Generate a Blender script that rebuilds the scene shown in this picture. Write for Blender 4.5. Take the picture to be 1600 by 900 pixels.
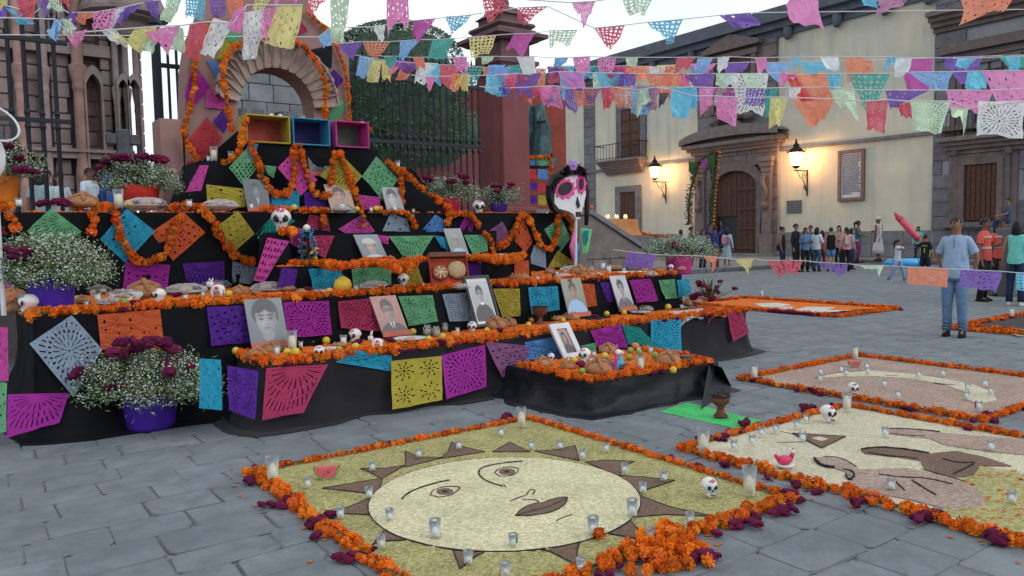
import bpy, bmesh, math, random, colorsys
from mathutils import Vector, Matrix, noise
random.seed(7)
for o in list(bpy.data.objects): bpy.data.objects.remove(o)
SC = bpy.context.scene; COL = SC.collection
PI = math.pi; rad = math.radians
# ------------------------------------------------------------------ camera
FPX, CX, CY, HZ, ROLL, EYE = 1203.0, 800.0, 450.0, 84.0, rad(1.05), 1.57
yaw = math.atan2(860, FPX)            # the plaza grid: +Y runs away to the left, +X away to the right
fwd0 = Vector((math.sin(yaw), math.cos(yaw), 0)); rt0 = Vector((math.cos(yaw), -math.sin(yaw), 0))
pt = math.atan2(HZ, FPX)
F = (fwd0*math.cos(pt) + Vector((0, 0, -math.sin(pt)))).normalized()
U0 = rt0.cross(F).normalized()
R = rt0*math.cos(ROLL) - U0*math.sin(ROLL); U = U0*math.cos(ROLL) + rt0*math.sin(ROLL)
EYEV = Vector((0, 0, EYE))
cam = bpy.data.cameras.new('camera'); co = bpy.data.objects.new('camera', cam); COL.objects.link(co)
co.matrix_world = Matrix(((R.x, U.x, -F.x, 0), (R.y, U.y, -F.y, 0), (R.z, U.z, -F.z, EYE), (0, 0, 0, 1)))
cam.sensor_fit = 'HORIZONTAL'; cam.sensor_width = 36; cam.lens = 36*FPX/1600
cam.clip_start = .1; cam.clip_end = 2000; SC.camera = co
# ------------------------------------------------------------------ sky, sun, exposure
w = bpy.data.worlds.new('World'); SC.world = w; w.use_nodes = True
nt = w.node_tree; nt.nodes.clear(); L = nt.links.new
sky = nt.nodes.new('ShaderNodeTexSky'); sky.sky_type = 'NISHITA'; sky.sun_disc = False
sky.sun_elevation = rad(28); sky.sun_rotation = rad(150)
b1 = nt.nodes.new('ShaderNodeBackground'); b1.inputs[1].default_value = .08; L(sky.outputs[0], b1.inputs[0])
tc = nt.nodes.new('ShaderNodeTexCoord'); no = nt.nodes.new('ShaderNodeTexNoise')
no.inputs['Scale'].default_value = 2.2; no.inputs['Detail'].default_value = 6; L(tc.outputs['Generated'], no.inputs[0])
cr = nt.nodes.new('ShaderNodeValToRGB'); L(no.outputs[0], cr.inputs[0])
cr.color_ramp.elements[0].color = (.90, .99, 1.09, 1); cr.color_ramp.elements[0].position = .38
cr.color_ramp.elements[1].color = (1.10, 1.17, 1.22, 1); cr.color_ramp.elements[1].position = .60
b2 = nt.nodes.new('ShaderNodeBackground'); b2.inputs[1].default_value = .92; L(cr.outputs[0], b2.inputs[0])
mx = nt.nodes.new('ShaderNodeMixShader'); mx.inputs[0].default_value = .86
L(b1.outputs[0], mx.inputs[1]); L(b2.outputs[0], mx.inputs[2])
wo = nt.nodes.new('ShaderNodeOutputWorld'); L(mx.outputs[0], wo.inputs[0])
sl = bpy.data.lights.new('sun', 'SUN'); sl.energy = .6; sl.angle = rad(25); sl.color = (1, .96, .92)
so = bpy.data.objects.new('sun', sl); COL.objects.link(so)
az = rad(150); el = rad(28)
sd = Vector((math.sin(az)*math.cos(el), math.cos(az)*math.cos(el), math.sin(el)))
so.rotation_euler = sd.to_track_quat('Z', 'Y').to_euler()
SC.view_settings.view_transform = 'Standard'; SC.view_settings.look = 'None'
SC.view_settings.exposure = 0.34; SC.view_settings.gamma = 1
SC.render.engine = 'CYCLES'; SC.cycles.transparent_max_bounces = 24; SC.cycles.max_bounces = 8
SC.render.resolution_x = 1024; SC.render.resolution_y = 576
# ------------------------------------------------------------------ pixel -> place (photo pixels, a known plane)
def ray(px, py): return F*FPX + R*(px-CX) - U*(py-CY)
def G(px, py, z=0.0):
    d = ray(px, py); return EYEV + d*((z-EYE)/d.z)
def PV(px, py, v):
    d = ray(px, py); return EYEV + d*(v/d.y)
def PU(px, py, u):
    d = ray(px, py); return EYEV + d*(u/d.x)
def PD(px, py, dep): return EYEV + ray(px, py)*(dep/FPX)
def pix(p):
    q = Vector(p)-EYEV; k = FPX/q.dot(F); return CX+q.dot(R)*k, CY-q.dot(U)*k
def dep(p): return (Vector(p)-EYEV).dot(F)
# ------------------------------------------------------------------ things and parts
def tag(o, label=None, cat=None, group=None, kind=None):
    if label: o['label'] = label
    if cat: o['category'] = cat
    if group: o['group'] = group
    if kind: o['kind'] = kind
    return o
def empty(name, loc=(0, 0, 0), rz=0, label=None, cat=None, group=None, kind=None):
    o = bpy.data.objects.new(name, None); COL.objects.link(o); o.location = loc
    o.rotation_euler = (0, 0, rz); o.empty_display_size = .1
    return tag(o, label, cat, group, kind)
def link(name, me, parent=None, loc=(0, 0, 0), rot=(0, 0, 0), sc=(1, 1, 1)):
    o = bpy.data.objects.new(name, me); COL.objects.link(o)
    o.location = loc; o.rotation_euler = rot; o.scale = sc
    if parent: o.parent = parent
    return o
def kids(o, idx=None): return [c for c in bpy.data.objects if c.parent == o]
def copy_tree(o, loc=None, rz=None, parent=None):
    c = o.copy(); COL.objects.link(c)
    if parent: c.parent = parent
    if loc is not None: c.location = loc
    if rz is not None: c.rotation_euler = (0, 0, rz)
    for ch in o.get('_k', []) and CH[o.name]: copy_tree(ch, parent=c)
    return c
class MB:
    def __init__(s): s.v = []; s.f = []; s.m = []; s.uv = None
    def add(s, vs, fs, m=0):
        b = len(s.v); s.v += [tuple(p) for p in vs]; s.f += [tuple(b+i for i in f) for f in fs]; s.m += [m]*len(fs); return s
    def box(s, a, b, m=0):
        x0, y0, z0 = [min(a[i], b[i]) for i in range(3)]; x1, y1, z1 = [max(a[i], b[i]) for i in range(3)]
        return s.add([(x0, y0, z0), (x1, y0, z0), (x1, y1, z0), (x0, y1, z0), (x0, y0, z1), (x1, y0, z1), (x1, y1, z1), (x0, y1, z1)],
                     [(0, 3, 2, 1), (4, 5, 6, 7), (0, 1, 5, 4), (1, 2, 6, 5), (2, 3, 7, 6), (3, 0, 4, 7)], m)
    def cbox(s, a, b, c=.01, m=0):   # chamfered box
        x0, y0, z0 = [min(a[i], b[i]) for i in range(3)]; x1, y1, z1 = [max(a[i], b[i]) for i in range(3)]
        c = min(c, (x1-x0)/3, (y1-y0)/3, (z1-z0)/3); vs = []
        for X, sx in ((x0, 1), (x1, -1)):
            for Y, sy in ((y0, 1), (y1, -1)):
                for Z, sz in ((z0, 1), (z1, -1)):
                    vs += [(X, Y+sy*c, Z+sz*c), (X+sx*c, Y, Z+sz*c), (X+sx*c, Y+sy*c, Z)]
        I = lambda i, j, k, a: (i*4+j*2+k)*3+a
        fs = [(I(0,0,0,0), I(0,0,1,0), I(0,1,1,0), I(0,1,0,0)), (I(1,0,0,0), I(1,1,0,0), I(1,1,1,0), I(1,0,1,0)),
              (I(0,0,0,1), I(1,0,0,1), I(1,0,1,1), I(0,0,1,1)), (I(0,1,0,1), I(0,1,1,1), I(1,1,1,1), I(1,1,0,1)),
              (I(0,0,0,2), I(0,1,0,2), I(1,1,0,2), I(1,0,0,2)), (I(0,0,1,2), I(1,0,1,2), I(1,1,1,2), I(0,1,1,2))]
        for i in (0, 1):
            for j in (0, 1): fs.append((I(i,j,0,0), I(i,j,0,1), I(i,j,1,1), I(i,j,1,0)))
            for k in (0, 1): fs.append((I(i,0,k,0), I(i,0,k,2), I(i,1,k,2), I(i,1,k,0)))
        for j in (0, 1):
            for k in (0, 1): fs.append((I(0,j,k,1), I(0,j,k,2), I(1,j,k,2), I(1,j,k,1)))
        for i in (0, 1):
            for j in (0, 1):
                for k in (0, 1): fs.append((I(i,j,k,0), I(i,j,k,1), I(i,j,k,2)))
        return s.add(vs, fs, m)
    def tube(s, pts, r, n=8, m=0, cap=True):
        pts = [Vector(p) for p in pts]; rs = r if isinstance(r, (list, tuple)) else [r]*len(pts); vs = []
        up = None
        for i, p in enumerate(pts):
            t = (pts[min(i+1, len(pts)-1)]-pts[max(i-1, 0)])
            if t.length < 1e-9: t = Vector((0, 0, 1))
            t.normalize()
            if up is None: up = t.orthogonal().normalized()
            up = (up - t*up.dot(t)); up = up.normalized() if up.length > 1e-6 else t.orthogonal().normalized()
            sd = t.cross(up)
            for k in range(n):
                a = 2*PI*k/n; vs.append(p+(up*math.cos(a)+sd*math.sin(a))*rs[i])
        fs = [(i*n+k, i*n+(k+1) % n, (i+1)*n+(k+1) % n, (i+1)*n+k) for i in range(len(pts)-1) for k in range(n)]
        if cap: fs += [tuple(range(n-1, -1, -1)), tuple((len(pts)-1)*n+k for k in range(n))]
        return s.add(vs, fs, m)
    def lathe(s, prof, c=(0, 0, 0), n=16, m=0, sx=1, sy=1, cap=True):
        vs = [(c[0]+r*math.cos(2*PI*k/n)*sx, c[1]+r*math.sin(2*PI*k/n)*sy, c[2]+z) for r, z in prof for k in range(n)]
        fs = [(i*n+k, i*n+(k+1) % n, (i+1)*n+(k+1) % n, (i+1)*n+k) for i in range(len(prof)-1) for k in range(n)]
        if cap: fs += [tuple(range(n-1, -1, -1)), tuple((len(prof)-1)*n+k for k in range(n))]
        return s.add(vs, fs, m)
    def blob(s, c, r, n=8, k=6, m=0, jit=0):
        r = (r, r, r) if not isinstance(r, (tuple, list)) else r
        vs = [(c[0], c[1], c[2]-r[2])]
        for i in range(1, k):
            t = PI*i/k
            for j in range(n):
                a = 2*PI*(j+.5*(i % 2))/n; q = 1+random.uniform(-jit, jit)
                vs.append((c[0]+r[0]*math.sin(t)*math.cos(a)*q, c[1]+r[1]*math.sin(t)*math.sin(a)*q, c[2]-r[2]*math.cos(t)*q))
        vs.append((c[0], c[1], c[2]+r[2]))
        fs = [(0, 1+(j+1) % n, 1+j) for j in range(n)]
        for i in range(k-2):
            for j in range(n):
                a, b = 1+i*n+j, 1+i*n+(j+1) % n; fs.append((a, b, b+n, a+n))
        b = 1+(k-2)*n; fs += [(b+j, b+(j+1) % n, len(vs)-1) for j in range(n)]
        return s.add(vs, fs, m)
    def extr(s, poly, axis, a, b, m=0):   # poly of 2-D points extruded along an axis ('x': (y,z), 'y': (x,z), 'z': (x,y))
        def P(q, t): return {'x': (t, q[0], q[1]), 'y': (q[0], t, q[1]), 'z': (q[0], q[1], t)}[axis]
        n = len(poly); vs = [P(q, a) for q in poly]+[P(q, b) for q in poly]
        fs = [tuple(range(n-1, -1, -1)), tuple(range(n, 2*n))]+[(i, (i+1) % n, n+(i+1) % n, n+i) for i in range(n)]
        return s.add(vs, fs, m)
    def mesh(s, name, mats, smooth=False, off=None):
        me = bpy.data.meshes.new(name)
        vs = s.v if off is None else [(p[0]-off[0], p[1]-off[1], p[2]-off[2]) for p in s.v]
        me.from_pydata(vs, [], s.f)
        mats = mats if isinstance(mats, (list, tuple)) else [mats]
        for m in mats: me.materials.append(m)
        if len(mats) > 1: me.polygons.foreach_set('material_index', s.m)
        if smooth: me.polygons.foreach_set('use_smooth', [True]*len(s.f))
        me.update(); return me
    def build(s, name, mats, parent=None, smooth=False, world=True, **kw):
        off = None
        if parent is not None and world: off = ORG(parent)
        o = link(name, s.mesh(name, mats, smooth, off), parent)
        return tag(o, **kw) if kw else o
def ORG(o):
    l = Vector(o.location)
    while o.parent: o = o.parent; l = l+Vector(o.location)
    return l
def recalc(me):
    bm = bmesh.new(); bm.from_mesh(me); bmesh.ops.recalc_face_normals(bm, faces=bm.faces); bm.to_mesh(me); bm.free()
# ------------------------------------------------------------------ materials
MATS = {}
class Nd:
    """small expression helper for shader maths"""
    def __init__(s, nt, so): s.nt = nt; s.s = so
    def op(s, o, b=None, c=None):
        n = s.nt.nodes.new('ShaderNodeMath'); n.operation = o; s.nt.links.new(s.s, n.inputs[0])
        for i, x in ((1, b), (2, c)):
            if x is None: continue
            if isinstance(x, Nd): s.nt.links.new(x.s, n.inputs[i])
            else: n.inputs[i].default_value = x
        return Nd(s.nt, n.outputs[0])
    def __add__(s, b): return s.op('ADD', b)
    def __sub__(s, b): return s.op('SUBTRACT', b)
    def __mul__(s, b): return s.op('MULTIPLY', b)
    def __truediv__(s, b): return s.op('DIVIDE', b)
    def lt(s, b): return s.op('LESS_THAN', b)
    def gt(s, b): return s.op('GREATER_THAN', b)
    def abs(s): return s.op('ABSOLUTE')
    def fr(s): return s.op('FRACT')
    def mx(s, b): return s.op('MAXIMUM', b)
    def mn(s, b): return s.op('MINIMUM', b)
    def sin(s): return s.op('SINE')
def newmat(name):
    m = bpy.data.materials.new(name); m.use_nodes = True; nt = m.node_tree; nt.nodes.clear()
    out = nt.nodes.new('ShaderNodeOutputMaterial'); bs = nt.nodes.new('ShaderNodeBsdfPrincipled')
    nt.links.new(bs.outputs[0], out.inputs[0]); return m, nt, bs, out
def mat(name, col, rough=.8, var=.18, scale=6, bump=.15, bscale=None, col2=None, spec=.3, metal=0, objrand=0, emit=None, coat=0, detail=5, big=None, sheen=0, streak=None):
    if name in MATS: return MATS[name]
    m, nt, bs, out = newmat(name); L = nt.links.new
    tc = nt.nodes.new('ShaderNodeTexCoord'); geo = nt.nodes.new('ShaderNodeNewGeometry')
    no = nt.nodes.new('ShaderNodeTexNoise'); no.inputs['Scale'].default_value = scale; no.inputs['Detail'].default_value = detail
    no.inputs['Roughness'].default_value = .65
    L(geo.outputs['Position'], no.inputs[0])
    mr = nt.nodes.new('ShaderNodeMapRange'); mr.inputs[1].default_value = .3; mr.inputs[2].default_value = .7; L(no.outputs[0], mr.inputs[0])
    mix = nt.nodes.new('ShaderNodeMixRGB'); L(mr.outputs[0], mix.inputs[0])
    c2 = col2 or tuple(max(0, c*(1-var*1.6)) for c in col); c1 = tuple(min(1, c*(1+var*.7)) for c in col)
    mix.inputs[1].default_value = (*c2, 1); mix.inputs[2].default_value = (*(c1 if not col2 else col), 1)
    cur = mix.outputs[0]
    if big:
        n2 = nt.nodes.new('ShaderNodeTexNoise'); n2.inputs['Scale'].default_value = big[0]; n2.inputs['Detail'].default_value = 3; L(geo.outputs['Position'], n2.inputs[0])
        m2 = nt.nodes.new('ShaderNodeMapRange'); m2.inputs[1].default_value = .35; m2.inputs[2].default_value = .68; m2.inputs[4].default_value = big[1]; L(n2.outputs[0], m2.inputs[0])
        x2 = nt.nodes.new('ShaderNodeMixRGB'); L(m2.outputs[0], x2.inputs[0]); L(cur, x2.inputs[1]); x2.inputs[2].default_value = (*big[2], 1); cur = x2.outputs[0]
    if streak:   # rain streaks and patches on old plaster
        mp = nt.nodes.new('ShaderNodeMapping'); mp.inputs['Scale'].default_value = (2.2, 2.2, .22); L(geo.outputs['Position'], mp.inputs[0]); n3 = nt.nodes.new('ShaderNodeTexNoise'); n3.inputs['Scale'].default_value = 1; n3.inputs['Detail'].default_value = 7; L(mp.outputs[0], n3.inputs[0])
        m3 = nt.nodes.new('ShaderNodeMapRange'); m3.inputs[1].default_value = .50; m3.inputs[2].default_value = .72; m3.inputs[4].default_value = streak[0]; L(n3.outputs[0], m3.inputs[0]); x3 = nt.nodes.new('ShaderNodeMixRGB'); L(m3.outputs[0], x3.inputs[0]); L(cur, x3.inputs[1]); x3.inputs[2].default_value = (*streak[1], 1); cur = x3.outputs[0]
    if objrand:
        oi = nt.nodes.new('ShaderNodeObjectInfo'); hs = nt.nodes.new('ShaderNodeHueSaturation')
        mr2 = nt.nodes.new('ShaderNodeMapRange'); mr2.inputs[3].default_value = 1-objrand; mr2.inputs[4].default_value = 1+objrand; L(oi.outputs['Random'], mr2.inputs[0])
        L(mr2.outputs[0], hs.inputs['Value'])
        mr3 = nt.nodes.new('ShaderNodeMapRange'); mr3.inputs[3].default_value = .5-objrand*.05; mr3.inputs[4].default_value = .5+objrand*.05
        ml = nt.nodes.new('ShaderNodeMath'); ml.operation = 'MULTIPLY'; ml.inputs[1].default_value = 7.31; L(oi.outputs['Random'], ml.inputs[0])
        fr = nt.nodes.new('ShaderNodeMath'); fr.operation = 'FRACT'; L(ml.outputs[0], fr.inputs[0]); L(fr.outputs[0], mr3.inputs[0]); L(mr3.outputs[0], hs.inputs['Hue'])
        L(cur, hs.inputs['Color']); cur = hs.outputs[0]
    L(cur, bs.inputs['Base Color'])
    bs.inputs['Roughness'].default_value = rough; bs.inputs['Metallic'].default_value = metal
    bs.inputs['Specular IOR Level'].default_value = spec
    if coat: bs.inputs['Coat Weight'].default_value = coat
    if sheen: bs.inputs['Sheen Weight'].default_value = sheen
    if bump:
        nb = nt.nodes.new('ShaderNodeTexNoise'); nb.inputs['Scale'].default_value = bscale or scale*6; nb.inputs['Detail'].default_value = 4
        L(geo.outputs['Position'], nb.inputs[0]); bp = nt.nodes.new('ShaderNodeBump'); bp.inputs['Strength'].default_value = bump; bp.inputs['Distance'].default_value = .02
        L(nb.outputs[0], bp.inputs['Height']); L(bp.outputs[0], bs.inputs['Normal'])
    if emit: bs.inputs['Emission Color'].default_value = (*emit[0], 1); bs.inputs['Emission Strength'].default_value = emit[1]
    MATS[name] = m; return m
def hexc(h):   # sRGB hex to linear
    h = h.lstrip('#'); return tuple((lambda c: c/12.92 if c < .04045 else ((c+.055)/1.055)**2.4)(int(h[i:i+2], 16)/255) for i in (0, 2, 4))
def glassmat(name, col=(.8, .85, .85), al=.35, rough=.1):
    if name in MATS: return MATS[name]
    m, nt, bs, out = newmat(name); tr = nt.nodes.new('ShaderNodeBsdfTransparent'); mxx = nt.nodes.new('ShaderNodeMixShader')
    bs.inputs['Base Color'].default_value = (*col, 1); bs.inputs['Roughness'].default_value = rough
    fr = nt.nodes.new('ShaderNodeFresnel'); fr.inputs[0].default_value = 1.18
    ad = nt.nodes.new('ShaderNodeMath'); ad.operation = 'ADD'; ad.inputs[1].default_value = al; ad.use_clamp = True
    nt.links.new(fr.outputs[0], ad.inputs[0]); nt.links.new(ad.outputs[0], mxx.inputs[0])
    nt.links.new(tr.outputs[0], mxx.inputs[1]); nt.links.new(bs.outputs[0], mxx.inputs[2]); nt.links.new(mxx.outputs[0], out.inputs[0])
    MATS[name] = m; return m
def paper_mat(kind, transl=.35):
    """tissue paper with cut-out holes; the colour is the object's own colour"""
    name = 'tissue_'+kind+str(int(transl*100))
    if name in MATS: return MATS[name]
    m, nt, bs, out = newmat(name); L = nt.links.new; nt.nodes.remove(bs)
    tc = nt.nodes.new('ShaderNodeTexCoord'); sp = nt.nodes.new('ShaderNodeSeparateXYZ'); L(tc.outputs['UV'], sp.inputs[0])
    x = Nd(nt, sp.outputs[0]); y = Nd(nt, sp.outputs[1])
    def pol(cx, cy, X=x, Y=y):
        dx, dy = X-cx, Y-cy; r = (dx*dx+dy*dy).op('SQRT'); th = dy.op('ARCTAN2', dx); return r, th
    def ring(r, a, b): return r.gt(a)*r.lt(b)
    def spoke(th, n, wd, ph=0): return (th*(n/2)+ph).sin().abs().lt(wd)
    inside = x.gt(.06)*x.lt(.94)*y.gt(.05)*y.lt(.95)
    if kind == 'sun':
        r, th = pol(.5, .5)
        h = ring(r, .07, .17)*spoke(th, 10, .28)
        h = h.mx(ring(r, .20, .31)*spoke(th, 20, .34, .3)).mx(ring(r, .34, .40)*spoke(th, 26, .5)).mx(ring(r, .44, .56)*spoke(th, 32, .4, .7))
        h = h.mx(r.lt(.028))
    elif kind == 'dots':
        oq = Nd(nt, nt.nodes.new('ShaderNodeObjectInfo').outputs['Random']); fq = (oq*3).op('FLOOR')+4; r, th = pol(.5, .5); k_ = x*fq; k2 = y*fq*.9+k_.op('FLOOR')*.5; fx = k_.fr()-.5; fy = k2.fr()-.5
        sz = ((r*(oq*14+10)+oq*6).sin().abs())*.20+.05; h = ((fx.abs()*(oq+1)+fy.abs()*.8).lt(sz))*((th*4+oq*5).sin()+.75).gt(0)
    elif kind == 'flower':
        X = (x*2).fr(); Y = (y*2).fr(); r, th = pol(.5, .5, X, Y)
        h = ring(r, .10, .24)*spoke(th, 8, .42); h = h.mx(ring(r, .28, .40)*spoke(th, 8, .30, .79)).mx(r.lt(.05))
    elif kind == 'leaf':
        r, th = pol(.5, .42); h = ring(r, .08, .2)*spoke(th, 8, .35)
        fx = (x*5+y*1.5).fr()-.5; fy = (y*5-x*1.5).fr()-.5
        h = h.mx((fx.abs()*1.2+fy.abs()*2.4).lt(.34)*r.gt(.24))
    elif kind == 'lace':
        fx = (x*6).fr()-.5; fy = (y*6).fr()-.5; h = (fx*fx+fy*fy).op('SQRT').lt(.29)
        nn = nt.nodes.new('ShaderNodeTexNoise'); nn.inputs['Scale'].default_value = 7; L(tc.outputs['UV'], nn.inputs[0]); h = h*Nd(nt, nn.outputs[0]).gt(.42)
    elif kind == 'rays':
        r, th = pol(.5, .95); h = ring(r, .2, .42)*spoke(th, 22, .3); h = h.mx(ring(r, .47, .62)*spoke(th, 34, .33)).mx(ring(r, .66, .85)*spoke(th, 50, .4))
    else: h = x.lt(-1)
    h = h*inside
    if kind not in ('plain',):   # every sheet's holes are a little different and torn
        nz = nt.nodes.new('ShaderNodeTexNoise'); nz.inputs['Scale'].default_value = 9; L(tc.outputs['Object'], nz.inputs[0]); h = h*Nd(nt, nz.outputs[0]).gt(.36)
    oi = nt.nodes.new('ShaderNodeObjectInfo')
    n2 = nt.nodes.new('ShaderNodeTexNoise'); n2.inputs['Scale'].default_value = 3.5; n2.inputs['Detail'].default_value = 5; L(tc.outputs['UV'], n2.inputs[0])
    hs = nt.nodes.new('ShaderNodeHueSaturation'); L(oi.outputs['Color'], hs.inputs['Color'])
    mr = nt.nodes.new('ShaderNodeMapRange'); mr.inputs[3].default_value = .78; mr.inputs[4].default_value = 1.18; L(n2.outputs[0], mr.inputs[0]); L(mr.outputs[0], hs.inputs['Value'])
    d = nt.nodes.new('ShaderNodeBsdfPrincipled'); d.inputs['Roughness'].default_value = .75; d.inputs['Specular IOR Level'].default_value = .2; L(hs.outputs[0], d.inputs['Base Color'])
    wv = nt.nodes.new('ShaderNodeTexNoise'); wv.inputs['Scale'].default_value = 5; wv.inputs['Detail'].default_value = 6; wv.inputs['Distortion'].default_value = 1.2; L(tc.outputs['UV'], wv.inputs[0])
    bp = nt.nodes.new('ShaderNodeBump'); bp.inputs['Strength'].default_value = .8; bp.inputs['Distance'].default_value = .05; L(wv.outputs[0], bp.inputs['Height']); L(bp.outputs[0], d.inputs['Normal'])
    t = nt.nodes.new('ShaderNodeBsdfTranslucent'); L(hs.outputs[0], t.inputs[0])
    ms = nt.nodes.new('ShaderNodeMixShader'); ms.inputs[0].default_value = transl; L(d.outputs[0], ms.inputs[1]); L(t.outputs[0], ms.inputs[2])
    tr = nt.nodes.new('ShaderNodeBsdfTransparent'); m3 = nt.nodes.new('ShaderNodeMixShader'); L(h.s, m3.inputs[0]); L(ms.outputs[0], m3.inputs[1]); L(tr.outputs[0], m3.inputs[2])
    L(m3.outputs[0], out.inputs[0]); MATS[name] = m; return m
ORD = ['first', 'second', 'third', 'fourth', 'fifth', 'sixth', 'seventh', 'eighth', 'ninth', 'tenth', 'eleventh', 'twelfth', 'thirteenth', 'fourteenth', 'fifteenth', 'sixteenth', 'seventeenth', 'eighteenth', 'nineteenth', 'twentieth']
# ================================================================== SETTING
KIDS = {}
_link = link
def link(name, me, parent=None, loc=(0, 0, 0), rot=(0, 0, 0), sc=(1, 1, 1)):
    o = _link(name, me, parent, loc, rot, sc)
    if parent: KIDS.setdefault(parent.name, []).append(o)
    return o
def clone(o, loc=None, rz=None, parent=None, label=None, group=None):
    c = o.copy(); COL.objects.link(c)
    if parent: c.parent = parent
    if loc is not None: c.location = loc
    if rz is not None: c.rotation_euler = (0, 0, rz)
    if label: c['label'] = label
    if group: c['group'] = group
    for ch in KIDS.get(o.name, []):
        d = clone(ch, parent=c); KIDS.setdefault(c.name, []).append(d)
    return c
def reparent(o, p): o.parent = p; KIDS.setdefault(p.name, []).append(o)
RND = random.Random(11)
M_mortar = mat('mortar', (.185, .205, .215), .9, .15, 3, .2, 60, big=(.5, .5, (.15, .16, .18)))
M_stone = mat('flagstone', (.170, .190, .206), .82, .22, 5, .35, 30, objrand=.04, big=(1.3, .7, (.12, .137, .15)), streak=(.5, (.22, .235, .24)))
M_dirt = mat('joint_dirt', (.19, .20, .215), .95, .3, 1.6, .1, col2=(.095, .105, .112))
M_asph = mat('plaza_far', (.17, .18, .20), .85, .2, 2, .2, 12)
M_side = mat('pavement_stone', (.19, .19, .19), .85, .2, 2, .2, 20)
M_kerb = mat('kerb_stone', (.13, .13, .135), .85, .25, 4, .2)
# ---- ground
MB().add([(-250, -250, -.012), (400, -250, -.012), (400, 400, -.012), (-250, 400, -.012)], [(0, 1, 2, 3)]).build('ground', M_mortar, kind='structure')
PLZ = empty('paving', (3, 0, 0), label=None, kind='structure')
def stone_mesh(mb, u0, u1, v0, v1, lod):
    g = .0025; h = RND.uniform(-.003, .003); cs = [(u0+g, v0+g), (u1-g, v0+g), (u1-g, v1-g), (u0+g, v1-g)]
    if lod < 2:
        cc = [RND.choice((.015, .02, .03, .05)) for _ in range(4)]; pts = []
        for i in range(4):
            p = Vector(cs[i]); a = Vector(cs[i-1]); b = Vector(cs[(i+1) % 4])
            pts += [p+(a-p).normalized()*cc[i]*RND.uniform(.6, 1.2), p+(b-p).normalized()*cc[i]*RND.uniform(.6, 1.6)]
        j = .008; pts = [(p.x+RND.uniform(-j, j), p.y+RND.uniform(-j, j)) for p in pts]
    else: pts = cs
    n = len(pts); cx = sum(p[0] for p in pts)/n; cy = sum(p[1] for p in pts)/n
    def off(d, z, rnd=0):
        r = []
        for p in pts:
            q = Vector((p[0]-cx, p[1]-cy)); k = 1+(d+(RND.uniform(-.004, .007) if rnd else 0))/max(q.length, .01); r.append((cx+q.x*k, cy+q.y*k, z))
        return r
    if lod < 2:
        vs = off(-.03, h+.002)+off(-.008, h+.001)+off(0, -.006)+off(.002, -.0075, 1)
        fs = [tuple(range(n))]+[(k*n+i, (k+1)*n+i, (k+1)*n+(i+1) % n, k*n+(i+1) % n) for k in range(3) for i in range(n)]
        b = len(mb.f); mb.add(vs, fs, 0)
        for i in range(len(mb.f)-n*2, len(mb.f)): mb.m[i] = 1
    else:
        vs = off(-.01, h+.003)+off(0, -.011); fs = [tuple(range(n))]+[(i, n+i, n+(i+1) % n, (i+1) % n) for i in range(n)]
        b = len(mb.f); mb.add(vs, fs, 0)
        for i in range(len(mb.f)-n, len(mb.f)): mb.m[i] = 1
cells = []
v = -16.0
while v < 19:
    dv = RND.uniform(.26, .35); u = -3.0-RND.uniform(0, .5)
    while u < 33:
        du = RND.uniform(.36, .58); c = Vector((u+du/2, v+dv/2, 0)); d = dep(c)
        if d > 1.6:
            px, py = pix(c); skip = (c.y > 6.9 and c.x < 8.5 and c.x > .9)
            if -120 < px < 1720 and py < 1010 and not skip: cells.append((d, u, u+du, v, v+dv))
        u += du
    v += dv
cells.sort(); far = MB()
for i, (d, u0, u1, v0, v1) in enumerate(cells):
    if i < 300:
        mb = MB(); stone_mesh(mb, u0, u1, v0, v1, 0); mb.build('flagstone', [M_stone, M_dirt], PLZ)
    elif d < 30: stone_mesh(far, u0, u1, v0, v1, 1 if d < 11 else 2)
far.build('flagstones_farther_off', [M_stone, M_dirt], PLZ, kind='stuff')
# ---- raised pavement along the house fronts (L-shaped), with kerb stones
pv = MB(); pv.box((22, 19.25, -.01), (36.2, 60, .14)); pv.box((33.2, -20, -.01), (36.2, 19.25, .14))
pv.build('pavement', M_side, kind='structure')
kb = empty('kerb', (22, 19, 0), kind='structure')
x = 21.5
km = MB().cbox((0, 0, -.01), (.96, .25, .15), .02).mesh('kerb_stone', [M_kerb])
while x < 33: link('kerb_stone', km, kb, (x-22, 0, RND.uniform(-.004, .004))); x += .98
km2 = MB().cbox((0, 0, -.01), (.25, .96, .15), .02).mesh('kerb_stone_turned', [M_kerb])
y = 18
while y > -3: link('kerb_stone', km2, kb, (32.95-22, y-19, RND.uniform(-.004, .004))); y -= .98
# ---- hall facade across the street: plane X = 36
XF = 36.0
def FQ(xl, yt, xr, yb):
    xm = (xl+xr)/2; a = PU(xl, (yt+yb)/2, XF).y; b = PU(xr, (yt+yb)/2, XF).y; z0 = PU(xm, yb, XF).z; z1 = PU(xm, yt, XF).z
    return min(a, b), max(a, b), z0, z1
M_plaster = mat('cream_plaster', (.62, .575, .445), .9, .06, 1.2, .12, 25, big=(.5, .75, (.43, .43, .385)), streak=(.6, (.40, .385, .34)))
M_gstone = mat('grey_cantera', (.16, .155, .17), .85, .22, 3, .3, 18, objrand=.14)
M_pstone = mat('pink_cantera', (.19, .14, .132), .85, .25, 3, .35, 18, objrand=.14, big=(.8, .6, (.13, .115, .12)))
M_dado = mat('dado_stone', (.17, .175, .19), .85, .15, 2, .2)
M_cornice = mat('roof_cornice', (.11, .125, .155), .85, .2, 2, .2)
M_wood = mat('old_brown_door_wood', (.075, .035, .022), .65, .35, 9, .3)
M_wood2 = mat('shutter_wood', (.10, .042, .025), .65, .3, 9, .3)
M_iron = mat('wrought_iron', (.012, .014, .018), .55, .2, 10, .1, metal=.3)
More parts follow.
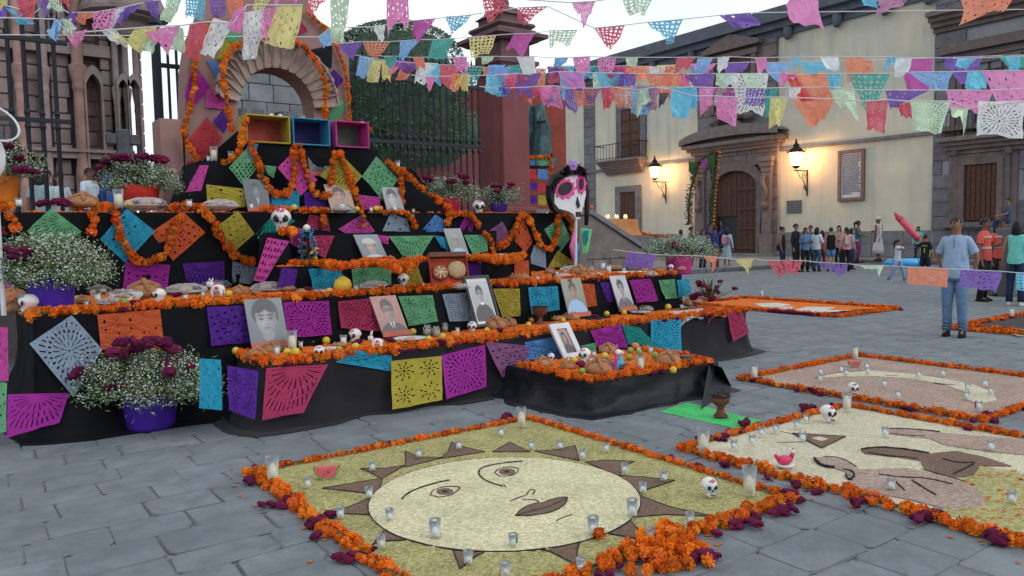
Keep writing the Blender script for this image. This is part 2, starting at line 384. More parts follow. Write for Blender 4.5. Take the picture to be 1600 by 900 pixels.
M_mortar2 = mat('pale_joint', (.30, .30, .32), .9, .1, 5, .1)
hall = empty('town_hall', (36, 20, 0), label='long cream plastered colonial building with stone portal and two wall lanterns', cat='building')
ztop = 11.75
vL = PU(885, 250, XF).y
v1, v2 = PU(1459, 250, XF).y, vL
MB().box((36, v1, 0), (41, v2+16, ztop)).build('wall', M_plaster, hall)
# dado courses of big stones
dado = MB()
dv0 = v1
sm = MB().cbox((-.06, 0, 0), (0, 1, 1), .02).mesh('dado_stone', [M_dado])
y = v1+.01
pj = [PU(1220, 300, XF).y, PU(1088, 300, XF).y]
while y < v2-1:
    ln = RND.uniform(1.1, 1.7)
    if not (pj[0]-.9 < y < pj[1]): link('dado_stone', sm, hall, (-0.0, y-20, .15), sc=(1, ln-.02, .62)); link('dado_stone', sm, hall, (-0.0, y-20+.0, .785), sc=(1, ln-.02, .62))
    y += ln
# string course, cornice
sc_ = MB(); sc_.box((35.86, v1, 5.72), (36, pj[0], 5.88)); sc_.box((35.86, pj[1], 5.72), (36, v2, 5.88)); sc_.build('string_course', M_gstone, hall)
cn = MB()
for a, b, c in ((.15, 0, .35), (.45, .35, .7), (.8, .7, 1.0)): cn.box((36-a, v1+.003, ztop+b), (37, v2+16, ztop+c))
cn.build('cornice', M_cornice, hall)
rf = MB(); rf.box((35.6, v1+.003, ztop+1.0), (42, v2+16, ztop+1.5)); rf.build('parapet', M_cornice, hall)
gm = MB().lathe([(.0, -.34), (.12, -.32), (.2, -.2), (.24, 0), (.24, .3)], (0, 0, 0), 10).mesh('spout', [M_cornice], True)
for px_, py_ in ((1231, 57), (1308, 47), (1383, 29), (1451, 14), (1081, 84), (1020, 97)):
    p = PU(px_, py_, 35.7); link('gargoyle', gm, hall, (-.3, p.y-20, ztop+.02))
# grey stone quoin strip and strip near the red corner
for xl, xr in ((913, 930),):
    a, b, _, _ = FQ(xl, 200, xr, 210); z = 1.42
    while z < ztop-.01:
        h = min(.62, ztop-z); mbq = MB(); mbq.cbox((35.93, a, z), (36.0, b, z+h-.025), .015); mbq.build('quoin_stone', M_gstone, hall); z += .62
# ---- windows and small door (left part)
def window(xl, yt, xr, yb, jamb=.22, wood=M_wood2, arch=False, lbl=None):
    a, b, z0, z1 = FQ(xl, yt, xr, yb)
    fr = MB(); j = jamb
    fr.box((35.85, a-j, z0-.0), (36.0, a, z1+j)); fr.box((35.85, b, z0), (36, b+j, z1+j)); fr.box((35.82, a, z1), (36, b, z1+j))
    f = fr.build('window_frame', M_gstone, hall)
    MB().box((35.90, a, z0), (35.99, b, z1)).build('shutter_backing', M_wood, hall)
    n = 4
    for k in range(2):
        for r in range(n):
            aa = a+(b-a)*(k+.08)/2; bb = a+(b-a)*(k+.92)/2; c0 = z0+(z1-z0)*(r+.07)/n; c1 = z0+(z1-z0)*(r+.93)/n
            MB().cbox((35.86, aa, c0), (35.905, bb, c1), .02).build('shutter_panel', wood, hall)
    return a, b, z0, z1
a, b, z0, z1 = window(973, 170, 1002, 248, .5)
# balcony
bal = empty('balcony', (0, 0, 0)); bal.parent = hall; KIDS.setdefault(hall.name, []).append(bal); bal.location = (0, 0, 0)
def sub(mb, name, m, par, base): # sub-part in world coords under a part of a thing
    return mb.build(name, m, par)
A, B, Z0, Z1 = FQ(944, 222, 1013, 250)
s = MB(); s.cbox((35.05, A, Z0-.12), (36, B, Z0+.03), .03); s.build('balcony_slab', M_gstone, hall)
c = MB()
for k in range(5): q = .75-.14*k; c.box((36-q, A+.12+.06*k, Z0-.12-.16*(k+1)), (36, B-.12-.06*k, Z0-.122-.16*k+.002))
c.build('balcony_corbel', M_pstone, hall)
rl = MB(); rl.box((35.08, A+.02, Z0+1.0), (35.12, B-.02, Z0+1.05)); rl.box((35.08, A+.02, Z0+1.0), (36, A+.06, Z0+1.05)); rl.box((35.08, B-.06, Z0+1.0), (36, B-.02, Z0+1.05))
rl.box((35.08, A+.02, Z0+.1), (35.12, B-.02, Z0+.14)); rl.build('balcony_rail', M_iron, hall)
bm_ = MB().tube([(0, 0, 0), (0, 0, 1.0)], .014, 5).mesh('baluster', [M_iron])
n = 15
for k in range(n): link('baluster', bm_, hall, (35.1-36, A+.04+(B-A-.08)*k/(n-1)-20, Z0+.03))
for k in range(5): link('baluster', bm_, hall, (35.1-36+.18*k, A+.04-20, Z0+.03))
reparent(bal, hall) if False else None
KIDS[hall.name].remove(bal); bpy.data.objects.remove(bal)
# small door
a, b, z0, z1 = FQ(971, 300, 995, 366); z0 = .15
fr = MB(); fr.box((35.84, a-.45, z0), (36, a, z1+.4)); fr.box((35.84, b, z0), (36, b+.45, z1+.4)); fr.box((35.842, a, z1), (36, b, z1+.4)); fr.build('door_frame', M_gstone, hall)
for k in range(4): MB().cbox((35.93, a+(b-a)*k/4+.01, z0), (35.995, a+(b-a)*(k+1)/4-.01, z1-.02), .01).build('door_plank', M_wood, hall)
# second-storey window above the portal + pediment
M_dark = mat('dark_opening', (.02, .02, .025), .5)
# ---- portal
A, B = sorted((PU(1090, 300, XF).y, PU(1219, 300, XF).y)); DA, DB, _, DZ = FQ(1121, 268, 1188, 395)
por = MB()
zs = PU(1155, 300, XF).z; ztopd = PU(1155, 267, XF).z; zsp = PU(1155, 292, XF).z
arch = [(DA+(DB-DA)*(.5-.5*math.cos(PI*k/14)), zsp+(ztopd-zsp)*math.sin(PI*k/14)) for k in range(15)]
zpt = PU(1155, 237, XF).z
poly = [(A, .15), (DA, .15)]+arch+[(DB, .15), (B, .15), (B, zpt), (A, zpt)]
def face_ring(mb, inner, outer, x0, x1, m=0):
    n = len(inner); vs = [(x0, *p) for p in inner]+[(x0, *p) for p in outer]+[(x1, *p) for p in inner]+[(x1, *p) for p in outer]; fs = []
    for i in range(n-1): fs += [(i, i+1, n+i+1, n+i), (2*n+i, 2*n+i+1, i+1, i), (n+i, n+i+1, 3*n+i+1, 3*n+i)]
    return mb.add(vs, fs, m)
inn = [(DA, .15)]+arch+[(DB, .15)]
out = [(A+1.1, .15)]+[(DA-.45+(DB-DA+.9)*(.5-.5*math.cos(PI*k/14)), zsp+.1+(ztopd-zsp+.45)*math.sin(PI*k/14)) for k in range(15)]+[(B-1.1, .15)]
face_ring(por, inn, out, 35.60, 36.0); por.build('door_arch', M_pstone, hall)
# masonry around the door as separate blocks
def blocks(a, b, z0, z1, bh, bw, xf, depth, m, hole=None, seed=3, name='stone_block', par=None):
    r = random.Random(seed); z = z0; row = 0; par = par or hall
    while z < z1-.05:
        h = min(bh, z1-z); y = a-(row % 2)*bw*.5
        while y < b-.02:
            w_ = bw*r.uniform(.8, 1.25); y0 = max(y, a); y1 = min(y+w_, b)
            if y1-y0 > .08 and not (hole and hole((y0+y1)/2, z+h/2)):
                MB().cbox((xf-depth+r.uniform(-.012, .012), y0+.012, z+.012), (xf, y1-.012, z+h-.012), .018).build(name, m, par)
            y += w_
        z += bh; row += 1
hole = lambda y, z: (DA-.5 < y < DB+.5 and z < ztopd+.35)
MB().box((35.80, A, .15), (36, DA-.40, zpt)).box((35.80, DB+.40, .15), (36, B, zpt)).box((35.80, DA-.4, ztopd+.3), (36, DB+.4, zpt)).build('portal_backing', M_mortar2, hall)
blocks(A, B, .15, zpt, .62, 1.1, 35.8, .1, M_pstone, hole, 5, 'portal_block')
# engaged pilasters with capitals
for ya in (A+.15, B-.95):
    p = MB(); p.cbox((35.45, ya, .15), (35.70, ya+.8, 1.35), .03); p.cbox((35.52, ya+.1, 1.35), (35.70, ya+.7, zpt-1.3), .03)
    for k, q in enumerate((.02, .08, .15)): p.box((35.5-q, ya+.1-q, zpt-1.3+.28*k), (35.7, ya+.7+q, zpt-1.3+.28*k+.26))
    p.build('pilaster', M_pstone, hall)
    s = MB(); pts = [(35.35, ya+.4+.12*math.sin(t*.7), zpt-1.4-t*.16) for t in range(11)]
    s.tube(pts, [.17-.01*t for t in range(11)], 8); s.blob((35.35, ya+.4, zpt-3.1), .2); s.build('scroll_bracket', M_pstone, hall)
# entablature and broken curved pediment
e = MB(); zc = zpt
for k, (q, h) in enumerate(((.15, .2), (.35, .18), (.6, .2))): e.box((35.7-q, A-q*.8, zc), (36, B+q*.8, zc+h)); zc += h
e.build('entablature', M_pstone, hall)
zped = PU(1155, 204, XF).z; mid = (A+B)/2; hw = (B-A)/2+.55
pd = MB(); inn = []; out = []
for k in range(25):
    t = PI*k/24; y = mid-hw*math.cos(t); c = max(0, math.sin(t))**1.3; inn.append((y*1, zc+(zped-zc-.35)*c)); out.append((y, zc+.25+(zped-zc)*c))
face_ring(pd, inn, out, 34.95, 36.0); pd.build('curved_pediment', M_pstone, hall)
ty = MB(); ty.extr([(p[0], p[1]) for p in inn], 'x', 35.55, 36.0); ty.build('tympanum', M_pstone, hall)
# upper stage: coat of arms panel, pilasters, block field up to the cornice
blocks(A+.15, B-.15, zc+1.6, ztop-.02, .66, 1.0, 36, .22, M_pstone, None, 9, 'upper_portal_block')
MB().box((35.83, A+.15, zc+.3), (36, B-.15, ztop-.01)).build('upper_portal_backing', M_gstone, hall)
uw = FQ(1122, 92, 1180, 175)
fr = MB(); a, b, z0, z1 = uw; fr.box((35.6, a-.3, z0), (35.8, a, z1)); fr.box((35.6, b, z0), (35.8, b+.3, z1)); fr.box((35.55, a-.4, z1), (35.8, b+.4, z1+.3))
fr.extr([(a-.7, z1+.45), (b+.7, z1+.45), (b+.7, z1+.65), ((a+b)/2, z1+1.3), (a-.7, z1+.65)], 'x', 35.35, 35.85)
fr.build('niche_frame', M_pstone, hall)
MB().box((35.70, a, z0), (35.775, b, z1)).build('niche_panel', M_wood, hall)
ca = MB(); r = random.Random(4)
for k in range(26):
    t = r.uniform(0, 2*PI); q = r.uniform(.1, 1.0); ca.blob((35.45, mid+1.5*q*math.cos(t), zped+.75+.65*q*math.sin(t)), (r.uniform(.15, .3), r.uniform(.18, .4), r.uniform(.15, .32)), 7, 5)
ca.build('carved_crest', M_pstone, hall, smooth=True)
sg = MB(); r = random.Random(5)   # small raised letters on the frieze, too worn to read
for k in range(17): sg.box((35.33, mid-1.6+.2*k, zpt-.62), (35.37, mid-1.6+.2*k+r.uniform(.07, .14), zpt-.62+r.choice((.2, .26, .3))))
# door leaves with planks and panels
wick = FQ(1123, 322, 1150, 395)
for k in range(8):
    y0 = DA+(DB-DA)*k/8; y1 = DA+(DB-DA)*(k+1)/8
    zt = zsp+(ztopd-zsp)*math.sin(math.acos(max(-1, min(1, 1-2*((k+.5)/8)))))
    zb = .15 if k < 4 else (2.35)   # Y grows to the left in the picture: the wicket stands open on the left leaf
    MB().cbox((35.86, y0+.01, max(zb, 0)), (35.96, y1-.01, zt), .012).build('door_plank', M_wood, hall)
for k in range(4): MB().box((35.80, DA+.02, .5+k*1.1), (35.858, DA+(DB-DA)*.48, .62+k*1.1)).build('door_rail', M_wood2, hall)
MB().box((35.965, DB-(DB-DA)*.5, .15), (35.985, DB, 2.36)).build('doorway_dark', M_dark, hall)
MB().box((35.5, DB-.12, .15), (35.9, DB-.05, 2.3)).build('wicket_door', M_wood2, hall)
MB().box((34.9, A-.3, .14), (36, B+.3, .27)).build('door_step', M_side, hall)
# plaques
a, b, z0, z1 = FQ(1230, 313, 1253, 333); MB().cbox((35.93, a, z0), (36, b, z1), .02).build('dark_plaque', mat('bronze_plaque', (.11, .12, .14), .6), hall)
a, b, z0, z1 = FQ(1311, 234, 1352, 314); M_pl = mat('white_marble', (.50, .52, .56), .5, .05)
fr = MB(); j = .17; fr.cbox((35.86, a, z0), (36, a+j, z1)); fr.cbox((35.86, b-j, z0), (36, b, z1)); fr.cbox((35.86, a+j, z0), (36, b-j, z0+j)); fr.cbox((35.86, a+j, z1-j), (36, b-j, z1))
fr.build('plaque_frame', mat('brown_marble', (.19, .12, .10), .6), hall)
pl = MB().box((35.92, a+j, z0+j), (36, b-j, z1-j)).build('marble_plaque', M_pl, hall)
tx = MB(); r = random.Random(8); nl = 21
for i in range(nl):
    zz = z1-j-.13-(z1-z0-2*j-.2)*i/nl; y = b-j-.08
    last = a+j+(.08 if i < nl-1 else .5)
    while y > last+.06:
        wd = r.uniform(.05, .16); tx.box((35.912, y-wd, zz), (35.919, y, zz+.075)); y -= wd+.028
tx.build('engraved_lines', mat('engraving', (.17, .17, .2), .7), pl)
# ---- the stone-faced house at the right end of the facade
sh = empty('stone_house', (36, 5, 0), label='grey ashlar stone corner house with carved window and upper balcony at right edge', cat='building')
vE = PU(1700, 300, XF).y
MB().box((35.9, vE-6, 0), (41, v1-.004, 14.5)).build('wall', M_mortar2, sh)
wa, wb, wz0, wz1 = FQ(1514, 258, 1562, 344); ua, ub, uz0, uz1 = FQ(1500, 85, 1600, 108)
ub2 = PU(1490, 60, XF).y; ua2 = PU(1640, 60, XF).y
hole = lambda y, z: (wa-.8 < y < wb+.8 and wz0-.4 < z < wz1+1.2) or (ua2 < y < ub2 and PU(1540, 215, XF).z-.2 < z < PU(1540, 30, XF).z)
blocks(vE, v1-.01, .15, 13.5, .62, 1.25, 35.9, .07, M_gstone, hole, 21, 'stone_block', sh)
fr = MB(); 
for q, x in ((.75, 35.85), (.5, 35.75), (.28, 35.66)):
    fr.box((x-.1, wa-q, wz0-.1), (35.9, wa-q+.24, wz1+q)); fr.box((x-.1, wb+q-.24, wz0-.1), (35.9, wb+q, wz1+q)); fr.box((x-.1, wa-q+.24, wz1+q-.24), (35.9, wb+q-.24, wz1+q))
fr.build('carved_window_frame', M_pstone, sh)
sc2 = MB(); r = random.Random(3)
for k in range(40):
    t = PI*k/39; sc2.blob((35.62, (wa+wb)/2-(wb-wa)*.5*math.cos(t)*1.75, wz1+.55+.75*math.sin(t)+r.uniform(-.1, .1)), r.uniform(.12, .2), 6, 4)
sc2.box((35.3, wa-1.1, wz1+1.55), (35.9, wb+1.1, wz1+1.75)); sc2.build('carved_crest', M_pstone, sh)
MB().box((35.72, wa, wz0), (35.8, wb, wz1+.2)).build('shutter_backing', M_wood, sh)
for k in range(6): MB().cbox((35.66, wa+(wb-wa)*k/6+.012, wz0), (35.72, wa+(wb-wa)*(k+1)/6-.012, wz1+.15), .01).build('shutter_plank', M_wood2, sh)
MB().cbox((35.4, wa-.95, wz0-.3), (35.9, wb+.95, wz0-.08)).build('window_sill', M_gstone, sh)
# upper balcony and window
bz = PU(1540, 212, XF).z; a, b = sorted((PU(1478, 200, XF).y, PU(1650, 200, XF).y))
m_ = MB()
for k in range(4): m_.box((35.9-.9+.2*k, a+.1*k, bz-.18*(k+1)), (35.9, b-.1*k, bz-.18*k-.002))
m_.build('balcony_slab', M_pstone, sh)
uz0, uz1 = bz, PU(1540, 62, XF).z; a2, b2 = sorted((PU(1508, 150, XF).y, PU(1590, 150, XF).y))
MB().box((35.8, a2, uz0), (35.88, b2, uz1-1)).build('window_glass', mat('dusk_glass', (.10, .13, .16), .2, spec=.6), sh)
fr = MB()
for q in (.2, .5): fr.box((35.6+q*.3, a2-q, uz0), (35.9, a2-q+.2, uz1-1+q)); fr.box((35.6+q*.3, b2+q-.2, uz0), (35.9, b2+q, uz1-1+q)); fr.box((35.6+q*.3, a2-q+.2, uz1-1.2+q), (35.9, b2+q-.2, uz1-1+q))
fr.box((35.5, a2-.9, uz1-.4), (35.9, b2+.9, uz1)); fr.build('window_surround', M_pstone, sh)
mm_ = MB()
for k in range(5): mm_.box((35.74, a2+(b2-a2)*k/4-.03, uz0), (35.8, a2+(b2-a2)*k/4+.03, uz1-1))
for k in range(4): mm_.box((35.745, a2, uz0+.8*k+.3), (35.795, b2, uz0+.8*k+.36))
mm_.build('glazing_bars', M_wood, sh)
rl = MB(); rl.box((35.05, a, bz+1.05), (35.1, b, bz+1.1)); rl.build('balcony_rail', M_iron, sh)
for k in range(24): link('baluster', bm_, sh, (35.07-36, a+(b-a)*(k+.5)/24-5, bz))
cn = MB(); zc = PU(1520, 42, XF).z
for q in range(4): cn.box((35.7-.25*q, vE, zc+.2*q), (35.9, v1-.006-.0*q, zc+.2*q+.198))
cn.build('upper_cornice', M_pstone, sh)
# ---- wall lanterns, lit
M_lg = mat('lantern_glass_lit', (1, .75, .4), .4, 0, 1, 0, emit=((1.0, .55, .18), 8.0))
_n = M_lg.node_tree; _t = _n.nodes.new('ShaderNodeBsdfTransparent'); _m = _n.nodes.new('ShaderNodeMixShader'); _m.inputs[0].default_value = .5   # frosted panes let the bulb's light out
_o = [x for x in _n.nodes if x.type == 'OUTPUT_MATERIAL'][0]; _b = _o.inputs[0].links[0].from_socket; _n.links.new(_b, _m.inputs[1]); _n.links.new(_t.outputs[0], _m.inputs[2]); _n.links.new(_m.outputs[0], _o.inputs[0])
def lantern(px_, py_, side, label):
    p = PU(px_, py_, 35.0); root = empty('wall_lantern', (36, p.y, p.z), label=label, cat='wall lantern', group='lit lanterns on the cream facade')
    X = -1.0; s = 1.08
    MB().lathe([(.16*s, -.36*s), (.19*s, -.33*s), (.33*s, .22*s), (.33*s, .25*s)], (X, 0, 0), 6).build('lamp_glass', M_lg, root, world=False)
    t = MB(); t.lathe([(.38*s, .25*s), (.36*s, .32*s), (.2*s, .48*s), (.14*s, .5*s), (.14*s, .62*s), (.06*s, .7*s), (.03*s, .9*s)], (X, 0, 0), 6)
    t.lathe([(.05*s, -.5*s), (.17*s, -.42*s), (.2*s, -.36*s)], (X, 0, 0), 6)
    for k in range(6):
        a = 2*PI*k/6; t.tube([(X+.19*s*math.cos(a), .19*s*math.sin(a), -.35*s), (X+.34*s*math.cos(a), .34*s*math.sin(a), .26*s)], .014*s, 4)
        t.tube([(X+.38*s*math.cos(a), .38*s*math.sin(a), .24*s), (X+.42*s*math.cos(a), .42*s*math.sin(a), .42*s)], .02*s, 4)
    t.build('lamp_cage', M_iron, root, world=False)
    # bracket, offset sideways along the wall as in the photo (seen obliquely)
    b = MB(); b.tube([(X-.15, 0, -.62), (0, 0, -.62)], .035, 6); b.tube([(-.03, 0, -.55), (-.03, 0, -1.9)], .035, 6)
    def spiral(c0, c1, r0, sgn): return [(c0+r0*(1-k/22)*math.cos(sgn*k*.5), 0, c1+r0*(1-k/22)*math.sin(sgn*k*.5)) for k in range(20)]
    b.tube(spiral(-.3, -.88, .22, 1), .022, 5); b.tube(spiral(-.22, -1.45, .17, -1), .022, 5)
    b.tube([(X+.1, 0, -.65), (X+.35, 0, -.95), (-.45, 0, -1.05), (-.25, 0, -1.3), (-.05, 0, -1.75)], .022, 5); b.build('scroll_bracket', M_iron, root, world=False)
    l = bpy.data.lights.new('lantern_light', 'POINT'); l.energy = 420; l.color = (1, .50, .20); l.shadow_soft_size = .25
    lo = bpy.data.objects.new('lantern_light', l); COL.objects.link(lo); lo.parent = root; lo.location = (X-.1, 0, -.05)
    lo.location = (X, 0, .0)
    return root
lantern(1023, 268, 1, 'lit iron lantern left of the stone portal above the small door side')
lantern(1244, 247, 1, 'lit iron lantern right of the stone portal beside the white plaque')
for o in KIDS.values():
    for q in o:
        if q.name.startswith('lamp_glass') or q.name.startswith('lamp_cage'): q.visible_shadow = True
# ---- red church block right of the gate pillar
M_red = mat('red_ochre_plaster', (.27, .055, .035), .85, .2, 2, .25, 25, big=(.7, .5, (.20, .05, .04)))
M_red2 = mat('red_gate_plaster', (.20, .062, .062), .85, .12, 2, .2, 25, big=(1.2, .4, (.16, .055, .06)))
VR = 21.5
def VQ(xl, yt, xr, yb, v):
    a = PV(xl, (yt+yb)/2, v).x; b = PV(xr, (yt+yb)/2, v).x; xm = (xl+xr)/2
    return a, b, PV(xm, yb, v).z, PV(xm, yt, v).z
a, b, z0, z1 = VQ(800, 130, 885, 400, VR)
rb = empty('red_chapel', (a, VR, 0), label='red ochre plastered building corner beside the gate pillar', cat='building')
MB().box((a-.5, VR, 0), (b, VR+8, z1)).build('wall', M_red, rb)
a, b, z0, z1 = VQ(823, 166, 851, 248, VR)
tl = MB(); tl.box((a, VR-.06, z0), (b, VR, z1)); tl.build('doorway_panel', mat('teal_painted_wood', (.06, .14, .16), .7, .5, 3, .4), rb)
st = MB(); m0 = (a+b)/2
st.tube([(m0, VR-.3, z0+.05), (m0+.05, VR-.3, z0+1.0), (m0-.05, VR-.32, z0+1.5), (m0, VR-.3, z0+1.85)], [.36, .3, .22, .1], 8)
st.blob((m0, VR-.3, z1-.35), (.13, .13, .17)); st.tube([(m0-.15, VR-.35, z0+1.6), (m0-.32, VR-.5, z0+1.2), (m0-.05, VR-.6, z0+1.25)], .07, 6)
st.box((m0-.45, VR-.6, z0-.3), (m0+.45, VR-.01, z0)); st.build('patina_statue', mat('green_bronze', (.06, .12, .13), .7, .4, 4, .3), rb, smooth=False)
# ---- atrium terrace with its retaining wall, stair and parapet
M_ret = mat('atrium_stone', (.17, .14, .135), .85, .22, 3, .3, objrand=.12)
ZA = 1.38
pa = MB(); xe = PV(918, 400, 12.4).x
pa.box((-40, 12.4, 0), (xe, 90, ZA)); pa.build('terrace', M_ret, kind='structure')
aw = empty('retaining_wall', (xe, 12.4, 0), label='dark stone parapet and retaining wall of the church stairs', cat='wall')
blocks_v = []
def blocksY(par, a, b, z0, z1, bh, bw, yf, depth, m, seed=3, name='stone_block', hole=None, cham=.018):
    r = random.Random(seed); z = z0; row = 0
    while z < z1-.05:
        h = min(bh, z1-z); x = a-(row % 2)*bw*.5
        while x < b-.02:
            w_ = bw*r.uniform(.8, 1.25); x0 = max(x, a); x1 = min(x+w_, b)
            if x1-x0 > .06 and not (hole and hole((x0+x1)/2, z+h/2)): MB().cbox((x0+.01, yf-depth+r.uniform(-.01, .01), z+.01), (x1-.01, yf, z+h-.01), cham).build(name, m, par)
            x += w_
        z += bh; row += 1
# stair flank: slopes down to the right in the picture
p0 = PV(922, 335, 14.0); p1 = PV(1003, 396, 14.0)
fl = MB(); fl.extr([(p0.x-2.6, 0), (p1.x+.2, 0), (p1.x+.2, p1.z-.0), (p0.x, p0.z), (p0.x-2.6, p0.z)], 'y', 14.0, 14.35)
fl.build('stair_flank', M_ret, aw)
fl = MB(); cvp = [(p0.x-2.6, p0.z+.0), (p0.x, p0.z+.0), (p1.x+.25, p1.z), (p1.x+.25, p1.z+.12), (p0.x, p0.z+.12), (p0.x-2.6, p0.z+.12)]
fl.extr(cvp, 'y', 13.93, 14.42); fl.build('stair_coping', M_dado, aw)
blocksY(aw, p0.x-2.4, p1.x+.15, .02, p1.z-.02, .3, .5, 13.998, .04, M_ret, 31, 'wall_stone')
blocksY(aw, p1.x-.2, p1.x+1.3, .02, .55, .3, .55, 15.2, .25, M_ret, 33, 'low_wall_stone')
# ---- iron railing between atrium and plaza: plane Y = 13
VF = 13.0
M_rail = mat('black_railing', (.014, .018, .026), .5, .2, 8, .1, metal=.2)
def railing(xl, xr, lab, step, zt, double=False, mids=(3.32,)):
    a = PV(xl, 200, VF).x; b = PV(xr, 200, VF).x
    root = empty('iron_railing', (a, VF, ZA), label=lab, cat='railing')
    bar = MB(); bar.tube([(0, 0, 0), (0, 0, zt-ZA)], .021 if not double else .03, 6)
    bar.lathe([(.028, zt-ZA), (.04, zt-ZA+.05), (.018, zt-ZA+.09), (.032, zt-ZA+.13), (.0, zt-ZA+.30)], (0, 0, 0), 6)
    for mz in mids: bar.lathe([(.03, mz-ZA-.14), (.042, mz-ZA-.09), (.03, mz-ZA-.04)], (0, 0, 0), 6); bar.lathe([(.03, mz-ZA+.06), (.042, mz-ZA+.1), (.03, mz-ZA+.15)], (0, 0, 0), 6)
    bm2 = bar.mesh('railing_bar', [M_rail]); n = int((b-a)/step)
    for k in range(n+1): link('railing_bar', bm2, root, (k*step, 0, 0))
    rr = MB()
    for mz in mids+(ZA+.12,): rr.box((0, -.03, mz-ZA-.03), (b-a, .03, mz-ZA+.03))
    rr.build('rail', M_rail, root, world=False)
    t = MB().box((0, -.035, zt-ZA-.3), (b-a, .035, zt-ZA-.24)).build('top_rail', M_rail, root, world=False)
    return root
railing(535, 757, 'tall black iron railing in front of the clipped trees', .145, 4.75)
railing(-30, 112, 'heavy black iron gate leaf at far left before the church', .185, 4.72, True)
railing(254, 288, 'narrow black iron railing piece against the sky left of the arch', .125, 4.55, mids=(2.6,))
gp = empty('gate_post', (PV(256, 200, VF).x, VF, ZA), label='thick black iron gate post against pale sky left of arch', cat='post')
MB().lathe([(.07, 0), (.07, 3.5), (.09, 3.52), (.02, 3.7)], (-.06, 0, 0), 8).build('post_shaft', M_rail, gp, world=False)
# ---- big gate pillar
gx = PV(786, 200, 12.75).x
pil = empty('gate_pillar', (gx, 12.75, ZA), label='tall dusky red gate pillar with stepped stone cap and ball finial', cat='pillar')
wx, wy = .66, .92
q = MB(); q.cbox((0, 0, 0), (wx, wy, PV(786, 112, 12.75).z-ZA), .02); q.build('shaft', M_red2, pil, world=False)
q = MB(); q.cbox((-.17, -.17, 0), (wx+.17, wy+.17, .62), .03); q.cbox((-.1, -.1, .62), (wx+.1, wy+.1, .74), .03); q.build('plinth', M_red2, pil, world=False)
cx_, cy_ = wx/2, wy/2
def tier(mb, z0, z1, e0, e1):
    a, b = (-e0, -e0), (wx+e0, wy+e0); c, d = (-e1, -e1), (wx+e1, wy+e1)
    mb.add([(a[0], a[1], z0), (b[0], a[1], z0), (b[0], b[1], z0), (a[0], b[1], z0), (c[0], c[1], z1), (d[0], c[1], z1), (d[0], d[1], z1), (c[0], d[1], z1)],
           [(0, 3, 2, 1), (4, 5, 6, 7), (0, 1, 5, 4), (1, 2, 6, 5), (2, 3, 7, 6), (3, 0, 4, 7)])
q = MB(); zz = lambda py: PV(786, py, 12.75).z-ZA
M_cap = mat('pink_cap_stone', (.15, .085, .095), .85, .2, 4, .3)
for (y0, y1, e0, e1) in ((112, 98, .0, .14), (98, 92, .16, .16), (92, 62, .02, .02), (62, 56, .14, .26), (56, 50, .30, .30), (50, 42, .22, .10), (42, 36, .03, .12), (36, 32, .12, .1), (32, 18, -.04, -.04), (18, 8, .02, -.14), (8, 4, -.12, -.16)): tier(q, zz(y0), zz(y1), e0, e1)
q.build('stepped_cap', M_cap, pil, world=False)
MB().blob((cx_, cy_, zz(-6)), .17, 14, 10).build('ball_finial', M_cap, pil, smooth=True, world=False)
# low red wall behind the railing rising to the left
lw = empty('red_garden_wall', (PV(600, 300, 15).x, 15, ZA), label='low red garden wall behind the iron railing', cat='wall')
a, b, z0, z1 = VQ(640, 205, 752, 330, 15.0)
MB().extr([(a-3, ZA), (b, ZA), (b, z1-.3), (a+1.2, z1-.75), (a-3, z1-1.2)], 'y', 15, 15.4).build('wall', M_red2, lw)
# ---- clipped laurel trees
M_leaf = mat('laurel_leaf', (.05, .105, .055), .6, .5, 3, 0, col2=(.022, .055, .036), spec=.4)
M_leaf2 = mat('laurel_leaf_light', (.075, .15, .07), .6, .4, 3, 0, spec=.4)
M_bark = mat('bark', (.06, .045, .035), .9, .3, 8, .4)
def clipped(xc, D, rx, zt, zb, label, seed, n=5200):
    r = random.Random(seed); p = PD(xc, 200, D)
    root = empty('clipped_tree', (p.x, p.y, ZA), label=label, cat='tree'); cr_ = MB(); H = zt-zb
    cr_.lathe([(rx*.2, .1), (rx*.84, .15), (rx*.88, H*.4), (rx*.84, H*.75), (rx*.6, H*.92), (.05, H*.95)], (0, 0, zb-ZA), 14)
    for k in range(len(cr_.f)): cr_.m[k] = 0
    def surf(t, a):
        # rounded cylinder profile
        if t < .7: rr = rx*(.97+.03*math.sin(9*a)); z = H*t/.7*.75
        else: s_ = (t-.7)/.3; rr = rx*math.cos(s_*PI/2)**.75; z = H*(.75+.25*math.sin(s_*PI/2))
        return rr, z
    for k in range(n):
        t = r.random(); a = r.uniform(0, 2*PI); rr, z = surf(t, a)
        lump = 1+.05*noise.noise(Vector((3*math.cos(a), 3*math.sin(a), z*1.4+seed)))
        rr *= lump*r.uniform(.92, 1.02); c = Vector((rr*math.cos(a), rr*math.sin(a), z+zb-ZA)); s_ = r.uniform(.03, .065)
        d1 = Vector((r.gauss(0, 1), r.gauss(0, 1), r.gauss(0, 1))).normalized()*s_; d2 = d1.orthogonal().normalized()*s_*.55
        cr_.add([c-d1, c+d2, c+d1, c-d2], [(0, 1, 2, 3)], 1 if (noise.noise(Vector((c.x*1.5, c.y*1.5, c.z*1.5+seed))) > .12 and r.random() < .65) else 0)
    cr_.build('crown', [M_leaf, M_leaf2], root, world=False, kind='stuff')
    tk = MB().tube([(0, 0, 0), (.05, 0, (zb-ZA)*.6), (0, .05, zb-ZA+.6)], [.2, .15, .12], 8)
    for k in range(5): a = k*1.26; tk.tube([(0, 0, (zb-ZA)*.7), (rx*.5*math.cos(a), rx*.5*math.sin(a), zb-ZA+.5)], [.08, .04], 6)
    tk.build('trunk', M_bark, root, world=False)
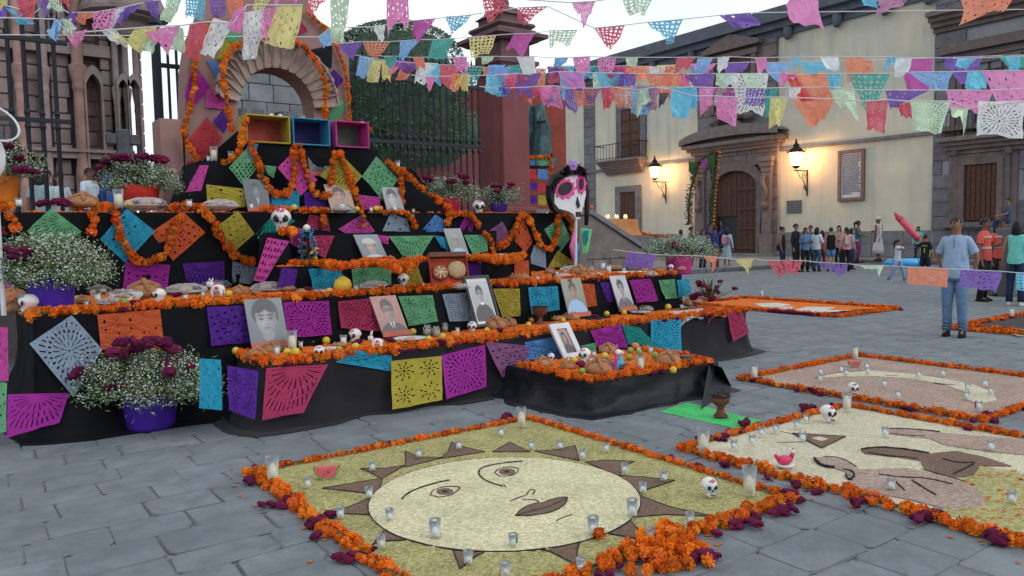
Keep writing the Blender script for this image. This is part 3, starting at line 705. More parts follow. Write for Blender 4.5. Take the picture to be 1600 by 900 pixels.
clipped(625, 19.5, 1.75, 6.85, 2.1, 'large dark clipped laurel tree with domed top behind the railing', 1, 19000)
clipped(560, 20.5, 1.3, 6.9, 2.0, 'dark clipped laurel tree half hidden by the painted arch', 2, 9000)
clipped(728, 24, 1.05, 5.4, 2.0, 'smaller clipped laurel between the big laurel and red pillar', 3, 2600)
# ---- cathedral at the left behind the gate: plane Y = 19
VC = 19.0
M_ch = mat('church_cantera', (.27, .20, .19), .85, .25, 2.5, .35, 20, objrand=.16, big=(.6, .5, (.19, .165, .17)))
M_chr = mat('church_pink_stone', (.33, .20, .175), .85, .25, 2.5, .3, 20, objrand=.2)
ch = empty('cathedral', (0, VC, ZA), label='pink and grey stone gothic cathedral flank with columns and pointed niches', cat='church')
xe_ = PV(232, 200, VC).x; x0_ = PV(-60, 200, VC).x
MB().box((x0_-8, VC+.6, ZA), (xe_-.35, VC+8, 12)).build('wall', mat('church_joint', (.20, .17, .165), .9), ch)
def VX(px_): return PV(px_, 200, VC).x
nich = [(142, 160)]
hole = lambda x, z: False
# ashlar fields
for (xa, xb, dy, mm, sd) in ((-60, 25, 0.3, M_ch, 1), (48, 68, .35, M_ch, 2), (85, 116, .3, M_ch, 3), (141, 163, .55, M_chr, 4), (164, 180, .25, M_ch, 5), (225, 231, .3, M_ch, 8)):
    blocksY(ch, VX(xa), VX(xb), ZA, 7.6, .33, .55, VC+.6, .6-dy, mm, sd, 'church_stone')
# columns (engaged)
def column(px_, w_, m, z0=2.6, z1=5.6, yy=VC+.15):
    r_ = abs(VX(px_+w_/2)-VX(px_-w_/2))/2; c = MB()
    c.lathe([(r_*1.5, ZA-ZA), (r_*1.5, .5), (r_*1.25, .6), (r_*1.3, z0-ZA-.3), (r_*1.15, z0-ZA-.1), (r_, z0-ZA), (r_*.93, z1-ZA-.5), (r_*1.15, z1-ZA-.42), (r_*1.0, z1-ZA-.3), (r_*1.5, z1-ZA-.05), (r_*1.6, z1-ZA+.06), (r_*1.0, z1-ZA+.1), (r_*.95, 8.6-ZA)], (VX(px_), yy, ZA), 14)
    c.build('column', m, ch, smooth=False)
column(36, 16, M_chr, 2.9, 5.2); column(75, 13, M_ch, 2.9, 5.2); column(128, 19, M_chr, 3.3, 5.3)
column(187, 10, M_ch, 3.0, 4.9); column(203, 10, M_ch, 3.0, 4.9); column(219, 10, M_ch, 3.0, 4.9)
# pointed niche arches
def ogive(px0, px1, py0, yy, m, th=.12):
    a, b = VX(px0), VX(px1); z0 = PV(px0, py0, VC).z; hw = (b-a)/2; mid = (a+b)/2; inn = []; out = []
    for k in range(17):
        t = -1+2*k/16; z = z0+hw*1.5*(1-abs(t)**1.6); inn.append((mid+hw*t, z)); out.append((mid+hw*1.28*t, z+th*1.6))
    inn = [(a, ZA)]+inn+[(b, ZA)]; out = [(a-hw*.28, ZA)]+out+[(b+hw*.28, ZA)]
    n = len(inn); mb = MB(); vs = [(p[0], yy, p[1]) for p in inn]+[(p[0], yy, p[1]) for p in out]+[(p[0], VC+.6, p[1]) for p in inn]+[(p[0], VC+.6, p[1]) for p in out]; fs = []
    for i in range(n-1): fs += [(i, i+1, n+i+1, n+i), (2*n+i, 2*n+i+1, i+1, i), (n+i, n+i+1, 3*n+i+1, 3*n+i)]
    mb.add(vs, fs); mb.build('pointed_arch', m, ch)
ogive(139, 162, 130, VC+.05, M_ch); ogive(187, 203, 136, VC-.1, M_ch, .08); ogive(204, 220, 136, VC-.1, M_ch, .08)
cn = MB()
for k, (py_, e) in enumerate(((44, .55), (38, .75), (32, .9), (26, .8))):
    z = PV(205, py_, VC).z; cn.lathe([(e*.8, 0), (e, .06), (e, .14)], (VX(205), VC+.1, z), 20)
cn.lathe([(.9, 0), (.7, .5), (.5, 1.5)], (VX(205), VC+.1, PV(205, 22, VC).z), 16)
cn.lathe([(.35, 0), (.5, .25), (.62, .5)], (VX(205), VC+.1, PV(205, 62, VC).z), 16); cn.build('corbelled_turret', M_ch, ch)
bs_ = MB(); zb = PV(100, 240, VC).z; bs_.box((x0_-6, VC+.1, zb-.08), (xe_-.02, VC+.7, zb+.08)); bs_.box((x0_-6, VC+.02, zb+.05), (xe_-.3, VC+.7, zb+.12)); bs_.box((x0_-6, VC+.15, 5.6), (VX(180), VC+.7, 5.85)); bs_.build('moulding', M_ch, ch)
# grey tower seen through the painted arch
VT = 27.0
gt = empty('grey_church_tower', (PV(420, 200, VT).x, VT, ZA), label='grey stone church front seen through the painted arch opening', cat='church')
M_gch = mat('grey_church_stone', (.23, .25, .27), .85, .2, 2, .3, 15, objrand=.15)
a, b = PV(355, 200, VT).x, PV(500, 200, VT).x
MB().box((a, VT+.35, ZA), (b, VT+4, 8.2)).build('wall', mat('grey_joint', (.27, .29, .31), .9), gt)
blocksY(gt, a, b, ZA, 8.1, .62, 1.0, VT+.35, .12, M_gch, 41, 'tower_stone')
for px_ in (382, 398, 446, 460):
    MB().lathe([(.3, 0), (.26, .5), (.22, 4.2), (.3, 4.4), (.36, 4.6)], (PV(px_, 200, VT).x, VT, ZA), 12).build('column', M_gch, gt)
# churchyard cross
cp = PD(196, 300, 15.2)
cx = empty('stone_cross', (cp.x, cp.y, ZA), label='dark stone cross in the churchyard behind the red flower pot', cat='cross')
zt = PD(196, 203, 15.2).z-ZA; za = PD(196, 219, 15.2).z-ZA
k = MB(); k.cbox((-.11, -.1, 0), (.11, .1, zt), .02); k.cbox((-.30, -.09, za-.1), (-.112, .09, za+.1), .02); k.cbox((.112, -.09, za-.1), (.30, .09, za+.1), .02); k.cbox((-.3, -.3, 0), (.3, -.1, .5), .03)
k.build('cross_arms', mat('cross_stone', (.09, .095, .105), .9, .2, 6, .3), cx, world=False)
# ================================================================== ALTAR
M_cloth = mat('black_cloth', (.0055, .0065, .009), .8, .3, 3, .3, 12, spec=.12)
M_cloth2 = mat('black_cloth_faded', (.014, .013, .017), .8, .25, 3, .3, 12, spec=.2, sheen=.05)
M_plast = mat('black_plastic_cover', (.008, .010, .013), .5, .2, 3, .5, 9, spec=.22)
ZT1, ZT2, ZB, ZA_, ZP, ZL5, ZL6 = .52, .98, 1.25, 1.62, 1.89, 2.555, 2.80
VT1, VT2, VB_, VA_, VP, VL5, VL6 = 6.30, 7.20, 8.30, 8.90, 9.50, 10.10, 10.05
def skirt(mb, path, zt, zb, flare, seed, nz=9, du=.06, fold=.035, m=0, inward=False):
    """cloth hanging from a table edge: a folded sheet following path (plan points), flaring towards the ground"""
    r = random.Random(seed); pts = [Vector(p) for p in path]; P = []; N = []
    for i in range(len(pts)-1):
        a, b = pts[i], pts[i+1]; L_ = (b-a).length; n = max(2, int(L_/du)); t = (b-a).normalized(); nn = Vector((t.y, -t.x))
        for k in range(n+(1 if i == len(pts)-2 else 0)): P.append(a+t*L_*k/n); N.append(nn)
    # soften normals round the corners
    N2 = []
    for i in range(len(N)):
        s_ = Vector((0, 0))
        for j in range(max(0, i-3), min(len(N), i+4)): s_ += N[j]
        N2.append(s_.normalized())
    vs = []
    for j in range(nz+1):
        f = j/nz
        for i, (p, n) in enumerate(zip(P, N2)):
            s_ = i*du
            w_ = (abs(math.sin(s_*4+seed+3*noise.noise(Vector((s_*.7, f*.5, seed)))))*1.0-.5+noise.noise(Vector((s_*2.6, f*1.2, seed)))*1.2+noise.noise(Vector((s_*7, f*3, seed+9)))*.5)
            o = .006+flare*f**3.5*(1+.9*noise.noise(Vector((s_*.9, 3, seed))))+fold*w_*(.12+.88*f)
            o = max(o, .004)
            z = zt+(zb-zt)*f**.92 if f < 1 else zb
            vs.append((p.x+n.x*o, p.y+n.y*o, z))
    if zb < .02:   # the hem lies in a puddle on the paving
        for q_ in (.4, 1.0):
            for i, (p, n) in enumerate(zip(P, N2)):
                b_ = vs[nz*len(P)+i]; e_ = (.035+.13*max(0, .35+noise.noise(Vector((i*du*.8, 7, seed)))+.25*noise.noise(Vector((i*du*4, 2, seed)))))*q_; vs.append((b_[0]+n.x*e_, b_[1]+n.y*e_, .004+.022*(1-q_)+.03*max(0, noise.noise(Vector((i*du*5, q_*3, seed))))*(1.2-q_)))
        nz += 2
    n = len(P); fs = [(j*n+i, j*n+i+1, (j+1)*n+i+1, (j+1)*n+i) for j in range(nz) for i in range(n-1)]
    return mb.add(vs, fs, m)
def tier_table(label, u0, u1, v0, v1, zt, zb, path, flare, seed, m=M_cloth, fold=.035, name='altar_table'):
    root = empty(name, (u0, v0, zb), label=label, cat='altar table')
    t = MB(); t.box((u0, v0, zt-.03), (u1, v1, zt)); t.build('cloth_top', m, root)
    s = MB(); skirt(s, path, zt, zb+.004, flare, seed, fold=fold); s.build('cloth_skirt', m, root, smooth=True)
    return root
UL = .45
tier_table('lowest front altar table draped in black cloth to the paving', 2.0, 8.2, VT1, VT2-.02, ZT1, 0, [(2.0, VT2-.1), (2.0, VT1), (8.2, VT1), (8.2, VT2)], .15, 1, M_cloth2, fold=.05)
tier_table('long second altar table draped in black behind the big flower pots', UL, 8.0, VT2, VP-.02, ZT2, 0, [(UL, VP), (UL, VT2), (8.0, VT2), (8.0, VP)], .22, 2, fold=.05)
UBR = 7.35
tier_table('low black draped step on the second table under the bread box', 2.85, 6.25, VB_, VA_-.01, ZB, ZT2, [(2.85, VA_), (2.85, VB_), (6.25, VB_), (6.25, VA_)], .02, 3)
tier_table('upper black draped step below the pink tissue and blue portrait', 3.0, 6.1, VA_, VP-.01, ZA_, ZT2, [(3.0, VP), (3.0, VA_), (6.1, VA_), (6.1, VP)], .03, 4)
tier_table('long raised stage with black cloth front across the whole altar', UL-.1, 8.12, VP, 12.3, ZP, ZT2, [(UL-.1, 12), (UL-.1, VP), (8.12, VP), (8.12, 12)], .0, 5, fold=.012, name='altar_stage')
# pyramid levels
def uat(px_, v, py_=300): return PV(px_, py_, v).x
a5, b5 = uat(312, VL5, 255), uat(641, VL5, 262)
root = empty('altar_pyramid', (a5, VL5, ZP), label='black draped stepped pyramid at the top carrying the three crates', cat='altar table')
a6, b6 = uat(388, VL6, 235), uat(590, VL6, 240)
t = MB(); t.box((a5, VL5, ZL5-.03), (b5, 10.9, ZL5)); t.box((a6, VL6, ZL6-.03), (b6, 10.85, ZL6)); t.build('cloth_top', M_cloth, root)
# sloping front: trapezoid faces
e0, e1 = uat(283, VP+.45, 325), uat(694, VP+.45, 325)
def sloped(mb, tl, tr, bl, br, n=34, k=12, seed=1, amp=.03):
    tl, tr, bl, br = map(Vector, (tl, tr, bl, br)); vs = []
    nrm = (tr-tl).cross(bl-tl).normalized()
    if nrm.y > 0: nrm = -nrm
    for j in range(k+1):
        for i in range(n+1):
            p = tl.lerp(tr, i/n).lerp(bl.lerp(br, i/n), j/k); s_ = i/n*(tr-tl).length
            vs.append(p+nrm*amp*(noise.noise(Vector((s_*3, j/k*1.5, seed)))+.4*noise.noise(Vector((s_*8, j/k*3, seed)))))
    n1 = n+1; return mb.add(vs, [(j*n1+i, j*n1+i+1, (j+1)*n1+i+1, (j+1)*n1+i) for j in range(k) for i in range(n)])
s = MB(); sloped(s, (a5, VL5-.01, ZL5-.005), (b5, VL5-.01, ZL5-.005), (e0, VP+.45, ZP), (e1, VP+.45, ZP), seed=2)
s.build('cloth_front', M_cloth, root, smooth=True)
s = MB(); sloped(s, (a6, VL6-.02, ZL6-.005), (b6, VL6-.02, ZL6-.005), (a6-.03, VL5-.08, ZL5-.35), (b6+.03, VL5-.08, ZL5-.35), n=30, k=6, seed=5)
s.build('cloth_front', M_cloth, root, smooth=True)
s = MB(); sloped(s, (b5, 10.9, ZL5-.005), (b5, VL5, ZL5-.005), (e1, 11.0, ZP), (e1, VP+.45, ZP), n=8, k=6, seed=6); sloped(s, (a5, VL5, ZL5-.005), (a5, 10.9, ZL5-.005), (e0, VP+.45, ZP), (e0, 11, ZP), n=8, k=6, seed=7)
s.build('cloth_side', M_cloth, root, smooth=True)
# black sash rising across the arch wall
p = [PV(x_, y_, 10.92) for x_, y_ in ((305, 262), (398, 182), (398, 200), (345, 262))]
MB().add([q for q in p]+[q+Vector((0, .03, 0)) for q in p], [(0, 1, 2, 3), (7, 6, 5, 4), (0, 4, 5, 1), (1, 5, 6, 2), (2, 6, 7, 3), (3, 7, 4, 0)]).build('black_sash', M_cloth, root)
# ---- the three crates
def crate(xl, yt, xr, yb, cin, cout, label, v=9.98):
    a, b = PV(xl, yb, v).x, PV(xr, yb, v).x; z0 = ZL6+.0; z1 = z0+.40*(b-a)/(b-a); h = (z1-z0)*.9; d = .34; t = .02
    root = empty('paper_crate', ((a+b)/2, v, z0), label=label, cat='crate', group='three coloured crates on top of the pyramid')
    mo = mat('crate_'+cout[0], hexc(cout[1]), .7, .2, 5, .3); mi = mat('crate_in_'+cin[0], hexc(cin[1]), .7, .3, 5, .4)
    W = (b-a)/2
    for nm, A_, B_ in (('side_panel', (-W, 0, 0), (-W+t, d, h)), ('side_panel', (W-t, 0, 0), (W, d, h)), ('top_panel', (-W+t, 0, h-t), (W-t, d, h)), ('bottom_panel', (-W+t, 0, 0), (W-t, d, t))):
        MB().cbox(A_, B_, .006).build(nm, mo, root, world=False)
    MB().box((-W+t, d-t, t), (W-t, d-.001, h-t)).build('back_panel', mi, root, world=False)
    return root
crate(386, 190, 455, 233, ('rust', '#a2453c'), ('ochre', '#a8923a'), 'mustard yellow open crate with rusty red back, left of three')
crate(459, 195, 517, 236, ('violet', '#2c2260'), ('blue', '#2f86a6'), 'blue open crate with dark violet back, middle of three')
crate(526, 200, 578, 240, ('moss', '#5c6b58'), ('magenta', '#b83a86'), 'magenta open crate with mossy back, right of three')
# ---- painted arch wall with scallop shell: plane Y = 10.95
M_salmon = mat('salmon_painted_board', (.29, .175, .155), .85, .12, 2, .2, 20, big=(.9, .4, (.24, .13, .115)))
M_shell = mat('shell_mould', (.36, .27, .23), .8, .15, 3, .2)
VW = 10.95; DW = .42
aw_ = empty('painted_arch', (PV(420, 300, VW).x, VW, ZP), label='salmon painted arch panel with scallop shell hood above the altar', cat='arch')
def W_(x_, y_): p = PV(x_, y_, VW); return (p.x, p.z)
outl = [W_(*q) for q in ((290, 330), (289, 200), (290, 108), (297, 60), (312, 30), (325, -25), (345, -60), (420, -90), (478, -60), (482, 5), (495, 30), (520, 46), (540, 62), (545, 90), (546, 200), (547, 330))]
ax, bx = W_(373, 200)[0], W_(491, 200)[0]; zt_ = W_(430, 107)[1]; zsp_ = W_(430, 165)[1]
inn = [(ax, ZP)]+[((ax+bx)/2-(bx-ax)/2*math.cos(PI*k/20), zsp_+(zt_-zsp_)*math.sin(PI*k/20)) for k in range(21)]+[(bx, ZP)]
n = len(inn)
# front face split as a bridge between the outline and the opening
def outline_at(x): # highest z of outline at x
    zs_ = []
    for i in range(len(outl)-1):
        (x0, z0), (x1, z1) = outl[i], outl[i+1]
        if min(x0, x1) <= x <= max(x0, x1) and abs(x1-x0) > 1e-6: zs_.append(z0+(z1-z0)*(x-x0)/(x1-x0))
    return max(zs_) if zs_ else ZP
xs = sorted(set([q[0] for q in outl]+[q[0] for q in inn])); xl_, xr_ = xs[0]+.001, xs[-1]-.001
xs = [min(max(x_, xl_), xr_) for x_ in xs]; xs = [x_ for i, x_ in enumerate(xs) if i == 0 or x_-xs[i-1] > 1e-4]
def inner_at(x):
    if x < ax-1e-5 or x > bx+1e-5: return ZP
    c = max(-1, min(1, ((ax+bx)/2-x)/((bx-ax)/2))); return zsp_+(zt_-zsp_)*math.sqrt(max(0, 1-c*c))
wb_ = MB()
for i in range(len(xs)-1):
    x0, x1 = xs[i], xs[i+1]; mid_ = (x0+x1)/2; ins = ax < mid_ < bx
    za0 = inner_at(x0) if ins else ZP; za1 = inner_at(x1) if ins else ZP; zb0, zb1 = outline_at(x0), outline_at(x1)
    for y in (VW, VW+DW): wb_.add([(x0, y, za0), (x1, y, za1), (x1, y, zb1), (x0, y, zb0)], [(0, 1, 2, 3)])
    wb_.add([(x0, VW, zb0), (x1, VW, zb1), (x1, VW+DW, zb1), (x0, VW+DW, zb0)], [(0, 1, 2, 3)])
for i in range(n-1): wb_.add([(inn[i][0], VW, inn[i][1]), (inn[i+1][0], VW, inn[i+1][1]), (inn[i+1][0], VW+DW, inn[i+1][1]), (inn[i][0], VW+DW, inn[i][1])], [(0, 1, 2, 3)])
for q in (outl[0], outl[-1]):
    wb_.add([(q[0], VW, ZP), (q[0], VW, outline_at(min(max(q[0], xl_), xr_))), (q[0], VW+DW, outline_at(min(max(q[0], xl_), xr_))), (q[0], VW+DW, ZP)], [(0, 1, 2, 3)])
wb_.build('board', M_salmon, aw_)
bd = MB(); bd.box((outl[0][0]-.28, VW-.05, 1.0), (outl[0][0]-.006, VW+DW, PV(275, 187, VW).z)); bd.build('side_post', M_salmon, aw_)
# shell flutes: fat ridged petals fanning round the arch
cxs, czs = (ax+bx)/2, zsp_-.02; R0x = (bx-ax)/2
nf = 15
for k in range(nf):
    t = PI*(k+.5)/nf; ca_, sa_ = -math.cos(t), math.sin(t)
    p0 = Vector((cxs+ca_*(R0x-.02), VW-.03, czs+sa_*(zt_-zsp_-.0)+.02)); Lg = .34+.05*math.sin(t)
    dr = Vector((ca_*1.1, 0, sa_+.25)).normalized(); pr = Vector((-dr.z, 0, dr.x)); mb = MB(); vs = []; J = 8; I = 8
    for j in range(J+1):
        f = j/J; wd = (.045+.095*f)*(1 if f < .85 else 1-.35*(f-.85)/.15); lift = .03+.17*f
        for i in range(I+1):
            q = -1+2*i/I; c = p0+dr*Lg*f*(1-.08*q*q*f)+pr*wd*q; c.y -= lift-.085*(1-q*q)*f*1.0; vs.append(c)
    m1 = I+1; mb.add(vs, [(j*m1+i, j*m1+i+1, (j+1)*m1+i+1, (j+1)*m1+i) for j in range(J) for i in range(I)])
    rim = [vs[J*m1+i] for i in range(m1)]; mb.tube(rim, .016, 6); mb.tube([vs[j*m1] for j in range(J+1)], .014, 5)
    # closing the underside
    back = [Vector((v_.x, VW, v_.z)) for v_ in rim]; mb.add(rim+back, [(i, i+1, m1+i+1, m1+i) for i in range(m1-1)])
    mb.build('shell_flute', M_shell, aw_, smooth=True)
# ---- tissue paper sheets ------------------------------------------------
PC = dict(p='#d24fa8', m='#a62f9c', v='#5a2b96', o='#d25f38', r='#c7404a', y='#b3a440', w='#c4ced8', c='#2f9fc4', t='#1f8f86', b='#5b8fd0', g='#6cb080', k='#b23a62', d='#8c5a86', s='#94a5ba', q='#f0e9c0')
PN = dict(p='pink', m='magenta', v='violet', o='orange', r='coral red', y='mustard yellow', w='white', c='cyan', t='teal', b='light blue', g='pale green', k='crimson', d='dusty mauve', s='silver grey', q='cream')
KN = dict(sun='wheel', dots='diamond dotted', flower='flower cut', leaf='leaf cut', lace='lacy', rays='fan cut', plain='plain')
used_labels = set()
def ulabel(base):
    if base not in used_labels: used_labels.add(base); return base
    for w_ in ORD[1:]:
        c = base+', '+w_+' from left'
        if c not in used_labels: used_labels.add(c); return c
    return base
def sheet(corners, col, kind, label, name='paper_sheet', cat='cut paper', group=None, amp=.012, n=9, off=.0, hem=0, seed=None, transl=.3, curl=0, bright=1.0, parent=None, pale=0):
    tl, tr, br, bl = [Vector(c) for c in corners]; r = random.Random(seed if seed is not None else hash((round(tl.x*100), round(tl.z*100))) % 9999)
    nrm = (tr-tl).cross(bl-tl)
    if nrm.length < 1e-9: nrm = Vector((0, -1, 0))
    nrm.normalize()
    if nrm.dot(EYEV-tl) < 0: nrm = -nrm
    c0 = (tl+tr)/2; sd = r.uniform(0, 99); vs = []; uvs = []
    W0 = max((tr-tl).length, (br-bl).length)
    for j in range(n+1):
        for i in range(n+1):
            a, b = i/n, j/n; p = tl.lerp(tr, a).lerp(bl.lerp(br, a), b)
            wv = noise.noise(Vector((a*2.2+sd, b*1.4, 0)))+.5*noise.noise(Vector((a*5+sd, b*3, 4)))+.5*math.sin(a*5+sd)*b
            p = p+nrm*(amp*wv*(.15+.85*b)*2+off+curl*(b**2)*W0*(.3+.7*a))+Vector((noise.noise(Vector((a*3, b*3, sd+9))), 0, noise.noise(Vector((a*3, b*3, sd+20)))))*amp*.5*b
            vs.append(p-c0); uvs.append((a, 1-b))
    n1 = n+1; fs = [(j*n1+i, j*n1+i+1, (j+1)*n1+i+1, (j+1)*n1+i) for j in range(n) for i in range(n)]
    me = bpy.data.meshes.new(name); me.from_pydata(vs, [], fs); me.materials.append(paper_mat(kind, transl)); ul = me.uv_layers.new(name='UVMap')
    ul.data.foreach_set('uv', [c for l in me.loops for c in uvs[l.vertex_index]]); me.polygons.foreach_set('use_smooth', [True]*len(fs)); me.update()
    o = link(name, me, parent, c0-(ORG(parent) if parent else Vector((0, 0, 0)))); cc = hexc(PC[col]) if col in PC else hexc(col); o.color = (*[min(1, x_*bright*(1-pale)+pale*.9) for x_ in cc], 1)
    return tag(o, label, cat, group)
def face(v, quads, where, off=.02, amp=.012, zt=None, zb=None, fl=0):
    for it in quads:
        q, col, kind = it[0], it[1], it[2]; w_ = it[3] if len(it) > 3 else ''
        c = [PV(q[2*i], q[2*i+1], v-off) for i in range(4)]
        if zt is not None:
            for i in range(4):
                f = max(0, min(1, (zt-c[i].z)/(zt-zb)))**1.087; c[i] = PV(q[2*i], q[2*i+1], v-off-fl*f**3.5*1.15-.055*f)
        lab = ulabel(f'{PN[col]} {KN[kind]} tissue sheet {w_ or where}')
        sheet(c, col, kind, lab, group='cut tissue sheets pinned on the altar cloth', amp=amp)
S_ = 'pinned on the long upper black front'
face(VP, [((80, 325, 128, 362, 78, 398, 42, 361), 'g', 'rays', 'on the stage front above the big violet pot'), ((198, 326, 242, 361, 196, 411, 156, 374), 'c', 'dots', 'pinned diamond-wise inside the left swag loop'),
 ((285, 330, 321, 363, 270, 408, 236, 363), 'o', 'leaf', 'pinned diamond-wise beside the cyan one'), ((372, 329, 398, 365, 366, 394, 327, 362), 'y', 'dots', 'crossed by the long marigold garland'),
 ((197, 408, 266, 414, 262, 450, 191, 450), 'm', 'dots', 'below the left marigold swag'), ((285, 412, 351, 408, 351, 445, 293, 445), 'v', 'rays', 'low on the stage front left of the silver one'),
 ((363, 408, 405, 418, 393, 444, 363, 441), 's', 'leaf', 'under the end of the long garland'), ((-20, 412, 14, 415, 22, 455, -20, 462), 'p', 'dots', 'at the left edge behind the flower bouquet'),
 ((430, 332, 462, 345, 410, 380, 398, 368), 't', 'leaf', 'behind the white sugar skull'), ((483, 335, 512, 340, 516, 362, 478, 357), 'k', 'dots', 'just right of the sugar skull'),
 ((566, 335, 586, 361, 556, 376, 528, 358), 'p', 'leaf', 'below the smiling man portrait'), ((610, 333, 636, 342, 642, 362, 597, 361), 's', 'dots', 'above the bright pink tissue tuft'),
 ((680, 335, 697, 346, 695, 366, 658, 362), 'b', 'dots', 'right of the bright pink tissue tuft'), ((728, 336, 742, 344, 738, 362, 716, 358), 'm', 'leaf', 'between two short garland ends'),
 ((785, 346, 799, 370, 775, 387, 760, 364), 'd', 'rays', 'behind the first loop of the right swag'), ((818, 340, 832, 378, 820, 396, 803, 374), 'o', 'dots', 'in the middle of the right swag'),
 ((876, 339, 892, 372, 872, 398, 851, 358), 'g', 'rays', 'crossed by the right swag'), ((835, 382, 852, 392, 854, 420, 826, 410), 's', 'plain', 'crumpled below the right swag'), ((872, 391, 897, 410, 893, 419, 857, 417), 'y', 'leaf', 'lying below the right swag end')], S_)
SA = 'on the upper middle step front'
face(VA_, [((455, 368, 523, 368, 508, 404, 488, 395), 'k', 'leaf', 'draped beside the blue doll'), ((590, 367, 608, 369, 606, 382, 592, 378), 'p', 'plain', 'behind the man with the hat'),
 ((607, 369, 678, 368, 656, 403, 630, 400), 'g', 'rays', 'between the hat and blue shirt portraits'), ((678, 368, 704, 371, 702, 394, 690, 386), 'c', 'dots', 'tucked left of the blue shirt portrait'),
 ((725, 367, 762, 367, 762, 392, 738, 398), 'g', 'leaf', 'right of the blue shirt portrait'), ((456, 352, 475, 362, 470, 390, 452, 380), 'p', 'dots', 'beside the blue doll')], SA, zt=ZA_, zb=ZT2, fl=.03)
face(VB_, [((418, 371, 452, 377, 412, 441, 396, 438), 'p', 'lace', 'hanging as a long strip below the skull'), ((440, 418, 465, 421, 458, 457, 434, 447), 'v', 'dots', 'at the left corner of the low step'),
 ((482, 420, 534, 419, 533, 455, 490, 456), 'c', 'flower', 'on the low step left of centre'), ((549, 418, 611, 417, 612, 452, 553, 453), 'g', 'flower', 'on the low step above the big lemon'),
 ((627, 419, 653, 416, 662, 445, 634, 451), 'y', 'sun', 'small on the low step by the bread box'), ((672, 416, 690, 414, 688, 446, 674, 448), 'd', 'dots', 'behind the red bread box'),
 ((731, 412, 752, 411, 751, 430, 731, 430), 'v', 'leaf', 'small behind the framed priest portrait'), ((804, 408, 826, 407, 828, 433, 804, 436), 'o', 'dots', 'at the right end of the low step')], 'on the low step', zt=ZB, zb=ZT2, fl=.02)
face(VT2, [((323, 480, 383, 477, 393, 535, 330, 540), 'v', 'leaf', 'left of the large grey portrait'), ((442, 472, 514, 470, 519, 523, 450, 528), 'm', 'sun', 'right of the large grey portrait'),
 ((528, 471, 580, 466, 597, 518, 532, 512), 'k', 'sun', 'left of the bespectacled man portrait'), ((622, 463, 676, 461, 685, 502, 640, 509), 'g', 'flower', 'right of the bespectacled man portrait'),
 ((691, 460, 730, 457, 742, 502, 702, 502), 's', 'sun', 'left of the framed priest'), ((770, 451, 812, 451, 814, 493, 785, 496), 'y', 'sun', 'right of the framed priest'),
 ((825, 449, 871, 447, 875, 484, 831, 491), 'c', 'flower', 'above the clay chalice'), ((909, 443, 928, 444, 934, 478, 918, 480), 'o', 'dots', 'right of the garden portrait'),
 ((937, 442, 957, 440, 965, 474, 950, 472), 'v', 'dots', 'left of the narrow old portrait'), ((983, 438, 1016, 435, 1030, 470, 995, 473), 'm', 'leaf', 'right of the narrow old portrait'),
 ((1029, 438, 1054, 436, 1059, 466, 1038, 467), 'g', 'rays', 'near the right end of the second table'), ((1057, 438, 1076, 435, 1081, 458, 1062, 465), 'c', 'dots', 'last at the right end of the second table'),
 ((152, 492, 250, 483, 258, 548, 158, 546), 'o', 'dots', 'hanging behind the lower flower bouquet'), ((112, 492, 160, 546, 115, 621, 46, 537), 's', 'sun', 'hung as a large diamond'),
 ((12, 616, 108, 614, 93, 660, 10, 685), 'm', 'rays', 'crumpled near the ground at left'), ((-30, 508, 12, 512, 13, 596, -30, 590), 'p', 'dots', 'cut by the left edge'), ((-30, 598, 11, 598, 9, 676, -30, 678), 'g', 'leaf', 'low at the left edge')], 'on the second table front', zt=ZT2, zb=0, fl=.20)
face(VT1, [((312, 560, 345, 562, 348, 641, 312, 638), 'c', 'dots', 'at the left corner of the lowest table'), ((355, 571, 404, 580, 398, 656, 357, 640), 'v', 'flower', 'on the corner of the lowest table'),
 ((416, 575, 513, 569, 474, 645, 410, 656), 'k', 'rays', 'big with its corner folded over'), ((524, 566, 556, 547, 611, 556, 611, 580), 'c', 'dots', 'blown up over the lowest table edge'),
 ((611, 564, 690, 556, 691, 625, 613, 640), 'y', 'flower', 'in the middle of the lowest table'), ((690, 555, 758, 538, 761, 604, 697, 624), 'm', 'sun', 'right of the mustard flower sheet'),
 ((758, 534, 824, 540, 829, 571, 783, 590), 'd', 'leaf', 'blown sideways beside the small table'), ((820, 535, 868, 526, 880, 560, 822, 562), 'b', 'rays', 'behind the white framed woman'),
 ((908, 540, 932, 535, 932, 556, 908, 552), 'g', 'plain', 'small beside the white framed woman'), ((922, 517, 970, 506, 982, 543, 935, 545), 'm', 'rays', 'behind the pink and blue figurine'),
 ((972, 507, 1000, 512, 1030, 542, 982, 538), 't', 'dots', 'slanting behind the small table'), ((1017, 500, 1064, 499, 1065, 551, 1017, 541), 'c', 'sun', 'right of the slanting teal one'),
 ((1136, 487, 1160, 488, 1171, 520, 1146, 534), 'k', 'rays', 'at the far right corner of the lowest table')], 'on the lowest table front', amp=.010, zt=ZT1, zb=0, fl=.17)
# two sheets laid over the lowest table edge at its right end
for q, col, lab in (((1045, 487, 1098, 482, 1100, 495, 1063, 508), 'w', 'white lacy tissue sheet laid over the lowest table edge'), ((1094, 476, 1134, 480, 1136, 492, 1106, 503), 'o', 'orange tissue sheet crumpled on the lowest table end')):
    c = [G(q[0], q[1], ZT1+.06), G(q[2], q[3], ZT1+.06), PV(q[4], q[5], VT1-.07), PV(q[6], q[7], VT1-.07)]; sheet(c, col, 'lace' if col == 'w' else 'dots', lab, amp=.02, n=12)
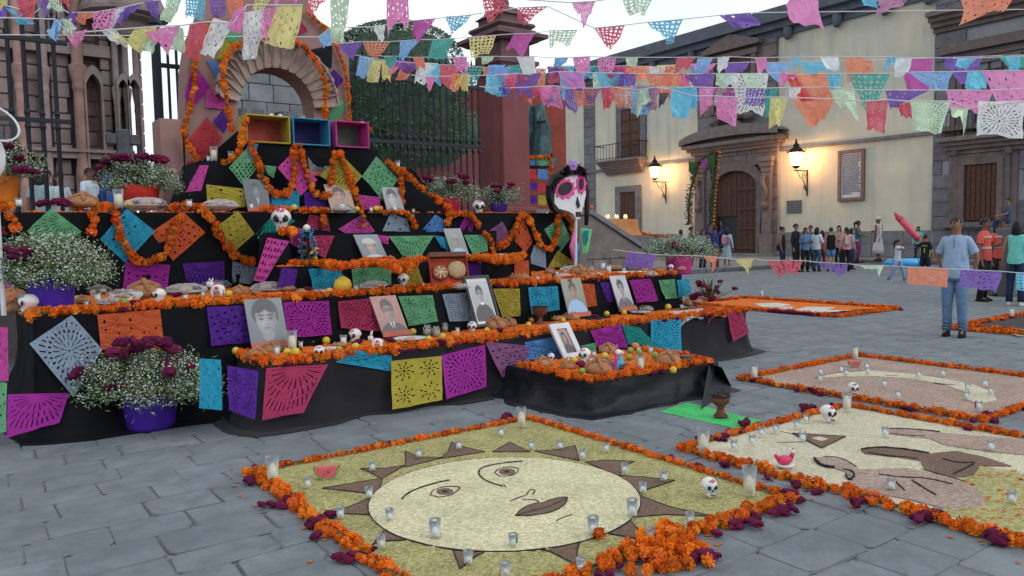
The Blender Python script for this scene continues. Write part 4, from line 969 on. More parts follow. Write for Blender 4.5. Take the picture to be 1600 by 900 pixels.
# pyramid and arch sheets
face(VL5-.28, [((322, 288, 382, 295, 384, 323, 325, 326), 'y', 'dots', 'wide on the pyramid by the dark portrait'), ((385, 232, 402, 262, 380, 290, 358, 262), 'g', 'lace', 'hanging in threads left of the crates'),
 ((455, 240, 496, 281, 470, 306, 434, 262), 'p', 'dots', 'as a diamond below the blue crate'), ((424, 298, 468, 298, 468, 326, 424, 326), 'c', 'dots', 'low behind the garland loop'), ((475, 300, 508, 304, 512, 328, 477, 326), 'v', 'rays', 'low below the pair portrait'),
 ((532, 240, 566, 275, 545, 300, 500, 275), 'y', 'rays', 'between the two garland loops'), ((588, 244, 622, 280, 598, 314, 566, 276), 'g', 'leaf', 'as a large diamond above the suited man'),
 ((558, 304, 594, 308, 593, 327, 566, 328), 'p', 'leaf', 'low left of the suited man portrait'), ((312, 258, 326, 258, 314, 298, 290, 300), 'p', 'dots', 'drooping at the pyramid left edge'), ((413, 258, 432, 260, 428, 278, 418, 272), 'g', 'plain', 'small torn behind the first loop'),
 ((386, 228, 404, 224, 396, 250, 382, 248), 'b', 'dots', 'narrow under the mustard crate')], 'on the pyramid', off=.05)
face(VW, [((323, 183, 348, 215, 318, 262, 292, 222), 'r', 'sun', 'large on the arch wall left of the sash'), ((348, 172, 362, 188, 350, 208, 333, 190), 'v', 'flower', 'small on the arch wall left side'),
 ((303, 98, 328, 135, 300, 172, 288, 150), 'm', 'plain', 'upper left on the arch wall'), ((322, 92, 345, 100, 366, 140, 350, 142), 'b', 'plain', 'slanting left of the shell'), ((322, 140, 362, 143, 362, 172, 321, 168), 'p', 'plain', 'left of the arch opening'),
 ((293, 252, 305, 250, 302, 290, 288, 285), 'r', 'plain', 'narrow at the lower left wall edge'), ((522, 108, 537, 125, 522, 143, 511, 122), 'v', 'flower', 'on the arch wall right of shell'),
 ((500, 138, 512, 158, 502, 175, 488, 150), 'y', 'sun', 'on the arch wall right of the opening'), ((530, 150, 543, 168, 518, 196, 512, 178), 'g', 'plain', 'long on the arch wall right side'), ((350, 40, 378, 52, 372, 70, 350, 62), 'g', 'plain', 'high on the arch wall by the white banners'),
 ((350, 62, 366, 70, 352, 96, 338, 92), 'y', 'plain', 'above the left of the shell'), ((464, 22, 472, 36, 482, 48, 463, 56), 'k', 'plain', 'high right on the arch wall'), ((482, 78, 518, 68, 520, 100, 488, 92), '#20242c', 'plain', '')] [:12], 'on the arch wall', off=.03)
c = [PV(x_, y_, VW-.05) for x_, y_ in ((484, 78), (519, 70), (518, 108), (500, 98))]; PC['n'] = '#20242e'; sheet(c, 'n', 'plain', 'black plastic sheet on the right shoulder of the arch wall')
# ---- portraits ----------------------------------------------------------
def sm(a, b, x): t = max(0, min(1, (x-a)/(b-a))); return t*t*(3-2*t)
def ell(s, t, cx, cy, rx, ry, soft=.18):
    d = math.sqrt(((s-cx)/rx)**2+((t-cy)/ry)**2); return 1-sm(1-soft, 1+soft, d)
def lerp3(a, b, k): return tuple(x_+(y_-x_)*k for x_, y_ in zip(a, b))
M_print = None
def print_mat():
    global M_print
    if M_print: return M_print
    m, nt, bs, out = newmat('photo_print'); at = nt.nodes.new('ShaderNodeVertexColor'); at.layer_name = 'Col'
    geo = nt.nodes.new('ShaderNodeNewGeometry'); no = nt.nodes.new('ShaderNodeTexNoise'); no.inputs['Scale'].default_value = 60; nt.links.new(geo.outputs['Position'], no.inputs[0])
    mr = nt.nodes.new('ShaderNodeMapRange'); mr.inputs[3].default_value = .8; mr.inputs[4].default_value = 1.2; nt.links.new(no.outputs[0], mr.inputs[0])
    hs = nt.nodes.new('ShaderNodeHueSaturation'); nt.links.new(at.outputs[0], hs.inputs['Color']); nt.links.new(mr.outputs[0], hs.inputs['Value'])
    nt.links.new(hs.outputs[0], bs.inputs['Base Color']); bs.inputs['Roughness'].default_value = .35; M_print = m; return m
def face_fn(bg, skin, hair, coat, shirt=None, fx=.5, fy=.36, fr=.2, glasses=False, tie=False, collar=False, hat=None, border=0, longhair=False, second=None, strip=None, turn=0.0):
    def f(s, t):   # s right, t down; t in 0..1.3
        if border and (s < border or s > 1-border or t < border or t > 1.3-border): return (.62, .64, .66)
        c = lerp3(bg, tuple(x_*.72 for x_ in bg), sm(.1, 1.2, t+.25*noise.noise(Vector((s*3, t*3, bg[0]*50)))+.15))
        def head(c, fx, fy, fr):
            if longhair: c = lerp3(c, hair, ell(s, t, fx, fy+.12, fr*1.25, fr*1.75))
            sh = ell(s, t, fx, fy+fr*4.35, fr*2.55, fr*2.6, .05); c = lerp3(c, coat, sh)
            if shirt and sh > .3:
                dx = abs(s-fx); yy = t-(fy+fr*1.25)
                if dx < .55*fr-(yy*.28) and yy > 0: c = lerp3(c, shirt, .95)
                if tie and dx < .10*fr+.01 and yy > .3*fr: c = (.03, .03, .04)
            c = lerp3(c, tuple(x_*.78 for x_ in skin), ell(s, t, fx, fy+fr*1.15, fr*.48, fr*.65))
            if collar and t > fy+fr*1.5 and ell(s, t, fx, fy+fr*1.75, fr*.5, fr*.25) > .4: c = (.7, .7, .7)
            c = lerp3(c, hair, ell(s, t, fx-.01, fy-fr*.28, fr*.98, fr*1.08, .1))
            sk = ell(s, t, fx+turn*fr*.1, fy+fr*.16, fr*.80, fr*1.10, .12)
            shade = 1.12-.45*sm(.05, 1.0, abs(s-fx+fr*.2)/fr)-.25*sm(fy+fr*.3, fy+fr*1.3, t)-.12*ell(s, t, fx, fy+fr*.02, fr*.75, fr*.22, .6)-.1*ell(s, t, fx+fr*.15, fy+fr*.42, fr*.18, fr*.4, .6)
            c = lerp3(c, tuple(x_*shade for x_ in skin), sk)
            hl = fy-fr*.52+.25*fr*abs(math.sin((s-fx)*9)); 
            if sk > .2 and t < hl+.02: c = lerp3(hair, c, sm(hl-.03, hl+.03, t))
            for sx in (-1, 1):
                ex = fx+sx*fr*.36+turn*fr*.12
                c = lerp3(c, tuple(x_*.12 for x_ in skin), .95*ell(s, t, ex, fy-.06*fr-fr*.06, fr*.27, fr*.075, .6))
                c = lerp3(c, tuple(x_*.10 for x_ in skin), .95*ell(s, t, ex, fy+fr*.14, fr*.17, fr*.085, .6))
                c = lerp3(c, hair, .7*ell(s, t, fx+sx*fr*.84, fy+.1*fr, fr*.1, fr*.25, .3))
                if glasses:
                    d = math.sqrt(((s-ex)/(fr*.30))**2+((t-fy-fr*.12)/(fr*.2))**2); c = lerp3(c, (.02, .02, .02), .9*(1-sm(.10, .28, abs(d-1))))
            c = lerp3(c, tuple(x_*.6 for x_ in skin), .7*ell(s, t, fx+turn*fr*.18, fy+fr*.52, fr*.17, fr*.07, .6))
            c = lerp3(c, tuple(min(1, x_*1.15) for x_ in skin), .5*ell(s, t, fx+turn*fr*.15, fy+fr*.36, fr*.06, fr*.2, .6))
            c = lerp3(c, (skin[0]*.45, skin[1]*.28, skin[2]*.28), .8*ell(s, t, fx+turn*fr*.12, fy+fr*.80, fr*.27, fr*.07, .5))
            if hat: c = lerp3(c, hat, ell(s, t, fx, fy-fr*.75, fr*1.05, fr*.62, .08)); c = lerp3(c, tuple(x_*.8 for x_ in hat), ell(s, t, fx, fy-fr*.42, fr*1.3, fr*.16, .1))
            return c
        c = head(c, fx, fy, fr)
        if second: c = head(c, *second)
        if strip and t > 1.16: c = strip
        return c
    return f
def portrait(q, v, lean, z, fn, label, frame=None, strip=None, N=44, M=56):
    """q: photo corners TL TR BR BL; the foot stands on plane Y=v at height z, the head leans back by 'lean'"""
    bl = PV(q[6], q[7], v); br = PV(q[4], q[5], v); bl.z += (z-(bl.z+br.z)/2)*.6; br.z = bl.z
    tl = PV(q[0], q[1], v+lean); tr = PV(q[2], q[3], v+lean); tl.z = tr.z = (tl.z+tr.z)/2
    wv = br-bl; c = (tl+tr)/2-wv/2; tl, tr = c, c+wv
    root = empty('portrait', (bl+br)/2, label=label, cat='portrait', group='portraits of the dead on the altar')
    o = ORG(root); nrm = wv.cross(tl-bl).normalized(); nrm = nrm if nrm.y < 0 else -nrm
    bk = MB(); P = [tl, tr, br, bl]; B_ = [p-nrm*.012 for p in P]; bk.add([p-nrm*.001 for p in P]+B_, [(0, 1, 2, 3), (7, 6, 5, 4), (0, 4, 5, 1), (1, 5, 6, 2), (2, 6, 7, 3), (3, 7, 4, 0)])
    bk.build('backing_board', mat('board_white', (.55, .55, .55), .7), root)
    ins = 0
    if frame:
        fw, fc, matw = frame; L1, L2 = wv.length, (bl-tl).length; f = MB(); fx, fy = wv/L1, (bl-tl)/L2
        def quad(a0, b0, a1, b1):
            pts = [tl+fx*a0+fy*b0, tl+fx*a1+fy*b0, tl+fx*a1+fy*b1, tl+fx*a0+fy*b1]; T = [p+nrm*.02 for p in pts]; f.add(T+[p-nrm*.0125 for p in pts], [(0, 1, 2, 3), (7, 6, 5, 4), (0, 4, 5, 1), (1, 5, 6, 2), (2, 6, 7, 3), (3, 7, 4, 0)])
        quad(0, 0, L1, fw); quad(0, L2-fw, L1, L2); quad(0, fw, fw, L2-fw); quad(L1-fw, fw, L1, L2-fw); f.build('picture_frame', mat('frame_'+label[:6], fc, .5, .1), root); ins = fw
        tl = tl+fx*ins+fy*ins; wv = wv-fx*2*ins; dn = (bl-(tl-fy*ins-fx*ins))-fy*2*ins
    else: dn = bl-tl
    vs = [tl+wv*(i/N)+dn*(j/M)+nrm*.0015-o for j in range(M+1) for i in range(N+1)]
    me = bpy.data.meshes.new('photo_print'); me.from_pydata(vs, [], [(j*(N+1)+i, j*(N+1)+i+1, (j+1)*(N+1)+i+1, (j+1)*(N+1)+i) for j in range(M) for i in range(N)])
    me.materials.append(print_mat()); ca_ = me.color_attributes.new('Col', 'FLOAT_COLOR', 'POINT')
    buf = []
    for j in range(M+1):
        for i in range(N+1): buf += [*fn(i/N, 1.3*j/M), 1]
    ca_.data.foreach_set('color', buf); link('photo_print', me, root)
    if strip:   # coloured card strip across the foot
        s_ = MB(); a, b = bl+nrm*.03-wv.normalized()*.01, br+nrm*.03+wv.normalized()*.01; up = (tl-bl).normalized()*.055; s_.add([a, b, b+up, a+up, a-nrm*.008, b-nrm*.008, b+up-nrm*.008, a+up-nrm*.008], [(0, 1, 2, 3), (7, 6, 5, 4), (0, 4, 5, 1), (1, 5, 6, 2), (2, 6, 7, 3), (3, 7, 4, 0)]); s_.build('card_strip', mat('strip_card', hexc('#b8604e'), .6), root)
    return root
gsk = (.34, .35, .36); gh = (.03, .035, .045); gb = (.16, .19, .21)
portrait((384, 467, 436, 466, 452, 535, 394, 538), VT2-.18, .13, ZT1, face_fn(gb, (.27, .285, .30), gh, (.06, .07, .08), fx=.50, fy=.48, fr=.36), 'large grey portrait of a man with swept hair, foot in red card', strip=1)
portrait((574, 464, 621, 461, 640, 513, 600, 519), VT2-.16, .13, ZT1, face_fn((.42, .20, .17), (.30, .22, .19), (.05, .04, .04), (.03, .03, .035), (.6, .6, .62), fx=.5, fy=.42, fr=.24, glasses=True, tie=True, turn=1), 'portrait of bespectacled man in dark suit on pinkish ground', strip=1)
portrait((719, 432, 764, 430, 783, 492, 743, 500), VT2-.18, .15, ZT1, face_fn((.45, .46, .48), (.33, .33, .34), (.03, .03, .04), (.035, .04, .05), fx=.5, fy=.42, fr=.17, collar=True, border=.07, glasses=True), 'grey framed black and white portrait of a priest', frame=(.03, (.03, .04, .05), 0))
portrait((874, 435, 908, 435, 921, 483, 890, 488), VT2-.16, .13, ZT1, face_fn((.22, .26, .20), (.33, .19, .13), (.04, .03, .03), (.25, .42, .62), fx=.48, fy=.38, fr=.19), 'colour portrait of a man in light blue shirt in a garden', strip=1)
portrait((951, 431, 977, 430, 993, 470, 969, 475), VT2-.16, .13, ZT1, face_fn((.50, .52, .53), (.30, .29, .28), (.05, .05, .05), (.09, .09, .10), (.5, .5, .5), fx=.5, fy=.42, fr=.21, tie=True), 'narrow faded portrait of a man with moustache at right', strip=1)
portrait((855, 508, 888, 504, 911, 552, 881, 561), VT1-.25, .16, .29, face_fn((.40, .25, .22), (.36, .22, .17), (.035, .03, .035), (.03, .03, .04), fx=.5, fy=.42, fr=.21, longhair=True), 'white framed portrait of a dark haired woman on small table', frame=(.06, (.62, .64, .68), 0))
portrait((382, 281, 412, 279, 424, 320, 388, 325), VP+.15, .12, ZP, face_fn((.07, .09, .11), (.16, .17, .19), (.03, .04, .05), (.05, .06, .07), (.28, .29, .3), fx=.5, fy=.4, fr=.2), 'very dark portrait at the left foot of the pyramid', strip=1)
portrait((509, 288, 541, 289, 557, 331, 519, 331), VP+.15, .12, ZP, face_fn((.42, .26, .18), (.38, .22, .16), (.025, .022, .02), (.04, .045, .06), (.6, .6, .6), fx=.5, fy=.45, fr=.27), 'colour portrait of smiling man in suit under the crates')
portrait((596, 292, 622, 293, 633, 328, 606, 330), VP+.15, .12, ZP, face_fn((.28, .30, .32), (.42, .42, .43), (.04, .045, .05), (.05, .055, .06), (.5, .5, .5), fx=.48, fy=.48, fr=.30, turn=-1), 'grey portrait of suited man at the right foot of pyramid')
portrait((477, 232, 514, 233, 519, 262, 485, 269), VL5-.1, .05, 2.4, face_fn((.06, .07, .08), (.36, .37, .38), (.22, .22, .23), (.10, .10, .11), fx=.28, fy=.5, fr=.17, second=(.74, .62, .14)), 'dark portrait of two elderly people hung below the blue crate', strip=1)
portrait((552, 366, 589, 367, 608, 406, 571, 407), VA_-.15, .12, ZB, face_fn((.14, .20, .24), (.36, .25, .20), (.05, .04, .04), (.45, .45, .45), fx=.5, fy=.52, fr=.25, hat=(.42, .40, .38), turn=1), 'portrait of smiling man in pale cap and white shirt', strip=1)
portrait((694, 357, 718, 357, 735, 402, 709, 403), VA_-.15, .12, ZB, face_fn((.20, .24, .24), (.24, .18, .15), (.05, .05, .05), (.22, .42, .58), fx=.5, fy=.48, fr=.2, hat=(.24, .25, .25)), 'tall portrait of man in blue shirt and hat on upper step', strip=1)
# ================================================================== FLOWERS, GARLANDS, CARPETS, OFFERINGS
RN = random.Random(23)
def ico(sub):
    bm = bmesh.new(); bmesh.ops.create_icosphere(bm, subdivisions=sub, radius=1); v = [tuple(x.co) for x in bm.verts]; f = [tuple(q.index for q in x.verts) for x in bm.faces]; bm.free(); return v, f
ICO1, ICO2, ICO3 = ico(1), ico(2), ico(3)
M_mari = mat('marigold_petals', (.80, .20, .012), .7, .3, 30, .0, col2=(.48, .085, .006), objrand=.2, spec=.2)
M_mari2 = mat('marigold_petals_loose', (.72, .17, .012), .75, .3, 14, .0, col2=(.40, .07, .008), spec=.2)
M_comb = mat('cockscomb_velvet', (.14, .008, .045), .8, .4, 25, .0, col2=(.05, .004, .024), objrand=.3, spec=.15)
M_green = mat('stem_green', (.05, .10, .03), .7, .3, 10, 0)
def ruffle(base, amp, sq=.78, seed=0, under=True):
    r = random.Random(seed); V, Fc = base; vs = []
    for p in V:
        k = 1+r.uniform(-amp, amp); vs.append((p[0]*k, p[1]*k, p[2]*k*sq))
    return vs, Fc
def mesh_of(name, vf, m, s=1.0):
    me = bpy.data.meshes.new(name); me.from_pydata([(p[0]*s, p[1]*s, p[2]*s) for p in vf[0]], [], vf[1]); me.materials.append(m); me.update(); return me
def petalball(seed, n=46):
    """ruffled marigold head: small curved petals all over a core"""
    r = random.Random(seed); mb = MB(); V, Fc = ruffle(ICO1, .1, .7, seed); mb.add([(p[0]*.72, p[1]*.72, p[2]*.72) for p in V], Fc)
    for k in range(n):
        z = 1-2*(k+.5)/n; a = k*2.39996+r.uniform(-.3, .3); rr = math.sqrt(max(0, 1-z*z)); d = Vector((rr*math.cos(a), rr*math.sin(a), z*.75))
        t = d.cross(Vector((0, 0, 1))); t = t.normalized() if t.length > .05 else Vector((1, 0, 0)); b = d.cross(t).normalized()
        tt = t*math.cos(r.uniform(-.6, .6))+b*math.sin(r.uniform(-.6, .6)); nn = d.cross(tt).normalized(); w_ = r.uniform(.18, .27)
        p0 = d*.62; p1 = d*r.uniform(.98, 1.1)+nn*r.uniform(.05, .2)
        mb.add([p0-tt*w_*.5, p0+tt*w_*.5, p1+tt*w_, p1-tt*w_+nn*.05], [(0, 1, 2, 3)])
    return mb
MAR = [petalball(s).mesh('marigold', [M_mari]) for s in range(5)]
MARS = [ruffle(ICO2, .2, .8, s) for s in range(4)]
def combmesh(seed):
    r = random.Random(seed); mb = MB()
    for k in range(5):
        c = (r.uniform(-.6, .6), r.uniform(-.35, .35), r.uniform(-.25, .3)); V, Fc = ruffle(ICO2, .28, .75, seed*7+k); q = r.uniform(.42, .7); mb.add([(p[0]*q+c[0], p[1]*q*.8+c[1], p[2]*q+c[2]) for p in V], Fc)
    return mb.mesh('cockscomb', [M_comb])
COMB = [combmesh(s) for s in range(4)]
def resample(pts, step):
    pts = [Vector(p) for p in pts]; out = [pts[0]]; acc = 0
    for a, b in zip(pts, pts[1:]):
        L_ = (b-a).length; t = step-acc
        while t <= L_: out.append(a.lerp(b, t/L_)); t += step
        acc = (acc+L_) % step if L_ else acc
        acc = L_-(t-step)
    return out
def smooth(pts, n=2):
    pts = [Vector(p) for p in pts]
    for _ in range(n):
        q = [pts[0]]
        for a, b in zip(pts, pts[1:]): q += [a.lerp(b, .25), a.lerp(b, .75)]
        q.append(pts[-1]); pts = q
    return pts
def garland(pts, r, label, rows=1, spread=None, name='marigold_garland', step=None, group='marigold garlands on the altar', cat='garland', comb=0, cap=300, combside=None, sm_=2):
    P = resample(smooth(pts, sm_) if sm_ else pts, step or r*1.25); root = empty(name, P[0], label=label, cat=cat, group=group); o = P[0]; n = 0; st = MB()
    for i, p in enumerate(P):
        for k in range(rows):
            j = Vector((RN.gauss(0, 1), RN.gauss(0, 1), RN.gauss(0, .5)))*r*(.18 if rows == 1 else .4)
            if rows > 1: t = (P[min(i+1, len(P)-1)]-P[max(i-1, 0)]).normalized(); sd = Vector((t.y, -t.x, 0)); j += sd*(spread or r*1.6)*(k-(rows-1)/2)
            q = p+j-o; s_ = r*RN.uniform(.68, 1.24)
            if n < cap: link('marigold', RN.choice(MAR), root, q, (RN.uniform(0, 6), RN.uniform(0, 6), RN.uniform(0, 6)), (s_, s_, s_)); n += 1
            else: V, Fc = RN.choice(MARS); st.add([(v_[0]*s_+q.x, v_[1]*s_+q.y, v_[2]*s_+q.z) for v_ in V], Fc)
        if comb and RN.random() < comb:
            t = (P[min(i+1, len(P)-1)]-P[max(i-1, 0)]).normalized(); sd = Vector((t.y, -t.x, 0))*(combside or 1)
            s_ = RN.uniform(.024, .042)*(r/.035)**.5; q = p-o+sd*r*RN.uniform(1.3, 2.4)*(1+.5*(rows-1)); q.z = max(q.z-r*.3, -o.z+s_*.5) if o.z < .2 else q.z-r*.2
            link('cockscomb', RN.choice(COMB), root, q, (0, 0, RN.uniform(0, 6)), (s_, s_, s_))
    cd = MB(); cd.tube([p-o for p in P], r*.3, 4)
    for p in P:
        if RN.random() < .45: a = Vector((RN.gauss(0, 1), RN.gauss(0, 1), RN.gauss(.3, .6))).normalized(); b = a.orthogonal().normalized()*r*.16; q = p-o+a*r*.9; a = a*r*.55; cd.add([q-a, q+b, q+a, q-b], [(0, 1, 2, 3)])
    cd.build('stem_cord', M_green, root, world=False)
    if st.v: st.build('marigolds_past_count', M_mari, root, world=False, kind='stuff')
    return root
def gpx(v, pts, r, label, **k): return garland([PV(x_, y_, v) for x_, y_ in pts], r, label, **k)
def gz(z, pts, r, label, **k): return garland([G(x_, y_, z) for x_, y_ in pts], r, label, **k)
GR = .050
gpx(VP-.07, [(178, 336), (184, 352), (192, 375), (205, 400), (220, 411), (240, 408), (258, 398), (266, 378), (273, 355), (280, 334)], GR, 'marigold swag looping over the cyan and orange diamonds')
gpx(VP-.07, [(318, 326), (330, 342), (341, 364), (356, 388), (376, 405), (402, 412)], .058, 'long marigold garland running down past the mustard diamond sheet')
gpx(VP-.07, [(147, 325), (147, 340), (145, 362)], GR, 'short marigold tail hanging above the big violet pot, right one')
gpx(VP-.07, [(16, 338), (24, 345), (27, 356)], GR, 'tiny marigold tail at the far left of the stage front')
gpx(VP-.07, [(770, 386), (788, 384), (800, 370), (806, 350), (812, 337), (822, 336), (830, 348), (837, 368), (848, 386), (858, 391), (866, 380), (872, 360), (873, 338)], GR*1.1, 'double loop marigold swag at the right end of the stage')
gpx(VP-.07, [(882, 336), (893, 341), (896, 360), (897, 385), (898, 412)], GR, 'marigold garland hanging down the right corner of the stage')
gpx(VP-.07, [(700, 334), (701, 343), (700, 352)], GR, 'short marigold tail between the blue and magenta sheets')
gpx(VP-.07, [(600, 331), (620, 331), (637, 332), (645, 342), (650, 358)], GR, 'short marigold garland turning down beside the silver sheet')
gpx(VP-.07, [(710, 334), (728, 334), (740, 338), (746, 350), (749, 360)], GR, 'short marigold garland turning down beside the magenta sheet')
gpx(VP-.07, [(504, 330), (507, 343), (506, 356)], GR*.9, 'short marigold tail hanging over the crimson sheet')
gpx(VP-.07, [(566, 332), (568, 345), (567, 358)], GR*.9, 'short marigold tail ending the right pyramid garland')
for i, (a, b, l) in enumerate((((-10, 322), (17, 321), 'at the left edge by the orange pot'), ((118, 320), (178, 324), 'over the stage left of the tall beige candle'), ((268, 324), (318, 321), 'beside the top of the long garland'),
    ((408, 325), (455, 327), 'before the dark portrait and the skull'), ((470, 328), (515, 329), 'in front of the smiling man'), ((752, 335), (800, 334), 'right of the black eyed skull'), ((840, 336), (880, 336), 'at the right end of the stage'))):
    gz(ZP+.03, [a, ((a[0]+b[0])/2, (a[1]+b[1])/2-.5), b], .045, 'marigold rope lying on the stage edge '+l)
# arch and pyramid
gpx(VW-.08, [(336, 30), (316, 60), (305, 92), (303, 130), (300, 150), (295, 178), (289, 192), (286, 206)], .045, 'marigold garland down the left edge of the arch wall')
gpx(VW-.22, [(286, 206), (293, 224), (304, 243), (309, 262), (318, 288), (323, 318)], .050, 'marigold garland continuing from arch down the pyramid left slope')
gpx(VW-.30, [(378, 66), (360, 78), (350, 95), (349, 120), (352, 150), (358, 180), (362, 204)], .046, 'marigold garland round the left side of the shell')
gpx(VW-.30, [(462, 64), (480, 78), (495, 97), (505, 117), (510, 140), (508, 165), (508, 196)], .046, 'marigold garland round the right side of the shell')
gpx(VW-.08, [(482, 20), (500, 36), (520, 60), (534, 92), (541, 118), (545, 150), (547, 202)], .035, 'thin marigold garland down the right edge of the arch wall')
gz(ZL6+.44, [(389, 187), (420, 188), (455, 189), (490, 194), (520, 198), (550, 201), (578, 204)], .05, 'marigold rope along the top of the three crates', rows=2)
gpx(VL6-.10, [(387, 188), (380, 205), (376, 225), (373, 240), (361, 250), (348, 254)], .048, 'marigold garland from the mustard crate down to the left ledge')
V5 = VL5-.36
gpx(V5, [(393, 224), (400, 246), (408, 270), (418, 292), (430, 303), (445, 305), (456, 295), (460, 278), (461, 255), (459, 226)], .056, 'deep marigold loop hanging below the mustard crate')
gpx(V5, [(469, 228), (474, 250), (480, 275), (490, 298), (503, 310), (515, 303)], .052, 'marigold loop hanging beside the pair portrait')
gpx(V5, [(518, 284), (520, 262), (521, 242), (527, 236), (535, 248), (543, 268), (554, 302), (566, 328)], .052, 'marigold garland falling from blue crate to the suited man')
gpx(V5, [(607, 254), (615, 262), (626, 268), (627, 290), (628, 318)], .05, 'marigold garland dropping at the right shoulder of the pyramid')
gpx(VP+.2, [(630, 268), (648, 284), (662, 297), (680, 309), (694, 320), (706, 329)], .05, 'marigold garland slanting down the pyramid right slope')
gz(ZL6, [(392, 234), (425, 235), (456, 234)], .035, 'small marigold rope under the mustard crate')
gz(ZA_+.03, [(446, 361), (480, 365), (520, 363), (560, 366), (600, 365), (640, 366), (680, 364), (720, 363), (758, 363)], .047, 'marigold rope along the edge of the upper middle step', rows=2, spread=.05)
gpx(VA_-.05, [(758, 364), (766, 372), (769, 385), (772, 396)], .05, 'marigold garland down the right end of the upper step')
gz(ZB+.03, [(440, 411), (470, 412), (500, 411), (530, 416), (560, 413), (590, 408), (612, 412), (625, 421), (640, 410), (655, 405), (672, 405)], .045, 'marigold rope waving along the low step, left part', rows=2, spread=.05)
gz(ZB+.03, [(708, 403), (740, 403), (765, 402), (790, 408), (800, 402), (818, 399)], .045, 'marigold rope along the low step right of the bread box', rows=2, spread=.05)
garland([(UL+.02, VP-.3, ZT2+.02), (UL+.03, VT2+.04, ZT2+.02)], .05, 'marigold border on the left end of the second table', rows=2, spread=.08, sm_=0, comb=.05)
garland([(UL+.05, VT2+.05, ZT2+.025), (7.9, VT2+.05, ZT2+.025)], .043, 'long marigold border along the front of the second table', rows=2, spread=.07, sm_=0, comb=.03)
garland([(2.05, VT2-.15, ZT1+.02), (2.06, VT1+.05, ZT1+.02), (8.3, VT1+.06, ZT1+.02)], .043, 'long marigold border along the front of the lowest table', rows=2, spread=.075, sm_=0, comb=.08)
# small table
TS = (4.32, 5.98, 4.92, 6.15, .28)
st_ = empty('small_offering_table', (TS[0], TS[2], 0), label='low offering table under shiny black plastic before the lowest altar table', cat='table')
MB().box((TS[0], TS[2], TS[4]-.03), (TS[1], TS[3], TS[4])).build('table_top', M_plast, st_)
s = MB(); skirt(s, [(TS[0], TS[3]), (TS[0], TS[2]), (TS[1], TS[2]), (TS[1], TS[3])], TS[4], .004, .10, 77, nz=8, fold=.085); s.build('plastic_cover', M_plast, st_, smooth=True)
cm = MB(); pA, pB, pC = G(1108, 568, .28), G(1128, 574, .28), G(1143, 604, .05); pD = Vector((TS[1]-.02, TS[2]-.01, .27)); pE = G(1095, 640, .01)
cm.add([pA, pB, pC, pE, pD], [(0, 1, 2), (0, 2, 3), (0, 3, 4)]); cm.build('plastic_corner', M_plast, st_)
garland([(TS[0]+.08, TS[3]-.15, .3), (TS[0]+.06, TS[2]+.08, .3), (TS[1]-.06, TS[2]+.07, .3), (TS[1]-.05, TS[3]-.12, .3)], .038, 'marigold border round the small offering table', rows=2, spread=.055, sm_=0, comb=.10)
# ---- loose petals strewn on the tables
def petals(u0, u1, v0, v1, z, n, name, par, dens=.55):
    mb = MB(); V, Fc = ICO1
    for k in range(n):
        x_ = RN.uniform(u0, u1); y_ = RN.uniform(v0, v1)
        if noise.noise(Vector((x_*2.2, y_*2.2, z*9))) < -.30+(.5-dens): continue
        s_ = RN.uniform(.016, .034); q = RN.uniform(.25, .6); mb.add([(p[0]*s_*RN.uniform(.8, 1.2)+x_, p[1]*s_+y_, p[2]*s_*q+z+.008) for p in V], Fc)
    o = mb.build(name, M_mari2); tag(o, kind='stuff', label='loose orange marigold petals strewn over the '+par, cat='petals'); return o
petals(2.1, 8.3, VT1+.08, VT2-.1, ZT1, 5200, 'marigold_petals', 'lowest table')
petals(UL+.1, 2.9, VT2+.1, VP-.1, ZT2, 3800, 'marigold_petals', 'left part of the second table')
petals(2.9, 7.9, VT2+.1, VB_-.05, ZT2, 3600, 'marigold_petals', 'second table before the low step')
petals(6.3, 7.9, VB_-.05, VP-.1, ZT2, 900, 'marigold_petals', 'right part of the second table')
petals(TS[0]+.08, TS[1]-.08, TS[2]+.1, TS[3]-.1, TS[4], 1500, 'marigold_petals', 'small table', .75)
petals(2.9, 6.0, VB_+.1, VA_-.05, ZB, 500, 'marigold_petals', 'low step')
petals(.6, 7.3, VP+.04, VP+.5, ZP, 500, 'marigold_petals', 'stage edge', .4)
# ---- carpets of seeds ----------------------------------------------------
def seedmat(name, col, col2, sc=190):
    if name in MATS: return MATS[name]
    m, nt, bs, out = newmat(name); L = nt.links.new; geo = nt.nodes.new('ShaderNodeNewGeometry')
    vo = nt.nodes.new('ShaderNodeTexVoronoi'); vo.inputs['Scale'].default_value = sc/2.6; L(geo.outputs['Position'], vo.inputs[0])
    sp = nt.nodes.new('ShaderNodeSeparateColor'); L(vo.outputs['Color'], sp.inputs[0]); mx = nt.nodes.new('ShaderNodeMixRGB'); mx.inputs[1].default_value = (*col2, 1); mx.inputs[2].default_value = (*col, 1); L(sp.outputs[0], mx.inputs[0])
    n2 = nt.nodes.new('ShaderNodeTexNoise'); n2.inputs['Scale'].default_value = 3; n2.inputs['Detail'].default_value = 6; L(geo.outputs['Position'], n2.inputs[0])
    hs = nt.nodes.new('ShaderNodeHueSaturation'); mr = nt.nodes.new('ShaderNodeMapRange'); mr.inputs[3].default_value = .72; mr.inputs[4].default_value = 1.28; L(n2.outputs[0], mr.inputs[0]); L(mr.outputs[0], hs.inputs['Value']); L(mx.outputs[0], hs.inputs['Color']); L(hs.outputs[0], bs.inputs['Base Color'])
    bp = nt.nodes.new('ShaderNodeBump'); bp.inputs['Strength'].default_value = .7; bp.inputs['Distance'].default_value = .008; bp.invert = True; L(vo.outputs['Distance'], bp.inputs['Height']); L(bp.outputs[0], bs.inputs['Normal']); bs.inputs['Roughness'].default_value = .8; bs.inputs['Specular IOR Level'].default_value = .2
    MATS[name] = m; return m
